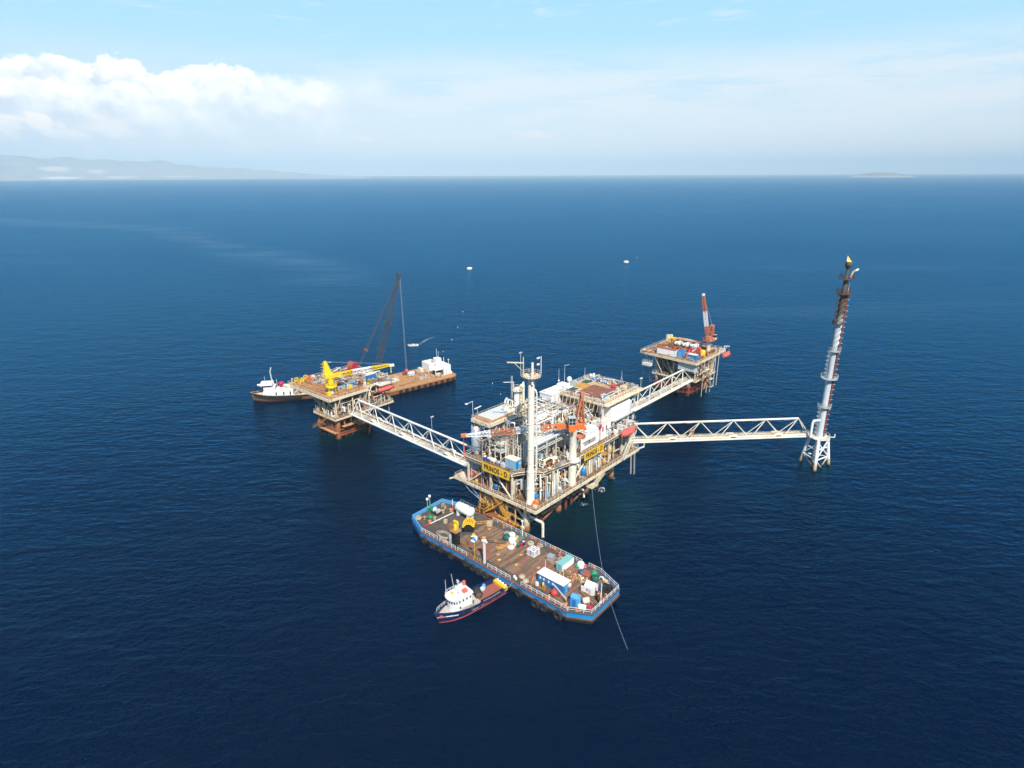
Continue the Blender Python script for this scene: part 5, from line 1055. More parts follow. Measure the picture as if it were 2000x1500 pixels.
obj('machine_house', orient(MB().bev(-2.0,1.2,-1.3,1.3,6.4,8.2,.1).rail([(-2,-1.3,8.2),(-2,1.3,8.2),(1.2,1.3,8.2)], 1.0)), K['yellow'], t)
gm = MB().prism([(-2.2,-1.1),(.9,-1.1),(.9,1.1),(-2.2,1.1)], 8.2, 13.2, 0, [(-2.0,-.7),(-.9,-.7),(-.9,.7),(-2.0,.7)])
gm.ladder((-2.3,0,3.6), (-2.3,0,13), .9, (0,1,0), .08)
for k in range(7): gm.torus((-2.6,0,5+k*1.2), (0,0,1), .6, .06, 8, 4)
obj('gantry', orient(gm), K['yellow'], t); obj('lamp_arm', orient(MB().beam((-1.5,.2,12.6), (.6,1.2,12.4), .12).cb(.7,1.2,12.3,.6,.2,.15)), K['clean white'], t)
cb_ = obj('cab', orient(MB().bev(-.2,1.6,1.35,2.9,6.2,8.0,.1)), K['orange'], t); obj('cab_window', orient(MB().box(1.62,1.66,1.5,2.75,7.0,7.8)), K['glass'], cb_)
for i, (f0, f1) in enumerate(((0,.33),(.33,.66),(.66,1.0))):
    p_ = Vector((1.4+(L_-1.4)*f0, 0, 7.2+1.9*f0)); q_ = Vector((1.4+(L_-1.4)*f1, 0, 7.2+1.9*f1))
    obj('boom_section', orient(MB().lattice(p_, q_, (1.1,1.4,1.2)[i], (1.4,1.2,.7)[i], 5, .17, .1)), K[('yellow','clean white','yellow')[i]], t)
obj('boom_root', orient(MB().prism([(.9,-.6),(4.2,-.7),(4.2,.7),(.9,.6)], 6.7, 7.9)), K['yellow'], t)
obj('boom_tip', orient(MB().bev(L_-.2,L_+1.7,-.35,.35,8.3,9.4,.1)), K['clean white'], t)
obj('hook_block', orient(MB().beam((L_+.3,0,6.6), (L_+.3,0,8.6), .3).lathe((L_+.3,0,5.6), [(.1,0),(.32,.3),(.2,.8),(.1,1)], 8)), K['yellow'], t)
obj('pendant_rope', orient(MB().tube((-1.4,.2,13.1), (L_-.5,.2,9.6), .025, n=4).tube((-1.4,-.2,13.1), (L_-.5,-.2,9.6), .025, n=4)), K['grey'], t)
t = ALPHA.thing('tubing_reel', 'big crimson and rust tubing reel at the back of the yellow crane platform', 'reel', 28.6, 24.6, 18.0, R(25))
obj('drum', MB().lathe((0,-1.3,2.4), [(2.4,0),(2.4,.15),(1.7,.2),(1.7,2.4),(2.4,2.45),(2.4,2.6)], 24, (0,1,0)), K['crimson'], t); obj('winding', MB().lathe((0,-1.0,2.4), [(2.05,0),(2.05,2.0)], 24, (0,1,0)), K['rust'], t); obj('cradle', MB().box(-2.6,2.6,-1.9,-1.4,0,1.7).box(-2.6,2.6,1.4,1.9,0,1.7), K['crimson'], t)
def container(label, F, a, b, z, rz, L, W, H, mt, roof=None, panel=None, ribs=True, name='container', group=None, base=0):
    t = F.thing(name, label, 'container', a, b, z, rz, group); bx = MB().box(-L/2,L/2,-W/2,W/2,.12+base,H+base)
    if ribs:
        for k in range(int(L/.55)):
            x = -L/2+.3+k*.55; bx.box(x,x+.2,-W/2-.05,-W/2,.25+base,H-.15+base).box(x,x+.2,W/2,W/2+.05,.25+base,H-.15+base)
        for k in range(int(W/.55)):
            y = -W/2+.3+k*.55; bx.box(L/2,L/2+.05,y,y+.2,.25+base,H-.15+base).box(-L/2-.05,-L/2,y,y+.2,.25+base,H-.15+base)
    obj('body', bx, K[mt], t); obj('roof', MB().box(-L/2-.04,L/2+.04,-W/2-.04,W/2+.04,H+base,H+.1+base), K[roof or mt], t)
    obj('frame', MB().box(-L/2-.06,-L/2+.08,-W/2-.07,-W/2+.08,0,H+base).box(L/2-.08,L/2+.06,-W/2-.07,-W/2+.08,0,H+base).box(-L/2-.06,-L/2+.08,W/2-.08,W/2+.07,0,H+base).box(L/2-.08,L/2+.06,W/2-.08,W/2+.07,0,H+base).box(-L/2,L/2,-W/2-.06,W/2+.06,0,.1), K[panel or mt], t)
    return t
container('bright blue container with pale roof beside the white post on the yellow crane platform', ALPHA, 26.2, 9.4, 18, R(2), 4.6, 2.6, 2.7, 'blue', 'bone')
container('light blue and white low container left of the white post, on the yellow crane platform', ALPHA, 15.9, 8.2, 18, R(2), 4.8, 2.2, 1.8, 'light blue', 'washed blue', 'clean white')
t = ALPHA.thing('white_post', 'stout white post at the front edge of the yellow crane platform', 'post', 20.4, 5.0, 18.0); obj('shaft', MB().bev(-.45,.45,-.45,.45,0,6.2,.06), K['white'], t); obj('cap', MB().box(-.7,.7,-.7,.7,6.2,6.5), K['bone'], t); t.name = 'boom_rest_post'
for a, b, s_, l in ((14.4,6.4,1.4,'yellow box on the deck just right of the yellow crane'), (24.0,6.6,1.3,'yellow box in front of the bright blue container'), (3.6,5.0,1.5,'yellow box at the left foot of the yellow crane'), (22.2,5.2,.9,'small yellow chest between the white post and blue container')):
    t = ALPHA.thing('equipment_box', l, 'box', a, b, 18.0); obj('body', MB().bev(-s_/2,s_/2,-s_/2,s_/2,.15,s_*1.1,.06), K['yellow'], t); obj('feet', MB().box(-s_/2,-s_/2+.2,-s_/2,s_/2,0,.14).box(s_/2-.2,s_/2,-s_/2,s_/2,0,.14), K['grey'], t)
for i, (a, b, L2, W2, H2, mt, l) in enumerate(((11.0,8.8,4.2,1.8,1.2,'grey','long grey steel tray beside the yellow crane foot'), (17.0,18.5,12,1.2,.9,'grey','long grey pipe bundle lying across the rust deck'), (13.5,12.5,3.2,2.2,1.0,'navy','dark purple covered pallet on the rust deck by the crane boom'), (19.0,11.2,2.4,1.6,1.3,'bone','cream box under the white part of the yellow crane boom'), (10.8,23.2,5.5,2.2,.5,'grating','low grey hatch cover on the left part of the rust deck'), (16.2,14.8,7,1.5,.4,'pale wood','pale timber stack lying under the yellow crane boom'), (11.0,33.0-3.6,3.4,1.4,1.3,'coral red','red tarpaulin box by the far left railing of the yellow crane platform'), (22.5,13.5,2.0,1.6,1.2,'silver','silver box behind the white post of the yellow crane platform'))):
    t = ALPHA.thing(('steel_tray','pipe_bundle','covered_pallet','storage_box','hatch_cover','timber_stack','tarpaulin_box','storage_box')[i], l, ('tray','pipe bundle','pallet','box','hatch','timber','box','box')[i], a, b, 18.0, R((0,-4,10,3,0,8,0,5)[i]))
    if i in (1,5):
        for k in range(4): obj('pipe' if i == 1 else 'plank', MB().tube((-L2/2,-.45+k*.3,.22), (L2/2,-.45+k*.3,.22), .14, n=8) if i == 1 else MB().box(-L2/2+k*.3,L2/2-k*.2,-W2/2+k*.36,-W2/2+k*.36+.3,0,.18+.1*(k % 2)), K[mt], t)
        obj('bearer', MB().box(-L2*.3,-L2*.3+.25,-W2/2,W2/2,.0,.08) if i == 1 else MB().box(-L2*.3,-L2*.3+.25,-W2/2,W2/2,.3,.42), K['wood'], t)
    else:
        obj('body', MB().bev(-L2/2,L2/2,-W2/2,W2/2,.1,H2,.05), K[mt], t); obj('lid', MB().box(-L2/2-.03,L2/2+.03,-W2/2-.03,W2/2+.03,H2,H2+.08), K['grey' if i not in (2,6) else mt], t)
for a, b, l in ((4.2,29.8,'yellow bollard frame, outermost at the far left corner of the rust deck'), (5.2,27.2,'yellow bollard frame, nearer the crane at the left edge of the rust deck'), (8.6,30.0,'yellow bollard frame in front of the red tarpaulin box')):
    t = ALPHA.thing('roller_bollard', l, 'bollard', a, b, 18.0); obj('frame', MB().box(-.9,-.65,-.2,.2,0,2.2).box(.65,.9,-.2,.2,0,2.2).box(-.9,.9,-.2,.2,1.9,2.2).box(-.9,.9,-.2,.2,1.0,1.2), K['yellow'], t); obj('roller', MB().tube((-.6,0,.55), (.6,0,.55), .3, n=10), K['ochre'], t)
t = ALPHA.thing('crash_barrier', 'long rusty kerb beam running along the left part of the rust deck', 'kerb beam', 8.2, 22.0, 18.0, R(90)); obj('beam', MB().beam((-8.5,0,.35), (8.5,0,.35), .25, .4), K['light rust'], t)
for k in range(6): obj('post', MB().box(-8.2+k*3.2,-8.0+k*3.2,-.1,.1,0,.16), K['rust'], t)
ALPHA.one('gangplank', 'whitish pole leaning across the rear railing of the yellow crane platform', 'pole', MB().tube((-2.5,0,.4), (2.6,-.6,2.0), .2, n=8), K['white'], 22.0, 28.8, 18.0)
ju = MB(); rnd = random.Random(12)
clutter(ju, rnd, (9,32), (5.2,30), (18.3,19.4), 18.0, 150, [('rust',4),('dirty cream',3),('grey',2),('bone',2),('ochre',1)])
clutter(ju, rnd, (25,33), (5,12), (18.3,19.6), 18.0, 25, LOWER)
o = AP('deck_pipework', ju, CM()); o['kind'] = 'stuff'
# ------------------------------------------------------------------ things on the grey-legged platform
t = BETA.thing('pedestal_crane', 'rusty orange pedestal crane with its orange and white boom raised almost upright', 'crane', 24.0, 5.2, 18.0)
obj('pedestal', MB().lathe((0,0,0), [(1.0,0),(1.0,5.2),(1.2,5.4),(1.2,5.9)], 16), K['bone'], t)
m = MB(); ringdeck(m, 5.6, 1.2, 2.9, 12); obj('landing', m, K['faded orange'], t)
obj('machine_house', MB().bev(-1.9,1.2,-1.2,1.1,6.0,7.9,.1), K['faded orange'], t); cb_ = obj('cab', MB().bev(.6,2.3,-3.0,-1.5,5.9,7.0,.08), K['cream'], t); obj('cab_window', MB().bev(.65,2.25,-2.95,-1.55,7.02,8.2,.05), K['glass'], cb_); obj('cab_roof', MB().box(.55,2.35,-3.05,-1.45,8.22,8.35), K['dirty cream'], cb_)
obj('gantry', MB().lattice((.9,-.3,8.2), (1.2,-.5,12.6), 1.9, 1.5, 3, .16, .1, (0,1,0)).bev(.4,2.1,-1.3,.4,12.0,12.9,.08), K['faded orange'], t)
obj('winch_drum', MB().drum((-.9,-.6,8.7), .55, 1.7, (1,0,0), 12), K['rust'], t)
p0, p1 = Vector((-1.0,.7,8.4)), Vector((-2.4,3.9,27.2))
for i, (f0, f1) in enumerate(((0,.22),(.22,.60),(.60,1.0))):
    obj('boom_section', MB().lattice(p0.lerp(p1,f0), p0.lerp(p1,f1), (1.1,1.3,1.2)[i], (1.3,1.2,.9)[i], (3,5,5)[i], .16, .1, (0,1,0)), K[('faded orange','clean white','faded orange')[i]], t)
obj('boom_tip', MB().bev(-3.1,-1.8,3.4,4.4,26.9,28.0,.1), K['clean white'], t); obj('boom_web', MB().beam(p0.lerp(p1,.62), p0.lerp(p1,.98), .8, .7), K['faded orange'], t)
obj('pendant_rope', MB().tube((1.0,-.4,12.6), (-2.3,3.8,27), .03, n=4).tube((1.5,-.4,12.6), (-2.2,3.8,27), .03, n=4), K['grey'], t)
t = container('long white container with red-brown roof and blue end on the grey-legged platform', BETA, 5.3, 17.0, 18, R(90), 9.4, 3.0, 3.0, 'clean white', 'brick red', 'light blue'); obj('end_panel', MB().box(4.78,4.86,-1.45,1.45,.15,2.95), K['light blue'], t)
container('blue steel skip standing at the end of the long white container', BETA, 6.4, 10.2, 18, R(90), 3.0, 2.8, 3.0, 'light blue', 'blue', 'blue')
container('bright blue container with pale roof at the front corner of the grey-legged platform', BETA, 4.4, 3.6, 18, R(90), 4.4, 2.6, 2.9, 'blue', 'bone', 'light blue')
for i, (a, b, l) in enumerate(((24.6,20.6,'white tank in a roofed frame, leftmost of three on the grey-legged platform'), (24.6,16.2,'white tank in a roofed frame, middle of three on the grey-legged platform'), (24.6,11.9,'white tank in a roofed frame, nearest the orange crane on the grey-legged platform'))):
    t = BETA.thing('framed_tank', l, 'tank', a, b, 18.0, 0, 'framed white tanks'); obj('tank', MB().drum((-2.9,-.8,1.6), 1.2, 4.8, (1,0,0), 14, .35), K['clean white'], t); obj('tank', MB().drum((-2.5,1.1,1.4), .75, 4.4, (1,0,0), 12, .35), K['clean white'], t)
    fr_ = MB()
    for x in (-2.5,2.5):
        for y in (-2.0,1.9): fr_.beam((x,y,0), (x,y,3.2), .2)
    obj('frame', fr_, K['navy'], t); obj('cover', MB().box(-.6,3.2,-2.2,2.1,3.22,3.34), K[('light rust','pale wood','light rust')[i]], t)
t = BETA.thing('winch', 'large bright red winch in front of the orange crane', 'winch', 16.6, 6.4, 18.0, R(20)); obj('drum', MB().lathe((-1.6,0,1.5), [(1.4,0),(1.4,.15),(.8,.2),(.8,3.0),(1.4,3.05),(1.4,3.2)], 16, (1,0,0)), K['red'], t); obj('frame', MB().box(-2.2,2.2,-1.3,1.3,0,.4).box(-2.1,-1.7,-1.2,1.2,.4,1.9).box(1.7,2.1,-1.2,1.2,.4,1.9), K['red'], t); obj('motor', MB().drum((2.2,0,1.2), .6, 1.3, (1,0,0), 12), K['crimson'], t)
t = BETA.thing('pump_skid', 'crimson and purple pump skid between the red winch and white tanks', 'pump', 15.6, 10.6, 18.0); obj('base', MB().box(-2,2,-1.2,1.2,0,.35), K['crimson'], t); obj('pump', MB().drum((-1.5,0,1.2), .7, 1.8, (1,0,0), 12).cb(1.0,0,.35,1.4,1.6,1.5), K['crimson'], t); obj('pipe', MB().pipe([(-.6,0,1.9),(-.6,0,2.9),(1,0,2.9),(1,.9,2.9),(1,.9,.4)], .16, 8), K['navy'], t)
t = BETA.thing('power_pack', 'rust red power pack between the blue skip and front container', 'power pack', 7.6, 7.4, 18.0); obj('body', MB().bev(-1.4,1.4,-.9,.9,.3,2.4,.08), K['coral red'], t); obj('exhaust', MB().tube((.6,0,2.4), (.6,0,3.3), .15, n=8), K['grey'], t); obj('skid', MB().box(-1.5,1.5,-1,1,0,.28), K['dark grey'], t)
t = BETA.thing('chemical_tank', 'yellow upright tank beside the bright blue front container', 'tank', 12.4, 2.6, 18.0); obj('shell', MB().lathe((0,0,0), [(1.2,.3),(1.3,.6),(1.3,3.0),(.9,3.5),(.2,3.6)], 14), K['sign yellow'], t); obj('leg', MB().box(-1,-.8,-.1,.1,0,.5).box(.8,1,-.1,.1,0,.5).box(-.1,.1,.8,1,0,.5).box(-.1,.1,-1,-.8,0,.5), K['grey'], t)
t = BETA.thing('generator_box', 'orange yellow generator box at the back railing of the grey-legged platform', 'generator', 28.4, 25.4, 18.0, R(90)); obj('body', MB().bev(-2.2,2.2,-1.1,1.1,.3,2.5,.1), K['sign yellow'], t); obj('vent', MB().box(-.8,.8,-1.16,-1.11,.8,2.0), K['dark grey'], t); obj('skid', MB().box(-2.2,2.2,-1.1,1.1,0,.28), K['grey'], t)
for i, (a, b) in enumerate(((28.6,29.2),(29.8,28.0))):
    t = BETA.thing('tall_cabinet', ('cream upright cabinet at the back left corner of the grey-legged platform, outer of two', 'cream upright cabinet next to the orange yellow generator box')[i], 'cabinet', a, b, 18.0); obj('body', MB().bev(-.7,.7,-.6,.6,.1,3.4,.05), K['cream'], t); obj('door', MB().box(-.55,.55,-.66,-.61,.3,3.2), K['bone'], t)
t = BETA.thing('tarpaulin_heap', 'orange tarpaulin heap at the left corner of the grey-legged platform', 'tarpaulin', 4.6, 26.0, 18.0, R(90)); hp = MB().ell((0,0,.3), 2.4, 1.6, 1.0, 14, 8); rnd = random.Random(2); hp.v = [(x+rnd.uniform(-.15,.15), y+rnd.uniform(-.15,.15), max(0, z+rnd.uniform(-.12,.12))) for x, y, z in hp.v]; obj('cover', hp, K['light rust'], t)
BETA.one('sack_pile', 'pale bag at the left tip of the grey-legged platform, beside the orange tarpaulin', 'bag', MB().ell((0,0,.55), 1.0, .8, .55).ell((.9,.5,.4), .7, .6, .4), K['cream'], 4.4, 28.8, 18.0)
for i, (a, b, L2, rz) in enumerate(((15,22,11,12),(13.5,14.5,13,-6),(18,25,8,30))):
    t = BETA.thing('pipe_string', ('long rusty pipe lying behind the white container', 'long rusty pipe lying beside the blue skip', 'rusty beam leaning toward the cream cabinets')[i], 'pipe', a, b, 18.0, R(90+rz)); obj('tube', MB().tube((-L2/2,0,.35), (L2/2,0,.35 if i < 2 else 1.1), .3, n=8), K['rust'], t); obj('bearer', MB().box(-.2,.2,-.5,.5,0,.06), K['wood'], t)
ju = MB(); rnd = random.Random(22)
clutter(ju, rnd, (2,31), (1,29), (18.3,19.2), 18.0, 150, [('rust',5),('dirty cream',2),('grey',2),('red rust',3),('ochre',1)]); o = BP('deck_pipework', ju, CM()); o['kind'] = 'stuff'
# ------------------------------------------------------------------ the blue work barge moored at the near corner
BG = Frame((-26.5,154.5), -41.5); DZ = 2.7
BO = [(-7.9,15.5),(-7.3,3.0),(0,0),(52.3,0),(57.5,2.9),(57.2,15.1),(50,18),(0,18)]
def hull_mat(name, top, z1, low, var=.3, rust=.25):
    m_ = mat(name, top, .5, 0, rust, var); q = NG(m_.node_tree); b = m_.node_tree.nodes['Principled BSDF']; up = b.inputs['Base Color'].links[0].from_socket
    o = q.n('ShaderNodeNewGeometry').outputs['Position']; z = q.sep(o)[2]; nz = q.noise(o, 1.4, 6, .65)
    f = q.rng(q.m('ADD', z, q.m('MULTIPLY', q.m('SUBTRACT', nz, .5), .7)), z1+.1, z1-.15)
    q.put(b.inputs['Base Color'], q.mix(f, up, q.mix(nz, tuple(c*.5 for c in low), tuple(c*1.5 for c in low)))); return m_
K['barge side'] = hull_mat('barge side paint', (.002,.25,.60), .95, (.032,.024,.019))
K['steel deck'] = deck_mat('dark steel deck', (.075,.066,.058), (.11,.092,.076), (.15,.10,.07), .4, .4)
def plank_mat():
    m_ = bpy.data.materials.new('worn deck planks'); m_.use_nodes = True; b = m_.node_tree.nodes['Principled BSDF']; q = NG(m_.node_tree)
    o = q.n('ShaderNodeTexCoord').outputs['Object']; k = q.n('ShaderNodeMapping'); q.put(k.inputs[0], o); k.inputs['Rotation'].default_value = (0,0,R(90))
    br = q.n('ShaderNodeTexBrick', offset=.37, offset_frequency=2); q.put(br.inputs['Vector'], k.outputs[0]); br.inputs['Scale'].default_value = 1.0; br.inputs['Brick Width'].default_value = 5.6; br.inputs['Row Height'].default_value = .62; br.inputs['Mortar Size'].default_value = .035; br.inputs['Mortar Smooth'].default_value = .3
    br.inputs['Color1'].default_value = (.17,.105,.066,1); br.inputs['Color2'].default_value = (.34,.23,.15,1); br.inputs['Mortar'].default_value = (.025,.018,.014,1)
    sh = q.n('ShaderNodeMapping'); q.put(sh.inputs[0], o); sh.inputs['Scale'].default_value = (.42,.11,1)
    n1 = q.noise(sh.outputs[0], 1.0, 5, .62, .3); n2 = q.noise(o, .35, 5, .6); n3 = q.noise(o, 2.4, 6, .66); f1 = q.noise(k.outputs[0], 5.0, 5, .6)
    c = q.mix(q.m('MULTIPLY', q.rng(n1, .50, .58), q.rng(n2, .40, .56)), br.outputs[0], (.36,.12,.09)); c = q.mix(q.rng(n3, .60, .72), c, (.085,.06,.048)); c = q.mix(q.rng(f1, .3, .75, 0, .45), c, (.07,.045,.03))
    c = q.mix(br.outputs['Fac'], c, (.022,.016,.013))
    q.put(b.inputs['Base Color'], c); b.inputs['Roughness'].default_value = .85; b.inputs['Specular IOR Level'].default_value = .2
    return m_
K['deck planks'] = plank_mat()
bg = BG.thing('work_barge', 'blue sided work barge with timber cargo deck moored at the production platform', 'barge', 0, 0, 0)
BP_ = lambda n, mb, m_: obj(n, mb, m_, bg)
BI = [(x*.985+.4, 9+(y-9)*.97) for x, y in BO]
BP_('hull', MB().prism(BI, -2.0, .4, 0, BO).prism(BO, .42, DZ), K['barge side']); BP_('steel_deck', MB().prism([(x*.995+.15, 9+(y-9)*.985) for x, y in BO], DZ+.004, DZ+.03), K['steel deck'])
BP_('timber_deck', MB().box(11.5, 53.2, 2.4, 15.6, DZ+.03, DZ+.16), K['deck planks'])
for i, mb in enumerate(edge(BO, DZ-.16, DZ+.10, .18)): BP_('deck_edge', mb, K[('hull blue','hull blue','brick red','dark grey','dark grey','hull blue','brick red','hull blue')[i]])
for p_, q_ in (((0,0),(52.3,0)), ((52.3,0),(57.5,2.9)), ((57.5,2.9),(57.2,15.1))): d = (Vector((*q_,0))-Vector((*p_,0))).normalized(); o = Vector((d.y,-d.x,0))*.14; BP_('rubbing_strake', MB().beam(Vector((*p_,1.15))+o, Vector((*q_,1.15))+o, .26, .3), K['brown deck'])
for p_, q_ in ((BO[7],BO[0]), (BO[0],BO[1]), (BO[1],BO[2])):
    P0, P1 = Vector((*p_,0)), Vector((*q_,0)); d = (P1-P0).normalized(); o = Vector((-d.y,d.x,0))*.15; P0, P1 = P0+o, P1+o
    if p_ == BO[7]: P0 = P0.lerp(P1, .05)
    m = MB().beam(P0+Vector((0,0,DZ+.55)), P1+Vector((0,0,DZ+.55)), .12, 1.0); m.beam(P0+Vector((0,0,DZ+1.1)), P1+Vector((0,0,DZ+1.1)), .3, .1); n_ = int((P1-P0).length/1.4)
    for k in range(n_+1): c = P0.lerp(P1, k/n_)+o*1.6; m.beam(c+Vector((0,0,DZ+.05)), c+Vector((0,0,DZ+1.0)), .1, .3)
    BP_('bulwark', m, K['light blue'])
for seg, mt in (([(.4,.2),(7,.2)],'white'), ([(8,.2),(14.4,.2)],'white'), ([(15.2,.2),(18.6,.2)],'white'), ([(18.8,.2),(21.2,.2)],'ochre'), ([(21.4,.2),(24.0,.2)],'ochre'), ([(26.4,.2),(34.4,.2)],'white'), ([(37.9,.2),(46.4,.2),(46.4,1.0)],'white'), ([(46.8,.2),(52.2,.2)],'clean white'), ([(52.4,.25),(57.2,3.0),(57.0,15.0),(50,17.8),(46.2,17.8)],'clean white'), ([(44,17.8),(30,17.8)],'white'), ([(30,17.8),(24.8,17.8)],'white'), ([(24.6,17.8),(12,17.8)],'white')):
    BP_('railing', MB().rail([(*p, DZ+.05) for p in seg], 1.15, 1.7, .062), K[mt])
for x, y in ((15.5,17.5),(29,17.5),(36.5,17.5)): BP_('gate_frame', MB().box(x-.6,x-.5,y-.05,y+.05,DZ,DZ+1.2).box(x+.5,x+.6,y-.05,y+.05,DZ,DZ+1.2).box(x-.6,x+.6,y-.05,y+.05,DZ+1.1,DZ+1.2).box(x-.5,x+.5,y-.03,y+.03,DZ+.4,DZ+.5), K['ochre'])
def bitt(m, x, y, z): return m.lathe((x,y,z), [(.42,0),(.42,.06),(.24,.1),(.24,.55),(.36,.6),(.36,.72),(.1,.8)], 10)
for i, (x, y, mt) in enumerate(((28.6,.9,'orange'),(40.3,.9,'orange'),(51.0,.9,'orange'),(39.0,3.4,'orange'),(16.8,17.2,'ochre'),(30.2,16.6,'orange'),(45.6,17.0,'coral red'),(37.2,17.0,'coral red'),(9.6,.9,'light rust'))): BP_('mooring_bitt', bitt(MB(), x, y, DZ+.03), K[mt])
for x, y in ((16,9.6),(19.5,10.6),(26.5,4.6),(29.3,10.2),(36.6,8.8),(24.6,6.2),(31.4,6.0),(22.5,12.6),(14.2,13.8)): BP_('padeye_plate', MB().lathe((x,y,DZ+.165), [(.62,0),(.6,.04),(.2,.05),(.18,.2),(.05,.22)], 10), K['ochre' if (int(x) % 3) else 'light rust'])
def deck(name, label, cat, parts, a, b, rz=0, group=None, z=DZ+.165):
    t = BG.thing(name, label, cat, a, b, z, R(rz), group)
    for n_, mb, mt in parts: obj(n_, mb, K[mt], t)
    return t
# tyres along the side
ty = MB().torus((0,0,0), (0,1,0),   .78, .40, 18, 10); ty0 = BG.one('tyre_fender', 'black tyre fender hanging against the blue side of the work barge', 'tyre', ty, K['rubber'], 2.4, -.8, 1.15, 0, 'tyre fenders on the blue barge')
for a in (5.8, 9.2, 13.5, 19.4, 21.9, 24.3, 26.6, 38.1, 43.5, 46.0, 50.3): c = ty0.copy(); COL.objects.link(c); c.location = BG(a, -.86, 1.05+.22*math.sin(a*3)); c.scale = (1.15,1.15,1.15) if a in (43.5,50.3) else (1,1,1)
deck('storage_tank', 'big plain white cylindrical tank at the left end of the blue barge', 'tank', [('shell', MB().drum((-3.2,0,2.55), 1.5, 6.4, (1,0,0), 20, .32), 'clean white'), ('saddle', MB().prism([(-2.4,-1.2),(-1.9,-1.2),(-1.9,1.2),(-2.4,1.2)], 0, 1.5), 'clean white'), ('saddle', MB().prism([(1.9,-1.2),(2.4,-1.2),(2.4,1.2),(1.9,1.2)], 0, 1.5), 'clean white'), ('manhole', MB().lathe((2.2,0,4.0), [(.4,0),(.4,.25),(.3,.3)], 10), 'silver'), ('top_rail', MB().rail([(-2.8,1.0,3.6),(2.8,1.0,3.6)], .8, 1.4, .035, mid=False), 'grey')], 4.0, 14.0, z=DZ+.03)
deck('barrier_pole', 'red and white pole lying across the left end of the blue barge deck', 'pole', [('tube', MB().tube((-5.4,0,.25), (5.4,0,.25), .14, n=8), 'white'), ('end_sleeve', MB().tube((-5.4,0,.25), (-3.4,0,.25), .16, n=8), 'crimson'), ('rest', MB().box(-.15,.15,-.3,.3,0,.1), 'grey')], -.4, 7.6, 86, z=DZ+.03)
deck('marker_post', 'slim red and white upright post left of the white tank', 'post', [('shaft', MB().tube((0,0,0), (0,0,2.2), .13, n=8), 'coral red'), ('upper_shaft', MB().tube((0,0,2.2), (0,0,4.2), .12, n=8), 'white')], -.9, 13.6, z=DZ+.03)
# knuckle crane, reel, crates
deck('knuckle_crane', 'small yellow folded knuckle crane on a black stand at the barge rail', 'crane', [('stand', MB().lattice((0,0,0), (0,0,4.2), 1.4, 1.3, 4, .14, .09, (1,0,0)).lathe((0,0,0), [(.4,0),(.4,4.2)], 10), 'black'), ('base_tray', MB().box(-1.1,1.1,-1.1,1.1,4.2,4.5).rail([(-1.1,-1.1,4.5),(1.1,-1.1,4.5),(1.1,1.1,4.5)], .9, 1.1, .05), 'light rust'), ('slew_column', MB().lathe((0,0,4.5), [(.55,0),(.5,1.9),(.3,2.2)], 12), 'yellow'), ('folded_boom', MB().beam((-.6,.3,4.9), (-.2,.1,7.2), .5, .55).beam((.3,.2,7.0), (.4,.0,4.9), .42, .45).bev(-.7,.8,-.3,.5,6.8,7.4,.1), 'sign yellow'), ('jib', MB().beam((.9,-.2,4.8), (.9,.2,7.0), .3, .3), 'yellow')], 12.7, 2.0)
rl = MB().lathe((0,-1.2,2.0), [(1.7,0),(1.7,.12),(1.0,.2),(1.0,2.2),(1.7,2.28),(1.7,2.4)], 20, (0,1,0))
arc = MB()
for y in (-1.35, 1.15):
    for i in range(9):
        t0, t1 = PI*(.12+i*.09), PI*(.12+(i+1)*.09); arc.add([(1.95*math.cos(t0),y,2.0+1.95*math.sin(t0)),(1.95*math.cos(t1),y,2.0+1.95*math.sin(t1)),(1.35*math.cos(t1),y,2.0+1.35*math.sin(t1)),(1.35*math.cos(t0),y,2.0+1.35*math.sin(t0)),(1.95*math.cos(t0),y+.2,2.0+1.95*math.sin(t0)),(1.95*math.cos(t1),y+.2,2.0+1.95*math.sin(t1)),(1.35*math.cos(t1),y+.2,2.0+1.35*math.sin(t1)),(1.35*math.cos(t0),y+.2,2.0+1.35*math.sin(t0))], [(0,1,2,3),(7,6,5,4),(0,4,5,1),(2,6,7,3),(1,5,6,2),(0,3,7,4)])
for i in range(9): t0 = PI*(.12+(i+.5)*.09); arc.beam((1.8*math.cos(t0),-1.2,2+1.8*math.sin(t0)), (1.8*math.cos(t0),1.2,2+1.8*math.sin(t0)), .3, .16)
deck('hose_reel', 'black hose reel under a curved bright yellow guard, beside the knuckle crane', 'hose reel', [('drum', rl, 'black'), ('guard', arc, 'sign yellow'), ('frame', MB().box(-2.3,2.3,-1.6,-1.4,0,.9).box(-2.3,2.3,1.4,1.6,0,.9), 'dark grey')], 11.0, 8.8, 38, z=DZ+.03)
def crate(label, a, b, s_, h, rz, mt='pale wood', name='wooden_crate'):
    m = MB().bev(-s_/2,s_/2,-s_/2,s_/2,.12,h,.04)
    for k in range(3): m.box(-s_/2-.03,s_/2+.03,-s_/2-.03,s_/2+.03,.2+k*(h-.35)/2,.32+k*(h-.35)/2)
    return deck(name, label, 'crate', [('body', m, mt), ('runner', MB().box(-s_/2,-s_/2+.2,-s_/2,s_/2,0,.115).box(s_/2-.2,s_/2,-s_/2,s_/2,0,.115), 'wood')], a, b, rz, z=DZ+.03)
crate('brown wooden crate on the dark deck between the white tank and near rail', 6.3, 6.4, 1.9, 1.9, 12, 'wood')
crate('small tan box standing on edge beside the red and white pole', 2.4, 7.6, .9, 1.3, 20)
crate('tan crate on the timber deck next to the lying yellow gangway', 13.0, 15.2, 1.5, 1.3, 30)
crate('weathered crate at the foot of the knuckle crane stand', 14.6, 3.2, 1.3, 1.0, 5, 'wood')
crate('taller weathered crate beside the drums right of the knuckle crane', 15.4, 4.6, 1.4, 1.5, -8, 'wood')
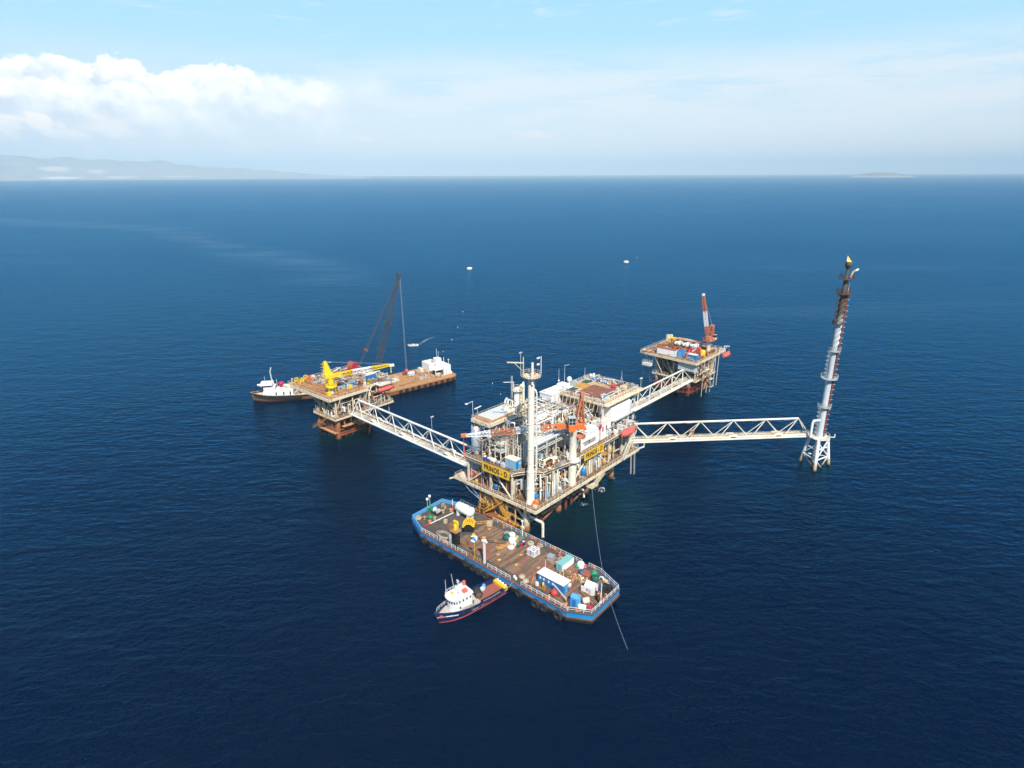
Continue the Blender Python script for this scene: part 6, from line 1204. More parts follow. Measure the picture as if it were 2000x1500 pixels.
deck('pipe_trestle', 'blue tubular trestle behind the brown wooden crate', 'trestle', [('frame', MB().beam((-.8,0,0),(.6,0,1.8),.16).beam((.8,.4,0),(-.6,.4,1.8),.16).box(-.9,.9,-.1,.5,.0,.2), 'blue'), ('hose', MB().torus((0,.2,.5), (.3,1,.2), .5, .1, 12, 6), 'navy')], 7.9, 8.0, z=DZ+.03)
for i, (a, b, mt, cp, l) in enumerate(((14.7,6.4,'navy','clean white','dark blue drum with white lid, nearest the knuckle crane'), (15.5,6.9,'clean white',None,'white drum in the small drum group by the knuckle crane'), (15.8,5.9,'blue','light blue','light blue drum in the small drum group by the knuckle crane'), (14.2,7.4,'sign yellow',None,'short yellow drum against the hose reel'))):
    o = barrel('drum', l, BG, a, b, DZ+.165, mt, None, cp, 1.25, .5)
deck('grey_cylinder', 'tall grey gas cylinder standing left of the knuckle crane stand', 'gas bottle', [('body', MB().lathe((0,0,0), [(.5,0),(.55,.1),(.55,2.4),(.2,2.9),(.15,3.3)], 12), 'grey'), ('collar', MB().torus((0,0,1.2), (0,0,1), .56, .05, 12, 5), 'dark grey')], 10.6, 1.9, z=DZ+.03)
# bow gear
for i, (nm, l, cat, u, v, mk) in enumerate((
    ('net_bin', 'round wire net bin with green net at the left end of the barge', 'bin', 839, 1016, lambda: [('bin', MB().lathe((0,0,0), [(1.2,0),(1.25,1.1),(1.1,1.1),(1.05,.2)], 14), 'dark green'), ('net', MB().ell((.1,.3,1.0), .9, .8, .5), 'green')]),
    ('green_winch', 'small green winch near the left bulwark of the barge', 'winch', 841, 996.5, lambda: [('drum', MB().lathe((-.6,0,.7), [(.7,0),(.7,.1),(.4,.15),(.4,1.1),(.7,1.15),(.7,1.25)], 12, (1,0,0)), 'green'), ('base', MB().box(-.9,.9,-.6,.6,0,.25), 'dark green')]),
    ('anchor_winch', 'black and blue grey winch between the green winch and tan box', 'winch', 853, 1002, lambda: [('drum', MB().lathe((-.8,0,.9), [(.9,0),(.9,.12),(.5,.15),(.5,1.5),(.9,1.55),(.9,1.65)], 14, (1,0,0)), 'washed blue'), ('base', MB().box(-1.5,1.5,-1.1,.9,0,.4), 'black')]),
    ('fairlead', 'tan fairlead frame left of the red and white post', 'fairlead', 866.5, 992.5, lambda: [('frame', MB().box(-.8,-.5,-.3,.3,0,1.5).box(.5,.8,-.3,.3,0,1.5).box(-.8,.8,-.3,.3,1.2,1.5), 'pale wood'), ('roller', MB().tube((-.5,0,.7), (.5,0,.7), .25, n=8), 'rope')]),
    ('rope_coil', 'tan rope coil close to the left bulwark corner of the barge', 'rope coil', 817.5, 1013, lambda: [('coil', MB().torus((0,0,.2), (0,0,1), .8, .22, 14, 6).torus((.05,0,.5), (0,0,1), .72, .22, 14, 6), 'rope'), ('core', MB().tube((0,0,.0), (0,0,.9), .3, n=8), 'pale wood')]))):
    p = BG.inv(G(u, v, DZ)); deck(nm, l, cat, mk(), p.x, p.y, z=DZ+.03)
for i, (u, v, l) in enumerate(((865,1001,'tan mushroom bollard below the tan fairlead'), (849,1015,'tan mushroom bollard right of the green net bin'), (839.5,1022,'orange mushroom bollard nearest the red and white pole'), (881,998.5,'tan mushroom bollard right of the red and white post'), (830.5,1014,'tan bollard between the rope coil and green net bin'))):
    p = BG.inv(G(u, v, DZ)); deck('bollard', l, 'bollard', [('post', MB().lathe((0,0,0), [(.5,0),(.4,.1),(.35,.7)], 12), 'light rust'), ('cap', MB().lathe((0,0,.7), [(.62,0),(.65,.12),(.3,.25)], 12), 'orange' if i == 2 else 'light rust')], p.x, p.y, z=DZ+.03)
for i, (u, v, l) in enumerate(((835.5,996,'white navigation lamp pole outside the left bulwark, shorter of two'), (840,990,'white navigation lamp pole outside the left bulwark, taller of two'))):
    p = BG.inv(G(u, v, DZ)); deck('navigation_lamp', l, 'lamp', [('pole', MB().tube((0,0,0), (0,0,3.4), .07, n=6), 'pale steel'), ('lamp', MB().lathe((0,0,3.3), [(.2,0),(.4,.15),(.4,.7),(.2,.8)], 10), 'clean white')], p.x, p.y, z=DZ+.03)
rp = MB(); 
for k in range(4): rp.pipe([((1.6+.35*k)*math.cos(t*.5)*(1+.08*math.sin(t*1.7+k)), (.9+.22*k)*math.sin(t*.5), .07+.05*k) for t in range(14)], .07, 5)
BG.one('loose_rope', 'loose pale rope loops lying on the dark deck near the rail gap', 'rope', rp, K['rope'], 6.6, 3.0, DZ+.03)
rp = MB().pipe([(0,0,.1),(2,.6,.1),(4,.2,.1),(6.5,1.2,.1),(9,3.2,.1),(11,5.6,.12)], .09, 5).pipe([(1,-.6,.1),(3.5,.2,.1),(6,1.6,.1),(7.5,4.2,.1),(8,6.6,.1)], .08, 5)
BG.one('deck_hose', 'dark hoses snaking over the timber deck from the yellow reel', 'hose', rp, K['black'], 12.6, 8.2, DZ+.17, R(-6))
# lamp posts on the barge
deck('lamp_post', 'tall white lattice lamp post at the near rail of the blue barge', 'lamp post', [('pole', MB().lattice((0,0,0), (0,0,6.4), .34, .34, 10, .07, .05, (1,0,0)).tube((0,0,0), (0,0,6.5), .12, n=6), 'clean white'), ('lamp', MB().cb(-.5,0,6.4,.7,.5,.5).cb(.5,.1,6.4,.7,.5,.5).cb(0,.3,6.8,.5,.4,.35), 'white')], 24.6, 1.0, z=DZ+.03)
deck('lamp_post', 'thin yellow lamp post with white head at the near rail of the blue barge', 'lamp post', [('pole', MB().tube((0,0,0), (0,0,5.2), .1, n=6), 'ochre'), ('lamp', MB().cb(-.5,0,5.1,1.2,.5,.3), 'clean white')], 21.3, .6, z=DZ+.03)
deck('lamp_post', 'white lamp post at the far rail of the blue barge beside the platform leg', 'lamp post', [('pole', MB().tube((0,0,0), (0,0,4.6), .16, n=6), 'clean white'), ('lamp', MB().cb(.2,0,2.6,.7,.5,.5).cb(0,0,4.5,.5,.5,.4), 'white')], 23.6, 17.5, z=DZ+.03)
gw = MB().beam((-3,-.5,.3),(3,-.5,.3),.12,.3).beam((-3,.5,.3),(3,.5,.3),.12,.3)
for k in range(9): gw.beam((-2.8+k*.7,-.5,.25),(-2.8+k*.7,.5,.25),.1)
deck('gangway', 'yellow ladder gangway lying on the timber deck near the platform stairs', 'gangway', [('frame', gw, 'ochre'), ('foot', MB().box(-3.1,-2.9,-.7,.7,0,.14), 'grey')], 10.6, 14.6, 52)
deck('loading_frame', 'yellow slatted frame lying flat on the timber deck beside the bags', 'frame', [('frame', MB().box(-2.2,2.2,-.7,-.55,.05,.3).box(-2.2,2.2,.55,.7,.05,.3).box(-2.2,-2.0,-.55,.55,.05,.25).box(2.0,2.2,-.55,.55,.05,.25).box(-.1,.1,-.55,.55,.05,.25), 'ochre'), ('slat', MB().box(-1.9,1.9,-.5,.5,0,.048), 'light rust')], 23.4, 9.8, 70)
# bags, drums and bulk containers amidships
def bag(label, u, v, r_, h, mt, name='bulk_bag', cat='bag', group=None):
    p = BG.inv(G(u, v, DZ+.2)); rnd = random.Random(int(u*7+v)); m = MB().lathe((0,0,0), [(r_*.85,0),(r_*1.02,h*.25),(r_,h*.7),(r_*.75,h*.95),(r_*.3,h*1.02)], 12); m.v = [(x+rnd.uniform(-.09,.09)*r_, y+rnd.uniform(-.09,.09)*r_, z) for x, y, z in m.v]
    t = deck(name, label, cat, [('sack', m, mt), ('loop', MB().torus((0,0,h*1.02), (1,.2,0), .2, .05, 8, 4), 'rope')], p.x, p.y, rnd.uniform(0,90), group)
Zb = lambda x, y: (950+x/12.5, 1015+y/12.5)
bag('large dark green bag beside the two white bags amidships', *Zb(500,480), 1.15, 1.5, 'dark green'); bag('grey bag touching the far rail side of the green bag', *Zb(505,375), .95, 1.1, 'silver')
bag('cream white bulk bag, farther of the two white ones amidships', *Zb(618,440), 1.05, 1.7, 'bone'); bag('clean white bulk bag, nearer of the two white ones amidships', *Zb(632,560), 1.1, 1.7, 'clean white')
bag('small beige bag right of the white bulk bags', *Zb(735,470), .8, 1.0, 'rope'); bag('mossy green bag heap right of the beige bag', *Zb(840,480), 1.0, .9, 'green'); bag('green bag in front of the nearer white bulk bag', *Zb(712,580), .7, 1.0, 'green')
bag('crumpled off white bag lying alone on the planks near the yellow frame', *Zb(600,690), 1.0, .7, 'bone')
for x, y, mt, cp, l in ((775,585,'orange',None,'orange drum at the left of the coloured drum group'), (850,545,'orange','red','orange drum with red lid in the coloured drum group'), (895,570,'navy','drum blue','dark navy drum in the coloured drum group'), (848,635,'crimson','navy','purple red drum in the coloured drum group'), (775,670,'dark green','green','dark green drum at the front of the coloured drum group'), (905,610,'navy','clean white','navy drum with white lid in the coloured drum group'), (820,600,'drum blue','green','blue drum in the middle of the coloured drum group'), (700,640,'bone',None,'short white drum in front of the green bag')):
    p = BG.inv(G(*Zb(x,y), DZ+.2)); barrel('drum', l, BG, p.x, p.y, DZ+.165, mt, None, cp, 1.1, .42)
p = BG.inv(G(*Zb(1080,610), DZ)); deck('rope_coil', 'tan coil of rope on a spool behind the white bulk containers', 'rope coil', [('coil', MB().torus((0,0,.35), (0,0,1), .7, .33, 16, 8).lathe((0,0,0), [(.9,0),(.9,.08)], 14), 'rope'), ('hub', MB().tube((0,0,0), (0,0,.9), .35, n=10), 'pale wood')], p.x, p.y)
p = BG.inv(G(*Zb(1290,650), DZ)); deck('rope_heap', 'small tan rope heap at the dark deck edge behind the white bulk containers', 'rope', [('coil', MB().torus((0,0,.15), (.2,0,1), .6, .16, 12, 6).torus((.5,.3,.3), (.6,.2,1), .5, .14, 12, 6), 'rope')], p.x, p.y, z=DZ+.03)
ibc = None
for i, (a, b) in enumerate(((31.0,11.9),(32.4,11.9),(31.0,13.3),(32.4,13.3))):
    if ibc is None:
        ibc = BG.thing('bulk_container', 'white cube liquid container in the block of four on the timber deck', 'container', a, b, DZ+.165, 0, 'white cube containers'); fr_ = MB()
        for x in (-.62,0,.62):
            for y in (-.62,.62): fr_.beam((x,y,.2),(x,y,1.6),.05); fr_.beam((y,x,.2),(y,x,1.6),.05)
        for z in (.5,.9,1.3,1.6): fr_.beam((-.62,-.63,z),(.62,-.63,z),.05).beam((-.62,.63,z),(.62,.63,z),.05).beam((-.63,-.62,z),(-.63,.62,z),.05).beam((.63,-.62,z),(.63,.62,z),.05)
        obj('tank', MB().bev(-.58,.58,-.58,.58,.16,1.62,.09), K['clean white'], ibc); obj('cage', fr_, K['silver'], ibc); obj('pallet', MB().box(-.64,.64,-.64,.64,0,.14), K['white'], ibc); obj('cap', MB().lathe((0,0,1.62), [(.2,0),(.2,.1),(.1,.12)], 10), K['navy'], ibc)
    else: dup(ibc, BG(a, b, DZ+.165), BG.r)
crate('grey green open crate right of the white bulk containers', 36.9, 13.6, 1.7, 1.5, 8, 'silver', 'metal_crate')
t = BG.thing('reefer_box', 'low teal box container, sunlit side painted white, lying crosswise near the far rail', 'container', 41.6, 13.5, DZ+.165)
obj('body', MB().box(-.95,.95,-2.6,2.6,.1,2.0), K['teal'], t); obj('side_panel', MB().box(.96,1.0,-2.58,2.58,.12,1.98), K['clean white'], t); obj('roof', MB().box(-.98,1.02,-2.63,2.63,2.0,2.1), K['teal'], t); obj('skid', MB().box(-.9,.9,-2.5,2.5,0,.09), K['grey'], t)  # white panel puts the sunlit side into the colour
t = BG.thing('site_cabin', 'long blue cabin with flat white roof and small white portholes', 'cabin', 44.3, 5.2, DZ+.165)
obj('wall', MB().bev(-4.0,4.0,-1.35,1.35,.1,2.75,.04), K['blue'], t); obj('roof', MB().prism([(-4.2,-1.55),(4.2,-1.55),(4.2,1.55),(-4.2,1.55)], 2.76, 2.9, 0, [(-4.2,-1.55),(4.2,-1.55),(4.2,1.55),(-4.2,1.55)]), K['clean white'], t)
for x in (-3.1,-2.0,-.5,.8): obj('window', MB().bev(x-.25,x+.25,-1.42,-1.36,1.5,2.1,.02), K['clean white'], t)
obj('door', MB().box(4.01,4.06,-.6,.3,.15,2.2), K['light blue'], t); obj('aerial', MB().tube((-3.6,1.2,2.9), (-3.6,1.2,5.6), .05, n=4), K['white'], t); obj('air_conditioner', MB().bev(4.05,4.6,.3,1.2,1.6,2.4,.05), K['bone'], t)
deck('white_pole', 'slim white pole standing by the right end of the blue cabin', 'pole', [('pole', MB().tube((0,0,0), (0,0,6.0), .06, n=5), 'clean white'), ('foot', MB().box(-.3,.3,-.3,.3,0,.1), 'grey')], 46.0, 6.9)
# right end of the barge
t = BG.thing('store_hut', 'white hut with pitched top and open side door at the right end of the barge', 'hut', 52.6, 9.4, DZ+.165, R(6))
obj('wall', MB().box(-1.3,1.3,-1.2,1.2,.05,2.2).add([(-1.3,-1.2,2.2),(1.3,-1.2,2.2),(1.3,1.2,2.2),(-1.3,1.2,2.2),(-1.3,0,3.1),(1.3,0,3.1)], [(0,1,5,4),(2,3,4,5),(0,4,3),(1,2,5)]), K['clean white'], t); obj('door', MB().box(-2.1,-1.32,-1.25,-1.15,.1,1.9), K['white'], t); obj('vent', MB().box(-.7,-.1,-1.24,-1.2,.9,1.6).box(.1,.5,-1.24,-1.2,.5,1.5), K['silver'], t)
deck('floor_timber', 'two dark heavy timbers lying in front of the white hut', 'timber', [('plank', MB().box(-2.6,2.6,-.7,-.05,0,.4), 'wood'), ('plank', MB().box(-2.4,2.8,.1,.7,0,.36), 'wood')], 53.2, 7.2, -20)
t = BG.thing('locker_cabin', 'tall light blue locker with shiny sloping top at the right end of the barge', 'locker', 52.6, 3.0, DZ+.03, R(8))
obj('body', MB().bev(-.95,.95,-.9,.9,.05,2.7,.05), K['light blue'], t); obj('roof', MB().add([(-1.0,-.95,2.7),(1.0,-.95,2.7),(1.0,.95,2.7),(-1.0,.95,2.7),(-1.0,.1,3.15),(1.0,.1,3.15)], [(0,1,5,4),(2,3,4,5),(0,4,3),(1,2,5),(3,2,1,0)]), K['light blue'], t); obj('side_box', MB().bev(-1.6,-.97,-.6,.6,.05,1.6,.05), K['blue'], t); obj('door', MB().box(-.5,.5,-.94,-.91,.15,2.2), K['blue'], t)
deck('round_tank', 'greenish tan lying tank right of the light blue locker', 'tank', [('shell', MB().drum((-.9,0,.9), .75, 1.9, (1,0,0), 14, .35), 'cream'), ('saddle', MB().box(-.6,-.4,-.6,.6,0,.5).box(.5,.7,-.6,.6,0,.5), 'grey')], 54.0, 5.2, 60, z=DZ+.03)
deck('chest_freezer', 'low white chest at the right front railing of the barge', 'chest', [('body', MB().bev(-.9,.9,-.4,.4,0,.8,.04), 'clean white'), ('lid', MB().bev(-.93,.93,-.43,.43,.81,.92,.02), 'white')], 54.4, 3.2, 22, z=DZ+.03)
deck('red_buoy', 'big bright red round buoy beside the blue cabin', 'buoy', [('float', MB().ell((0,0,.95), 1.0, 1.0, .95, 14, 10), 'red'), ('eye', MB().torus((0,0,1.9), (1,0,0), .15, .05, 8, 4), 'grey')], 46.6, 2.5, z=DZ+.03)
deck('deck_crane', 'small pale hand crane with long slanting jib in front of the blue cabin', 'crane', [('post', MB().lathe((0,0,0), [(.5,0),(.4,.3),(.28,.4),(.25,1.5)], 10), 'light rust'), ('jib', MB().beam((.2,0,1.3), (-4.6,.9,2.9), .22, .26), 'pale steel'), ('winch', MB().drum((.1,-.35,.9), .3, .7, (0,1,0), 10), 'rust')], 50.5, 2.0, z=DZ+.03)
deck('hatch_board', 'flat worn board hatch on the deck below the pale hand crane', 'hatch', [('board', MB().box(-2.0,2.0,-.75,.75,0,.2), 'wood'), ('edge', MB().box(-2.1,-2.01,-.8,.8,0,.24).box(2.01,2.1,-.8,.8,0,.24), 'pale wood')], 48.0, 1.5, z=DZ+.03)
deck('roof_rafter', 'two yellow posts with a white bin beside the front of the blue cabin', 'posts', [('bin', MB().bev(-1.9,-1.2,-.3,.3,0,1.0,.05), 'clean white'), ('post', MB().lathe((.4,0,0), [(.25,0),(.25,1.8),(.1,1.9)], 8), 'sign yellow'), ('post', MB().lathe((1.0,-.3,0), [(.25,0),(.25,1.5),(.1,1.6)], 8), 'ochre')], 42.6, 2.7).name = 'safety_post'
deck('cable_reel', 'small orange wheel standing by the left end of the blue cabin', 'reel', [('rim', MB().torus((0,0,.6), (0,1,0), .45, .14, 14, 6), 'orange'), ('stand', MB().box(-.4,.4,-.2,.2,0,.3), 'grey')], 38.6, 4.6)
for i, (a, b, l) in enumerate(((36.2,2.6,'beige round bundle at the near rail left of the blue cabin, farther one'), (38.0,1.9,'beige net bundle at the near rail left of the blue cabin, nearer one'))): deck('net_bundle', l, 'net', [('heap', MB().ell((0,0,.5), .95, .85, .6), 'rope'), ('tie', MB().torus((0,0,.6), (0,1,.3), .7, .06, 12, 5), 'pale wood')], a, b, z=DZ+.03)
for i, (a, b) in enumerate(((34.6,1.5),(35.4,1.2))): deck('white_can', ('small white can left of the beige bundles, inner of two', 'small white can left of the beige bundles, at the deck edge')[i], 'can', [('body', MB().lathe((0,0,0), [(.3,0),(.33,.1),(.33,.6),(.15,.75)], 10), 'bone'), ('handle', MB().torus((0,0,.75), (1,0,0), .14, .03, 8, 4), 'grey')], a, b, z=DZ+.03)
deck('round_tub', 'mint green round tub beside the teal box container', 'tub', [('rim', MB().torus((0,0,.6), (0,0,1), .62, .3, 16, 8), 'green'), ('base', MB().lathe((0,0,0), [(.7,0),(.85,.5)], 14), 'teal')], 44.2, 15.6, z=DZ+.03)
bgp = BG.inv(G(1134,1108.5,DZ)); deck('bulk_bag', 'white bulk bag next to the mint green tub', 'bag', [('sack', MB().lathe((0,0,0), [(.85,0),(1.0,.5),(.95,1.4),(.6,1.7),(.3,1.72)], 10), 'clean white'), ('loop', MB().torus((0,0,1.75), (1,0,0), .2, .05, 8, 4), 'rope')], bgp.x, bgp.y, z=DZ+.03)
deck('blue_barrel', 'bright blue barrel between the white bulk bag and red hatch', 'drum', [('body', MB().lathe((0,0,0), [(.4,0),(.45,.1),(.45,1.1),(.4,1.2)], 12), 'blue'), ('lid', MB().lathe((0,0,1.2), [(.42,0),(.42,.06)], 12), 'drum blue')], 46.6, 13.7)
deck('red_hatch', 'flat dull red square hatch at the right end of the barge', 'hatch', [('lid', MB().bev(-1.2,1.2,-1.1,1.1,.1,.8,.06), 'brick red'), ('coaming', MB().box(-1.3,1.3,-1.2,1.2,0,.095), 'dark grey')], 48.0, 14.2, 10)
deck('green_tank', 'bright green net tank right of the dull red hatch', 'tank', [('shell', MB().lathe((0,0,0), [(.8,0),(.9,.2),(.9,1.3),(.5,1.7)], 14), 'green'), ('loop', MB().torus((0,0,1.7), (0,1,0), .25, .06, 8, 4), 'rope')], 49.6, 15.2, z=DZ+.03)
deck('green_tank', 'dark green tank with white pipe elbow in front of the bright green one', 'tank', [('shell', MB().lathe((0,0,0), [(.9,0),(1.0,.2),(1.0,1.2),(.6,1.5)], 14), 'dark green'), ('elbow', MB().pipe([(.7,.3,.6),(1.2,.5,1.5),(1.8,.6,1.6),(2.0,.6,.8)], .14, 8), 'clean white')], 50.8, 14.0, z=DZ+.03)
deck('yellow_pump', 'tan yellow pump near the far right railing of the barge', 'pump', [('body', MB().drum((-.9,0,.6), .5, 1.8, (1,0,0), 12), 'pale wood'), ('base', MB().box(-1.1,1.1,-.5,.5,0,.2), 'grey'), ('pipe', MB().pipe([(-1,0,.6),(-1.8,.3,.7),(-2.3,.5,.2)], .12, 6), 'ochre')], 53.0, 15.0, -10, z=DZ+.03)
rnd = random.Random(31)
def junk(seed, n, ra, rb, mts, h=1.1, parent=None):
    """loose fittings lying together: each piece is a part of the heap"""
    r_ = random.Random(seed)
    for _ in range(n):
        a, b = r_.uniform(-ra,ra), r_.uniform(-rb,rb); k = r_.randrange(len(mts)); q_ = r_.random(); m = MB()
        if q_ < .4: m.cb(a, b, 0, r_.uniform(.2,.6), r_.uniform(.2,.6), r_.uniform(.3,h)); nm = 'box'
        elif q_ < .7: m.tube((a,b,.1), (a+r_.uniform(-.9,.9), b+r_.uniform(-.9,.9), r_.uniform(.2,h)), r_.uniform(.06,.16), n=6); nm = 'rod'
        else: m.drum((a,b,.05), r_.uniform(.15,.3), r_.uniform(.4,h), n=8); nm = 'canister'
        obj(nm, m, K[mts[k]], parent)
def heap(name, label, cat, seed, n, ra, rb, mts, a, b, rz=0, h=1.1, F=BG, z=DZ+.165):
    t = F.thing(name, label, cat, a, b, z, R(rz)); junk(seed, n, ra, rb, mts, h, t); return t
heap('machinery_heap', 'brown jumble of rusty machine parts behind the blue cabin', 'scrap heap', 1, 46, 2.4, 1.2, ['wood','light rust','rust','pale wood'], 44.6, 10.6, 0)
heap('machinery_heap', 'small jumble of white and cream fittings in front of the dull red hatch', 'scrap heap', 2, 30, 1.3, .9, ['cream','clean white','wood','ochre'], 48.0, 11.8, 0, .8)
heap('machinery_heap', 'orange and brown engine parts between the white hut and flagpole', 'scrap heap', 3, 44, 1.3, 1.4, ['rust','orange','cream','black','brown deck'], 55.6, 9.0, 0, 1.3)
heap('machinery_heap', 'low pile of rusty bits behind the teal box container', 'scrap heap', 4, 26, .9, 1.8, ['wood','grey','rust','pale wood'], 39.2, 14.0, 0, .8)
hh = MB(); r_ = random.Random(14)
for k in range(9): ca, cb2 = r_.gauss(0,.8), r_.gauss(0,.9); hh.torus((ca,cb2,.18+.1*k), (r_.uniform(-.3,.3),r_.uniform(-.3,.3),1), r_.uniform(.6,1.1), .16, 14, 6)
BG.one('hose_heap', 'black heap of coiled hoses at the right end of the barge', 'hose', hh, K['black'], 55.0, 12.2, DZ+.03)
deck('flagpole', 'white flagpole with drooping blue and white flag at the right railing', 'flagpole', [('pole', MB().tube((0,0,0), (0,0,5.6), .11, n=6), 'clean white'), ('flag', MB().add([(-.05,0,5.5),(-.1,.05,3.9),(-.55,.1,3.4),(-.95,.3,4.3),(-.75,.15,5.1)], [(0,1,2,4),(4,2,3)]).add([(-.05,.03,5.5),(-.1,.08,3.9),(-.55,.13,3.4),(-.95,.33,4.3),(-.75,.18,5.1)], [(4,2,1,0),(3,2,4)]), 'blue')], 56.7, 7.6, z=DZ+.03)
deck('pallet', 'purple and green cloths on the deck beside the flagpole foot', 'cloth', [('cloth', MB().ell((0,0,.12), 1.0, .6, .16), 'crimson'), ('cloth', MB().ell((.9,.3,.1), .7, .5, .14), 'dark green')], 55.6, 4.8, z=DZ+.03).name = 'cloth_heap'
for a, b, rz, l in ((27.4,17.72,0,'orange lifebuoy on the far rail of the barge behind the white bulk containers'),(34.6,17.72,0,'orange lifebuoy on the far rail near the rail gap'),(47.4,17.72,0,'orange lifebuoy on the far rail by the green tanks'),(54.4,1.3,28,'orange lifebuoy on the front right railing of the barge'),(46.2,.12,0,'orange lifebuoy on the near rail in front of the red buoy')):
    deck('lifebuoy', l, 'lifebuoy', [('ring', MB().torus((0,0,0), (0,1,0), .42, .15, 16, 8), 'orange'), ('band', MB().torus((.42,0,0), (0,0,1), .10, .08, 8, 5).torus((-.42,0,0), (0,0,1), .10, .08, 8, 5), 'clean white')], a, b, rz, z=DZ+.7)
# yellow transfer basket hung over the far rail
bk = MB()
for z in (0,1.1,2.2):
    for p_, q_ in (((-1,-1),(1,-1)),((1,-1),(1,1)),((1,1),(-1,1)),((-1,1),(-1,-1))): bk.beam((*p_,z),(*q_,z),.13)
for x in (-1,1):
    for y in (-1,1): bk.beam((x,y,-2.6),(x,y,2.2),.14)
bk.beam((-1,-1,0),(1,1,2.2),.09).beam((-1,1,0),(1,-1,2.2),.09)
t = BG.thing('transfer_basket', 'yellow and black open transfer cage between the barge and platform leg', 'basket', 6.6, 19.4, 4.6); obj('cage', bk, K['ochre'], t); obj('hanger', MB().torus((0,0,-.9), (0,0,1), .7, .12, 12, 6).torus((0,0,-1.7), (0,0,1), .7, .12, 12, 6).cb(0,0,.1,1.2,1.2,.9), K['black'], t)
for i, (dx_, dy_) in enumerate(((-.9,-.7),(.6,.2),(1.6,1.0))):
    s_, e_ = MAIN(1.2+i*1.6, 32.6, 9.6), BG(6.6+dx_*(.6), 19.4+dy_*.4, 6.6-(3.2 if i == 2 else 0)); mid = s_.lerp(e_, .5)+Vector((0,0,-.7))
    tag(obj('rope', MB().pipe([s_, mid, e_], .07, 5), K['washed blue']), ('pale rope hanging from the side platform to the yellow transfer cage, outermost', 'pale rope hanging from the side platform to the yellow transfer cage, middle', 'pale rope hanging slack past the yellow transfer cage toward the barge')[i], 'rope')
# mooring lines
s_, e_ = MAIN(25.8, -1.4, 8.0), BG(50.3, 17.9, 3.6)
tag(obj('mooring_line', MB().pipe([s_.lerp(e_, k/8)+Vector((0,0,-1.6*math.sin(PI*k/8))) for k in range(9)], .042, 5), K['silver']), 'long pale line from the platform walkway down to the right corner of the barge', 'mooring line')
s_, e_ = BG(57.6, 10.5, 1.9), G(1229, 1276, -.1)
tag(obj('mooring_line', MB().pipe([s_.lerp(e_, k/6)+Vector((0,0,-.35*math.sin(PI*k/6))) for k in range(7)], .04, 5), K['silver']), 'pale line running from the right hull end of the barge into the water', 'mooring line')
# ------------------------------------------------------------------ boats, tug, crane barge, buoys
def loft(m, sts, flip=False, mi=0, smooth=True):
    k = len(sts[0]); vs = [p for s_ in sts for p in s_]; m.add(vs, [((i*k+j, i*k+j+1, (i+1)*k+j+1, (i+1)*k+j) if not flip else (i*k+j, (i+1)*k+j, (i+1)*k+j+1, i*k+j+1)) for i in range(len(sts)-1) for j in range(k-1)], smooth, mi); return m
def boat_hull(L, beam, bow_h, mid_h, aft_h, full=.5, rake=1.2, z0=-1.0, n=24, stern=.86):
    """both sides and transom of a displacement hull, x from stern to bow; returns the mesh and functions for half width and sheer"""
    def hw(t): return beam/2*(stern+(1-stern)*min(1,t/.25) if t < .25 else 1.0 if t < full else max(0.0, 1-((t-full)/(1-full))**2.4))
    def sh(t): return aft_h+(mid_h-aft_h)*min(1,t/.4) if t < .4 else mid_h+(bow_h-mid_h)*((t-.4)/.6)**1.7
    m = MB()
    for s_ in (1,-1):
        sts = []
        for i in range(n+1):
            t = i/n; w_ = hw(t); h_ = sh(t); x = L*t; r_ = rake*max(0,(t-.7)/.3)
            sts.append([(x-r_*(1-zf)*1.0, s_*w_*(.80+.20*zf)*(1 if t < .97 else 1), z0+(h_-z0)*zf) for zf in (0,.25,.45,.62,.8,1.0)])
        loft(m, sts, s_ > 0)
    w0 = hw(0); ring = [(0, w0*(.80+.2*z), z0+(sh(0)-z0)*z) for z in (0,.25,.45,.62,.8,1)]; ring2 = [(x,-y,z) for x, y, z in ring][::-1]
    m.add(ring+ring2, [tuple(range(12))[::-1]])
    return m, hw, sh
def deckplate(L, hw, t0, t1, z, inset=.12, n=12):
    up = [(L*(t0+(t1-t0)*i/n), max(.02, hw(t0+(t1-t0)*i/n)-inset)) for i in range(n+1)]
    return MB().prism([(x,-y) for x, y in up]+[(x,y) for x, y in reversed(up)], z-.1, z)
K['supply hull'] = hull_mat('supply boat paint', (.008,.018,.085), .34, (.40,.05,.05), .3, .13)
P0, P1 = Vector((-3.0,131.6,0)), Vector((-18.3,118.5,0)); d_ = (P1-P0); SL = d_.length; SF = Frame((P0.x,P0.y), math.degrees(math.atan2(d_.y,d_.x)))
sb = SF.thing('supply_boat', 'small navy blue supply boat with white wheelhouse and red cargo deck', 'boat', 0, 0, 0)
S_ = lambda n, mb, mt, p=None: obj(n, mb, K[mt] if isinstance(mt, str) else mt, p or sb)
m, hw, sh = boat_hull(SL, 5.4, 3.4, 1.9, 1.75, .52, 1.6); S_('hull', m, 'supply hull')
S_('cargo_deck', deckplate(SL, hw, 0.01, .37, 1.0), 'brick red'); S_('grey_deck', deckplate(SL, hw, .37, .56, 1.03), 'boat grey'); S_('fore_deck', deckplate(SL, hw, .56, .97, 1.95), 'boat grey')
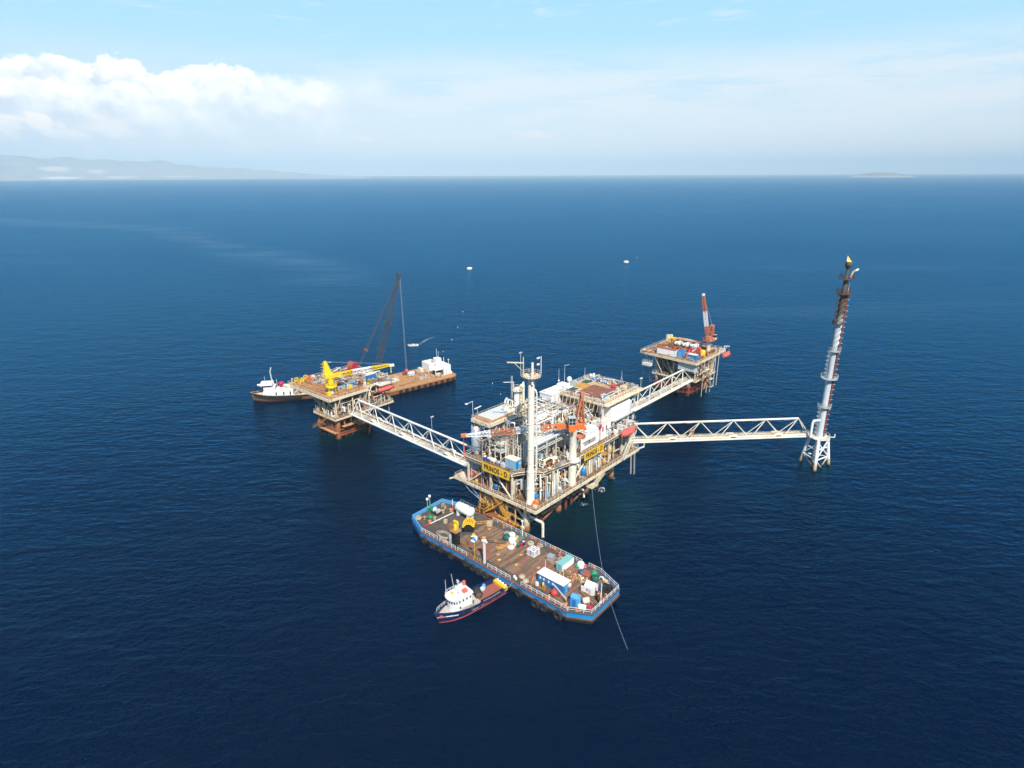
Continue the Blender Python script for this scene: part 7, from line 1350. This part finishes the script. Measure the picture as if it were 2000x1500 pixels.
for s_ in (1,-1):
    S_('gunwale', MB().pipe([(SL*t, s_*(hw(t)-.04), sh(t)+.04) for t in [i/20 for i in range(20)]]+[(SL,0,sh(1)+.04)], .1, 5), 'navy')
    S_('cargo_bulwark', loft(loft(MB(), [[(SL*t, s_*(hw(t)-.05), sh(t)), (SL*t, s_*(hw(t)+.03), sh(t)+.75)] for t in [.06+.036*i for i in range(11)]], s_ > 0), [[(SL*t, s_*(hw(t)-.15), sh(t)), (SL*t, s_*(hw(t)-.07), sh(t)+.75)] for t in [.06+.036*i for i in range(11)]], s_ < 0), 'navy')
    S_('boot_stripe', loft(MB(), [[(SL*t-1.6*max(0,(t-.7)/.3)*(.62), s_*(hw(t)*(.875)+.09), .2), (SL*t-1.6*max(0,(t-.7)/.3)*.56, s_*(hw(t)*.885+.09), .42)] for t in [i/22*.985 for i in range(23)]], s_ > 0), 'coral red')
rnd = random.Random(19)
mk = MB()
for t0, t1, zf, h_ in ((.12,.24,.55,.3),(.25,.37,.5,.26)):
    x = SL*t0
    while x < SL*t1:
        t = x/SL; l_ = rnd.uniform(.14,.34); y = hw(t)+.045; hh_ = h_*rnd.uniform(.6,1.2); mk.box(x, x+l_, y, y+.03, sh(t)+.1, sh(t)+.1+hh_); x += l_+.1
S_('side_lettering', mk, 'boat grey')
mk = MB()
for t0, t1 in ((.74,.80),(.81,.885)):
    mk = MB()
    x = SL*t0
    while x < SL*t1:
        t = x/SL; r_ = 1.6*max(0,(t-.7)/.3); zf = .74; y = hw(t)*(.80+.2*zf); l_ = rnd.uniform(.13,.22)
        t2 = (x+l_)/SL; y2 = hw(t2)*(.80+.2*zf); zc = -1+(sh(t)+1)*zf
        mk.beam((x-r_*(1-zf), y+.05, zc), (x+l_-r_*(1-zf), y2+.05, zc), .04, .24); x += l_+.07
    S_('bow_lettering', mk, 'clean white')
wh = MB(); WX0, WX1 = SL*.515, SL*.80
def whp(x0, x1, w_, k=8): return [(x0,-w_)]+[(x1-1.4*(1-math.cos(a_))-.0, w_*math.sin(a_)*1.0) for a_ in [(-PI/2)+PI*i/k for i in range(k+1)]]+[(x0,w_)]
S_('lower_wheelhouse', wh.prism(whp(WX0, WX1-.2, 1.75), 1.95, 3.55), 'clean white')
S_('upper_wheelhouse', MB().prism(whp(WX0+.1, WX1-.1, 1.85), 3.57, 5.35), 'clean white')
roofp = whp(WX0-.2, WX1+.35, 2.1); S_('roof', MB().prism(roofp, 5.37, 5.55).prism([(x*.98+.2,y*.85) for x, y in roofp], 5.56, 5.75), 'white')
poly = whp(WX0+.1, WX1-.1, 1.85)
def winrow(poly, idx, z0, z1, name, sub=1, fr=(.18,.82)):
    for i in idx:
        a_, b_ = Vector((*poly[i],0)), Vector((*poly[(i+1) % len(poly)],0)); d = b_-a_; o = Vector((d.y,-d.x,0)).normalized()
        for k in range(sub):
            f0, f1 = (k+fr[0])/sub, (k+fr[1])/sub; p_, q_ = a_+d*f0+o*.02, a_+d*f1+o*.02
            S_(name, MB().add([p_+Vector((0,0,z0)), q_+Vector((0,0,z0)), q_+Vector((0,0,z1)), p_+Vector((0,0,z1)), p_+o*.04+Vector((0,0,z0)), q_+o*.04+Vector((0,0,z0)), q_+o*.04+Vector((0,0,z1)), p_+o*.04+Vector((0,0,z1))], [(4,5,6,7),(0,4,7,3),(1,2,6,5),(3,7,6,2),(0,1,5,4)]), 'glass')
winrow(poly, (1,2,3,4,5,6,7,8), 4.25, 4.8, 'window', 1, (.22,.78)); winrow(poly, (0, 9), 4.25, 4.8, 'window', 4, (.32,.68))
for y in (-1.79,1.79): S_('porthole', MB().lathe((WX1-2.2,y,2.8), [(.26,0),(.26,.05)], 12, (0,1 if y > 0 else -1,0)), 'glass')
S_('stair_house', MB().bev(WX0+.6,WX0+3.0,-1.2,.4,5.76,6.9,.1), 'clean white'); S_('funnel_casing', MB().bev(WX0+.9,WX0+2.1,.25,1.35,5.76,6.5,.08), 'coral red'); S_('funnel', MB().lathe((WX0+.9,-.2,6.9), [(.42,0),(.4,1.0),(.3,1.1)], 10), 'coral red')
S_('whip_aerial', MB().tube((WX1-.4,-1.3,5.7), (WX1-.3,-1.35,9.8), .05, n=4), 'white'); S_('whip_aerial', MB().tube((WX0+2.8,-1.6,5.7), (WX0+3.4,-1.8,10.2), .05, n=4), 'white')
S_('life_raft', MB().drum((WX1-1.6,-1.0,5.95), .3, .9, (0,1,0), 10), 'sign yellow'); S_('search_light', MB().lathe((WX1-2.6,.6,5.75), [(.2,0),(.3,.3),(.25,.6)], 10), 'silver')
S_('roof_railing', MB().rail([(x, y, 5.76) for x, y in [(p_[0]*.985+.15, p_[1]*.9) for p_ in roofp[:5]]], .7, .8, .035), 'white')
S_('mast', MB().tube((WX0+2.5,-.4,6.9), (WX0+2.5,-.4,8.6), .08, n=6).beam((WX0+2.5,-1.1,8.0), (WX0+2.5,.3,8.0), .1).cb(WX0+2.5,-.4,8.6,.25,.9,.16), 'white')
for i_, t_ in enumerate((.16,.30,.44,.57,.68)):
    tt_ = SF.one('tyre_fender', 'small black tyre hanging on the side of the navy supply boat', 'tyre', MB().torus((0,0,0), (0,1,0), .3, .13, 12, 6), K['rubber'], SL*t_, hw(t_)*.93+.16, sh(t_)-.75, 0, 'tyres on the supply boat') if i_ == 0 else tt_.copy()
    if i_: COL.objects.link(tt_); tt_.location = SF(SL*t_, hw(t_)*.93+.16, sh(t_)-.75)
S_('side_railing', MB().rail([(SL*t, hw(t)-.1, sh(t)+.05) for t in (.47,.52,.57,.62,.67)], .8, .9, .035), 'boat grey')
S_('fore_railing', MB().rail([(SL*t, s*(hw(t)-.15), 1.95+(sh(t)-1.95)*.9) for s in (-1,) for t in (.60,.68,.76,.84,.9,.95)], .9, .9, .05), 'white'); S_('fore_railing', MB().rail([(SL*t, (hw(t)-.15), 1.97) for t in (.52,.58,.64,.7)], .9, .9, .05), 'boat grey')
S_('hatch', MB().lathe((SL*.90,.1,1.97), [(.5,0),(.5,.15),(.1,.2)], 12), 'dark grey'); S_('windlass', MB().drum((SL*.925,-.5,2.2), .22, .8, (0,1,0), 8).cb(SL*.93,.75,1.96,.6,.5,.5), 'coral red')
S_('stern_bar', MB().bev(-.35,.75,-2.3,2.3,1.02,2.0,.08), 'sign yellow')
for y in (-1.5,-.5,.5,1.5): S_('stern_roller', MB().ell((-.2,y,2.1), .3, .36, .22, 10, 6), 'clean white')
for i, (x, y) in enumerate(((.1,-2.0),(.1,-1.0),(.1,0),(.1,1.0),(.1,2.0))): S_('stern_bolt', MB().lathe((-.38,y,1.4), [(.16,0),(.16,.06)], 8, (-1,0,0)), 'black')
t = SF.thing('fender_roll', 'big dark ribbed fender lying on the red cargo deck of the supply boat', 'fender', SL*.33, -1.0, 1.0, R(70)); m = MB().drum((-1.3,0,.85), .85, 2.6, (1,0,0), 16, .25); obj('core', m, K['dark grey'], t); m = MB()
for k in range(6): m.torus((-1.0+k*.42,0,.85), (1,0,0), .84, .13, 16, 6)
obj('tread', m, K['rubber'], t)
t = SF.thing('covered_gear', 'blue covered gear on the supply boat deck behind the dark fender', 'gear', SL*.235, -1.6, 1.0); obj('cover', MB().ell((0,0,.6), .8, .7, .7), K['washed blue'], t); obj('cover', MB().ell((-.7,-.3,.8), .5, .55, .9), K['light blue'], t)
for i, (ox, oy, u, v, l) in enumerate(((.2,-2.2,977,1121,'tan rope from the supply boat stern up to the barge rail end, left of two'), (.1,2.2,1001,1136,'tan rope from the supply boat stern to the barge deck edge, right of two'))):
    s_, e_ = SF(ox, oy, 2.0), G(u, v, DZ+.1); tag(obj('stern_rope', MB().pipe([s_.lerp(e_, k/6)+Vector((0,0,-.7*math.sin(PI*k/6))) for k in range(7)], .07, 5), K['rope']), l, 'rope')
# ---- people: one continuous body each
def person(name_label, loc, rz, shirt, seated=False, helmet=None, group=None):
    me = bpy.data.meshes.new('person'); V = []; E = []; Rr = []
    def vtx(p, r_): V.append(p); Rr.append(r_); return len(V)-1
    hz = .47 if seated else .92
    pel = vtx((0,0,hz), .15); ch = vtx((0,.02,hz+.36), .17); nk = vtx((0,.02,hz+.56), .07); hd = vtx((0,.04,hz+.70), .10); tp = vtx((0,.03,hz+.80), .08)
    for a_, b_ in ((pel,ch),(ch,nk),(nk,hd),(hd,tp)): E.append((a_,b_))
    for s_ in (1,-1):
        sh_ = vtx((s_*.20,.01,hz+.48), .07); el_ = vtx((s_*.27,.05,hz+.22), .05); ha = vtx((s_*.22,.28,hz+.10), .045); E += [(ch,sh_),(sh_,el_),(el_,ha)]
        hp = vtx((s_*.10,0,hz-.05), .11)
        kn = vtx((s_*.13,.42,hz-.02) if seated else (s_*.12,.03,.50), .075); an = vtx((s_*.13,.44,.08) if seated else (s_*.13,0,.09), .05); ft_ = vtx((s_*.14,.60,.05) if seated else (s_*.14,.17,.05), .045); E += [(pel,hp),(hp,kn),(kn,an),(an,ft_)]
    me.from_pydata(V, E, []); o = bpy.data.objects.new('person', me); COL.objects.link(o); sk = o.modifiers.new('skin', 'SKIN'); ssf = o.modifiers.new('smooth', 'SUBSURF'); ssf.levels = 1; ssf.render_levels = 1
    for i, sv in enumerate(me.skin_vertices[0].data): sv.radius = (Rr[i], Rr[i]); sv.use_root = (i == 0)
    ev = o.evaluated_get(bpy.context.evaluated_depsgraph_get()); m2 = bpy.data.meshes.new_from_object(ev); o.modifiers.clear(); o.data = m2; m2.materials.clear()
    for mt in (shirt, 'navy', 'skin'): m2.materials.append(K[mt])
    for p in m2.polygons:
        c = p.center; p.use_smooth = True; p.material_index = 2 if c.z > hz+.56 or (abs(c.x) > .16 and c.y > .17 and c.z < hz+.2 and c.z > hz) else 1 if c.z < hz+.02 else 0
    o.location = loc; o.rotation_euler = (0,0,rz); tag(o, name_label, 'person', group)
    hr = obj('hair' if not helmet else 'helmet', MB().ell((0,.03,hz+.80), .115, .125, .09, 10, 6), K[helmet or 'black'], o); return o
person('person in red jacket standing behind the wheelhouse of the supply boat', SF(SL*.48, 1.2, 1.03), SF.r+R(90), 'red', False, 'clean white')
person('worker in red coveralls standing on the landing deck under the platform', MAIN(-.9, 9.6, 2.82), MAIN.r+R(90), 'red', False, 'clean white')
person('worker in orange coveralls at the railing of the upper platform floor', MAIN(8.6, 3.6, 18.52), MAIN.r+PI, 'orange', False, 'clean white')
# ---- motor boat
MF = Frame((-57.6,367.8), 194)
mbt = MF.thing('motorboat', 'small white open motorboat beyond the crane barge', 'boat', 0, 0, 0); m, hw, sh = boat_hull(6.6, 2.3, 1.1, .8, .75, .45, .6, -.4); obj('hull', m, K['clean white'], mbt); obj('deck', deckplate(6.6, hw, .02, .93, .35, .08), K['boat grey'], mbt); obj('console', MB().bev(2.6,3.4,-.5,.5,.35,1.3,.06), K['white'], mbt); obj('outboard_motor', MB().bev(-.5,.0,-.2,.2,.3,1.2,.06), K['black'], mbt); obj('fore_cover', MB().ell((5.0,0,.7), 1.2, .7, .3), K['light rust'], mbt)
for i, (x, y, sh_) in enumerate(((2.1,.25,'navy'),(1.2,-.4,'black'),(3.8,.2,'red'))): person(('person in navy shirt seated at the motorboat console', 'person in dark shirt seated at the stern of the motorboat', 'person in red shirt seated in the bow of the motorboat')[i], MF(x, y, .36), MF.r-R(90), sh_, True)
# ---- tug
TF = Frame((-90.3,278.2), 192.0); TL = 32.5
tg = TF.thing('tugboat', 'black hulled tugboat with white superstructure and red funnel at the crane barge', 'tugboat', 0, 0, 0); T_ = lambda n, mb, mt: obj(n, mb, K[mt], tg)
K['tug hull'] = hull_mat('tug hull paint', (.15,.13,.105), .5, (.16,.05,.03), .45, .3)
m, hw, sh = boat_hull(TL, 8.6, 3.9, 2.5, 2.2, .62, 1.2, -1.2, stern=.8); T_('hull', m, 'tug hull'); T_('main_deck', deckplate(TL, hw, .02, .97, 1.9, .3, 18), 'cream'); T_('fore_deck', deckplate(TL, hw, .66, .965, 2.75, .35), 'cream')
for s_ in (1,-1): T_('rubbing_strake', MB().pipe([(TL*t, s_*(hw(t)+.05), sh(t)-.3) for t in [i/22 for i in range(22)]]+[(TL+.1,0,sh(1)-.3)], .26, 6), 'rubber'); T_('gunwale', MB().pipe([(TL*t, s_*(hw(t)-.05), sh(t)+.05) for t in [i/22 for i in range(22)]]+[(TL,0,sh(1)+.05)], .12, 5), 'dirty cream')
tt = MB()
t0_ = TF.one('tyre_fender', 'black tyre fender along the near side of the tugboat', 'tyre', MB().torus((0,0,0), (0,1,0), .46, .2, 14, 8), K['rubber'], 0, 0, 0, 0, 'tyre fenders on the tugboat'); first = True
for i in range(20):
    t = .30+.034*i
    if t > .965: break
    w2 = (hw(t+.02)-hw(t-.02))/(.04*TL); z_ = sh(t)-.95-(i % 2)*.12; p = TF(TL*t-.25*(t > .8), hw(t)*.96+.3, z_); r_ = TF.r+math.atan(w2)
    if first: t0_.location = p; t0_.rotation_euler = (0,0,r_); first = False
    else: c = t0_.copy(); COL.objects.link(c); c.location = p; c.rotation_euler = (0,0,r_)
T_('deck_house', MB().bev(13.2,26.5,-2.7,2.7,1.92,4.6,.12), 'clean white'); T_('upper_house', MB().bev(21.0,26.2,-2.3,2.3,4.62,6.6,.12), 'clean white'); T_('casing', MB().bev(16.8,20.6,-1.4,1.4,4.62,5.6,.1), 'clean white')
T_('bridge_wing', MB().bev(22.0,27.6,-2.9,2.9,7.3,8.2,.15), 'clean white'); T_('bridge_windows', MB().box(22.6,26.9,-2.45,2.45,6.62,7.28), 'glass'); T_('bridge_post', MB().cb(22.2,2.5,6.6,.3,.3,.7).cb(27.0,2.5,6.6,.3,.3,.7).cb(22.2,-2.5,6.6,.3,.3,.7).cb(27.0,-2.5,6.6,.3,.3,.7), 'coral red'); T_('search_light', MB().drum((27.7,1.0,7.6), .45, 1.2, (1,0,0), 10), 'clean white')
T_('funnel', MB().lathe((18.4,0,5.6), [(1.0,0),(.95,1.3),(1.3,1.6),(1.3,2.2),(.7,2.5)], 14), 'crimson'); T_('mast', MB().pipe([(21.8,0,6.6),(22.4,0,9.5),(22.7,0,13.2),(22.1,0,15.4)], .28, 8), 'pale steel'); T_('mast_stay', MB().tube((20.8,0,4.6), (22.2,0,9.6), .12, n=6).tube((20.2,0,5.5), (20.4,0,9.6), .08, n=5).tube((25.4,.5,8.2), (25.4,.5,11.4), .05, n=4), 'white')
T_('aft_mast', MB().tube((13.3,1.5,4.6), (13.2,1.5,9.4), .14, n=6).ell((13.2,1.5,9.6), .3, .3, .4), 'white'); T_('aft_block', MB().bev(13.0,16.4,-2.4,2.4,4.62,5.9,.1), 'bone')
for x in (23.6,22.2,20.8,17.4,14.5): T_('door', MB().box(x-.3,x+.3,2.71,2.76,2.1,4.0) if x not in (23.6,22.2) else MB().lathe((x,2.7,3.6), [(.18,0),(.18,.06)], 10, (0,1,0)), 'glass')
T_('towing_winch', MB().lathe((10.4,-1.2,2.9), [(1.0,0),(1.0,.2),(.6,.25),(.6,2.0),(1.0,2.1),(1.0,2.3)], 14, (0,1,0)), 'dark grey')
for x, y, mt, l in ((6.6,1.0,'silver','grey covered crate on the aft deck of the tugboat'),(3.6,1.2,'navy','dark crate with white end at the stern deck of the tugboat')):
    t = TF.thing('deck_crate', l, 'crate', x, y, 1.92); obj('body', MB().bev(-1.6,1.6,-1.2,1.2,.1,1.7,.06), K[mt], t); obj('end_panel', MB().box(1.61,1.7,-1.1,1.1,.1,1.7), K['clean white' if mt == 'navy' else 'cream'], t)
t = TF.thing('towing_gear', 'rusty winch gear between the tug house and grey crate', 'winch', 11.6, 1.2, 1.92); junk(5, 16, 1.0, .9, ['rust','cream','dark grey'], 1.4, t)
# ---- crane barge
CBF = Frame((-76.7,260.3), 39.5); CZ = 2.6
K['rust barge side'] = hull_mat('rusty barge side', (.27,.13,.06), .35, (.05,.035,.025), .5, .45)
cb = CBF.thing('crane_barge', 'long rusty tan flat barge beyond the yellow crane platform', 'barge', 0, 0, 0); C_ = lambda n, mb, mt: obj(n, mb, K[mt] if isinstance(mt,str) else mt, cb)
CO = [(0,1.5),(1.5,0),(60.5,0),(62.2,.5),(63.1,1.6),(63.4,3),(63.4,19.5),(62,21.6),(60.5,22),(1.5,22),(0,20.5)]
C_('hull', MB().prism([(x*.985+.4, 11+(y-11)*.97) for x, y in CO], -1.5, .8, 0, CO).prism(CO, .82, CZ), 'rust barge side'); C_('deck', MB().prism([(x*.99+.3, 11+(y-11)*.98) for x, y in CO], CZ+.004, CZ+.04), 'tan deck')
for mb in edge(CO, CZ-.5, CZ+.12, .3): C_('deck_edge', mb, 'light rust')
ct = CBF.one('tyre_fender', 'dark tyre fender along the near side of the rusty barge', 'tyre', MB().torus((0,0,0), (0,1,0), .68, .3, 14, 8), K['rubber'], 30, -.6, 1.3, 0, 'tyre fenders on the rusty barge')
for a in (33.2,36.6,40,43.5,46.8,50,53.5,57,60): c = ct.copy(); COL.objects.link(c); c.location = CBF(a, -.6, 1.25+.15*math.sin(a)); 
dh = CBF.thing('deckhouse', 'white deckhouse on the right end of the rusty barge', 'deckhouse', 59.6, 4.0, CZ)
D_ = lambda n, mb, mt: obj(n, mb, K[mt], dh)
D_('end_block', MB().bev(-1.8,2.4,0,9.5,.04,5.0,.1), 'clean white'); D_('rear_block', MB().bev(-4.5,1.4,9.7,17.0,.04,4.3,.1), 'clean white'); D_('top_box', MB().bev(-1.4,1.6,7.4,10.6,5.02,7.0,.1), 'clean white'); D_('porch_roof', MB().box(-6.6,-1.82,.6,7.2,3.1,3.3), 'clean white')
D_('porch_post', MB().box(-6.5,-6.2,.7,1.0,.04,3.09).box(-6.5,-6.2,6.8,7.1,.04,3.09), 'white'); D_('porch_wall', MB().box(-4.2,-1.82,3.4,7.0,.04,3.09), 'dark grey'); D_('porch_locker', MB().bev(-5.6,-3.4,1.0,2.6,.04,1.4,.05), 'cream'); D_('door', MB().box(-.9,0,-.06,-.01,.2,2.3), 'washed blue'); D_('door', MB().box(-1.9,-1.82,1.0,2.2,.2,2.6), 'dark grey')
D_('aerial', MB().tube((-.6,8.2,7), (-.6,8.2,11.4), .1, n=5).tube((.9,9,7), (.9,9,10.4), .1, n=5).tube((.2,9.6,7), (.2,9.6,11.8), .1, n=5), 'pale steel'); D_('mooring_lamp', MB().tube((1.9,1.2,5), (1.9,1.2,7.4), .12, n=5).tube((1.9,5.6,5), (1.9,5.6,7.6), .12, n=5).cb(1.9,1.2,7.2,.5,.5,.5), 'clean white'); D_('side_box', MB().bev(2.45,3.3,.3,2.6,.04,1.2,.05), 'white'); D_('life_ring', MB().torus((-2.2,10.4,5.4), (1,0,0), .6, .2, 12, 6), 'coral red')
for i, (a, b, sx, sy, h_, mt, l) in enumerate(((44.5,14.6,3.6,2.2,1.6,'washed blue','pale green and white box near the crane hook on the rusty barge'),(50.6,15.0,1.6,3.0,2.6,'bone','cream box stack in front of the rear deckhouse on the rusty barge'),(46.0,7.0,3.2,1.6,.9,'grey','low grey machine on the near side of the rusty barge deck'),(51.5,9.5,2.6,2.2,1.8,'dirty cream','cream winch box before the deckhouse porch'),(48.8,11.6,2.2,1.6,1.3,'light rust','rusty box in the clutter on the rusty barge'),(42.5,17.4,1.8,1.6,1.2,'rust','dark rusty box at the far edge of the rusty barge'))):
    t = CBF.thing('deck_box', l, 'box', a, b, CZ+.04); obj('body', MB().bev(-sx/2,sx/2,-sy/2,sy/2,.1,h_,.06), K[mt], t); obj('lid', MB().box(-sx/2-.04,sx/2+.04,-sy/2-.04,sy/2+.04,h_,h_+.1), K['white' if mt == 'washed blue' else mt], t)
for sd, a, b, ra, rb in ((51,48,6,5,3),(52,52,12,3,5),(53,47,15,4,3),(54,54.5,4,2,2)): heap('machinery_heap', {51:'jumble of pipes and rusty gear on the near side of the rusty barge',52:'clutter of fittings in front of the deckhouse on the rusty barge',53:'clutter of rusty gear near the far edge of the rusty barge',54:'small gear heap at the porch corner of the rusty barge'}[sd], 'scrap heap', sd, 36, ra, rb, ['rust','bone','light rust','dirty cream','grey'], a, b, 0, 1.5, CBF, CZ+.04)
rnd = random.Random(40)
C_('deck_plank', (lambda m: [m.cb(rnd.uniform(24,44), rnd.uniform(3,14), CZ+.042, rnd.uniform(1.2,3), .3, .08) for _ in range(26)] and m)(MB()), 'brown deck'); bpy.data.objects['deck_plank']['kind'] = 'stuff'
cr = CBF.thing('lattice_crane', 'dark crawler crane on the rusty barge with very long lattice boom', 'crane', 20.0, 11.0, CZ+.04); Q_ = lambda n, mb, mt: obj(n, mb, K[mt], cr)
def cpt(p): v = CBF.inv(p); return (v.x-20, v.y-11, v.z-CZ-.04)
for y in (-2.6,2.6): Q_('crawler_track', MB().bev(-4,4,y-.6,y+.6,0,1.4,.3), 'black')
Q_('machine_house', MB().bev(-5.5,2.2,-1.9,1.9,1.5,4.8,.15), 'crimson'); Q_('cab', MB().bev(1.2,3.2,1.95,3.4,1.6,4.2,.1), 'red rust'); Q_('gantry', MB().beam((-1,-1.3,4.8),(-5.0,-1.0,12),.35).beam((-1,1.3,4.8),(-5.0,1.0,12),.35).beam((-5.2,-1.2,4.8),(-5.0,-1.0,12),.28).beam((-5.2,1.2,4.8),(-5.0,1.0,12),.28).beam((-5,-1.1,12),(-5,1.1,12),.4), 'brown deck')
tipw = Vector((-54.5,299.4,53.3)); tp_ = Vector(cpt(tipw)); ft0 = Vector((2.0,0,2.6)); K['boom steel'] = mat('boom steel', (.075,.07,.065), .7, 0, .12, .3)
Q_('boom', MB().lattice(ft0, tp_, 1.2, .9, 40, .10, .055, (0,1,0), 2.2), 'boom steel')
for f_ in (.30,.56): c = ft0.lerp(tp_, f_); Q_('boom_joint', MB().lattice(c-(tp_-ft0)*.012, c+(tp_-ft0)*.012, 2.5, 2.5, 1, .22, .15, (0,1,0)), 'boom steel')
Q_('boom_head', MB().cb(tp_.x, tp_.y, tp_.z-.4, 1.5, 1.5, 2.0), 'boom steel')
gt = Vector((-5,0,12)); br_ = gt.lerp(tp_, .17)
for y in (-1.0,-.35,.35,1.0): Q_('backstay', MB().tube((gt.x,y,gt.z), (br_.x,br_.y+y*1.2,br_.z), .06, n=4).tube((br_.x,br_.y+y*1.2,br_.z), (tp_.x,tp_.y+y*.4,tp_.z+.6), .06, n=4), 'boom steel')
Q_('bridle', MB().cb(br_.x,br_.y,br_.z-.5,1.0,2.6,1.0), 'rust')
hk = Vector(cpt(Vector((-53.6,299.4,4.4))))
for y in (-.7,0,.7): Q_('hoist_rope', MB().tube((tp_.x+.5,tp_.y+y*.5,tp_.z), (hk.x,hk.y+y*.9,hk.z+1.6), .035, n=4), 'grey')
Q_('hook_block', MB().bev(hk.x-.6,hk.x+.6,hk.y-.8,hk.y+.8,hk.z,hk.z+1.7,.15).torus((hk.x,hk.y,hk.z-.5), (1,0,0), .4, .14, 10, 6), 'coral red')
# ---- buoys
for i, (u, v, l) in enumerate(((917,524,'white ring shaped mooring buoy farther left on open water'), (1223,511,'white ring shaped mooring buoy farthest right on open water'))):
    p = G(u, v+2, 0); t = thing('mooring_buoy', l, 'buoy', p, i*.5, 'large white mooring buoys'); obj('float', MB().lathe((0,0,0), [(2.3,-.4),(2.9,.0),(2.9,1.5),(2.5,2.0),(.3,2.1)], 8, smooth=False), K['clean white'], t); obj('skirt', MB().lathe((0,0,0), [(2.95,-.3),(2.98,.35)], 8, smooth=False), K['faded orange'], t); obj('ring', MB().torus((0,0,2.4), (1,0,0), .4, .12, 10, 5).tube((0,0,2.0), (0,0,3.4), .12, n=6), K['coral red' if i == 0 else 'grey'], t)
for i, (u, v, l) in enumerate(((865.6,686.8,'small white buoy floating right above the rusty barge deckhouse'),(894,639,'small white buoy, middle of the scattered ones beyond the motorboat'),(904,609,'small white buoy, farthest of those beyond the motorboat'),(882.5,663.5,'small white buoy near the motorboat wake'),(962,749,'small white buoy between the rusty barge and slender towers, upper one'),(978,770,'small white buoy nearest the slender towers'),(1244,503,'tiny white buoy right of the farthest ring buoy'))):
    p = G(u, v, 0); r_ = .12+.0003*p.y; tag(obj('small_buoy', MB().ell((0,0,r_*.45), r_, r_, r_*.85, 10, 6).tube((0,0,r_), (0,0,r_*1.9), r_*.15, n=5), K['clean white'], None, p), l, 'buoy', 'small white buoys')
# ---- foam: the motorboat's wake and the water breaking round the pipes
fo = bpy.data.materials.new('foam'); fo.use_nodes = True; q = NG(fo.node_tree); b_ = fo.node_tree.nodes['Principled BSDF']; b_.inputs['Base Color'].default_value = (.75,.80,.82,1); b_.inputs['Roughness'].default_value = .8
ge = q.n('ShaderNodeNewGeometry').outputs['Position']; q.put(b_.inputs['Alpha'], q.m('MULTIPLY', q.rng(q.noise(ge, .9, 5, .7), .46, .66), .7))
fm_ = MB()
def strip(pts, z):
    vs = []
    for i, (p, w_) in enumerate(pts):
        p = Vector((p[0],p[1],0)); a_ = Vector(pts[max(0,i-1)][0][:2]); b2 = Vector(pts[min(len(pts)-1,i+1)][0][:2]); d = (b2-a_).normalized(); o = Vector((-d.y,d.x,0))*w_/2; vs += [(*(p+o).xy, z), (*(p-o).xy, z)]
    fm_.add(vs, [(2*i,2*i+1,2*i+3,2*i+2) for i in range(len(pts)-1)])
strip([(G(819,673.5),1.0),(G(826,668),1.9),(G(833,663.5),2.2),(G(842,660),1.8),(G(850,658),.6)], .03)
def splash(x, y, r_, z):
    n = 14; rr = random.Random(int(x*10+y)); vs = [(x,y,z)]+[(x+r_*rr.uniform(.6,1.3)*math.cos(2*PI*i/n), y+r_*rr.uniform(.6,1.3)*math.sin(2*PI*i/n), z) for i in range(n)]; fm_.add(vs, [(0,1+i,1+(i+1) % n) for i in range(n)])
for i, (a, b, r_) in enumerate(((38.6,3.2,1.8),(26.8,2.0,1.2),(3.8,.2,.8),(48,5.4,1.3))): p = MAIN(a,b); splash(p.x, p.y, r_, .034+.004*i)
for i, (a, b, r_) in enumerate(((18.8,3.4,1.2),)): p = ALPHA(a,b); splash(p.x, p.y, r_, .034+.004*i)
fo_ = obj('foam', fm_, fo); fo_['kind'] = 'stuff'
# every labelled object is a thing; lettering becomes plain mesh
for o in list(sc.objects):
    if o.get('category'): o['kind'] = 'thing'
dg = bpy.context.evaluated_depsgraph_get()
for o in [x for x in sc.objects if x.type == 'FONT']:
    me = bpy.data.meshes.new_from_object(o.evaluated_get(dg)); n_ = bpy.data.objects.new('lettering_text', me); COL.objects.link(n_); n_.parent = o.parent; n_.location = o.location; n_.rotation_euler = o.rotation_euler; n_.scale = o.scale; bpy.data.objects.remove(o); n_.name = 'lettering'
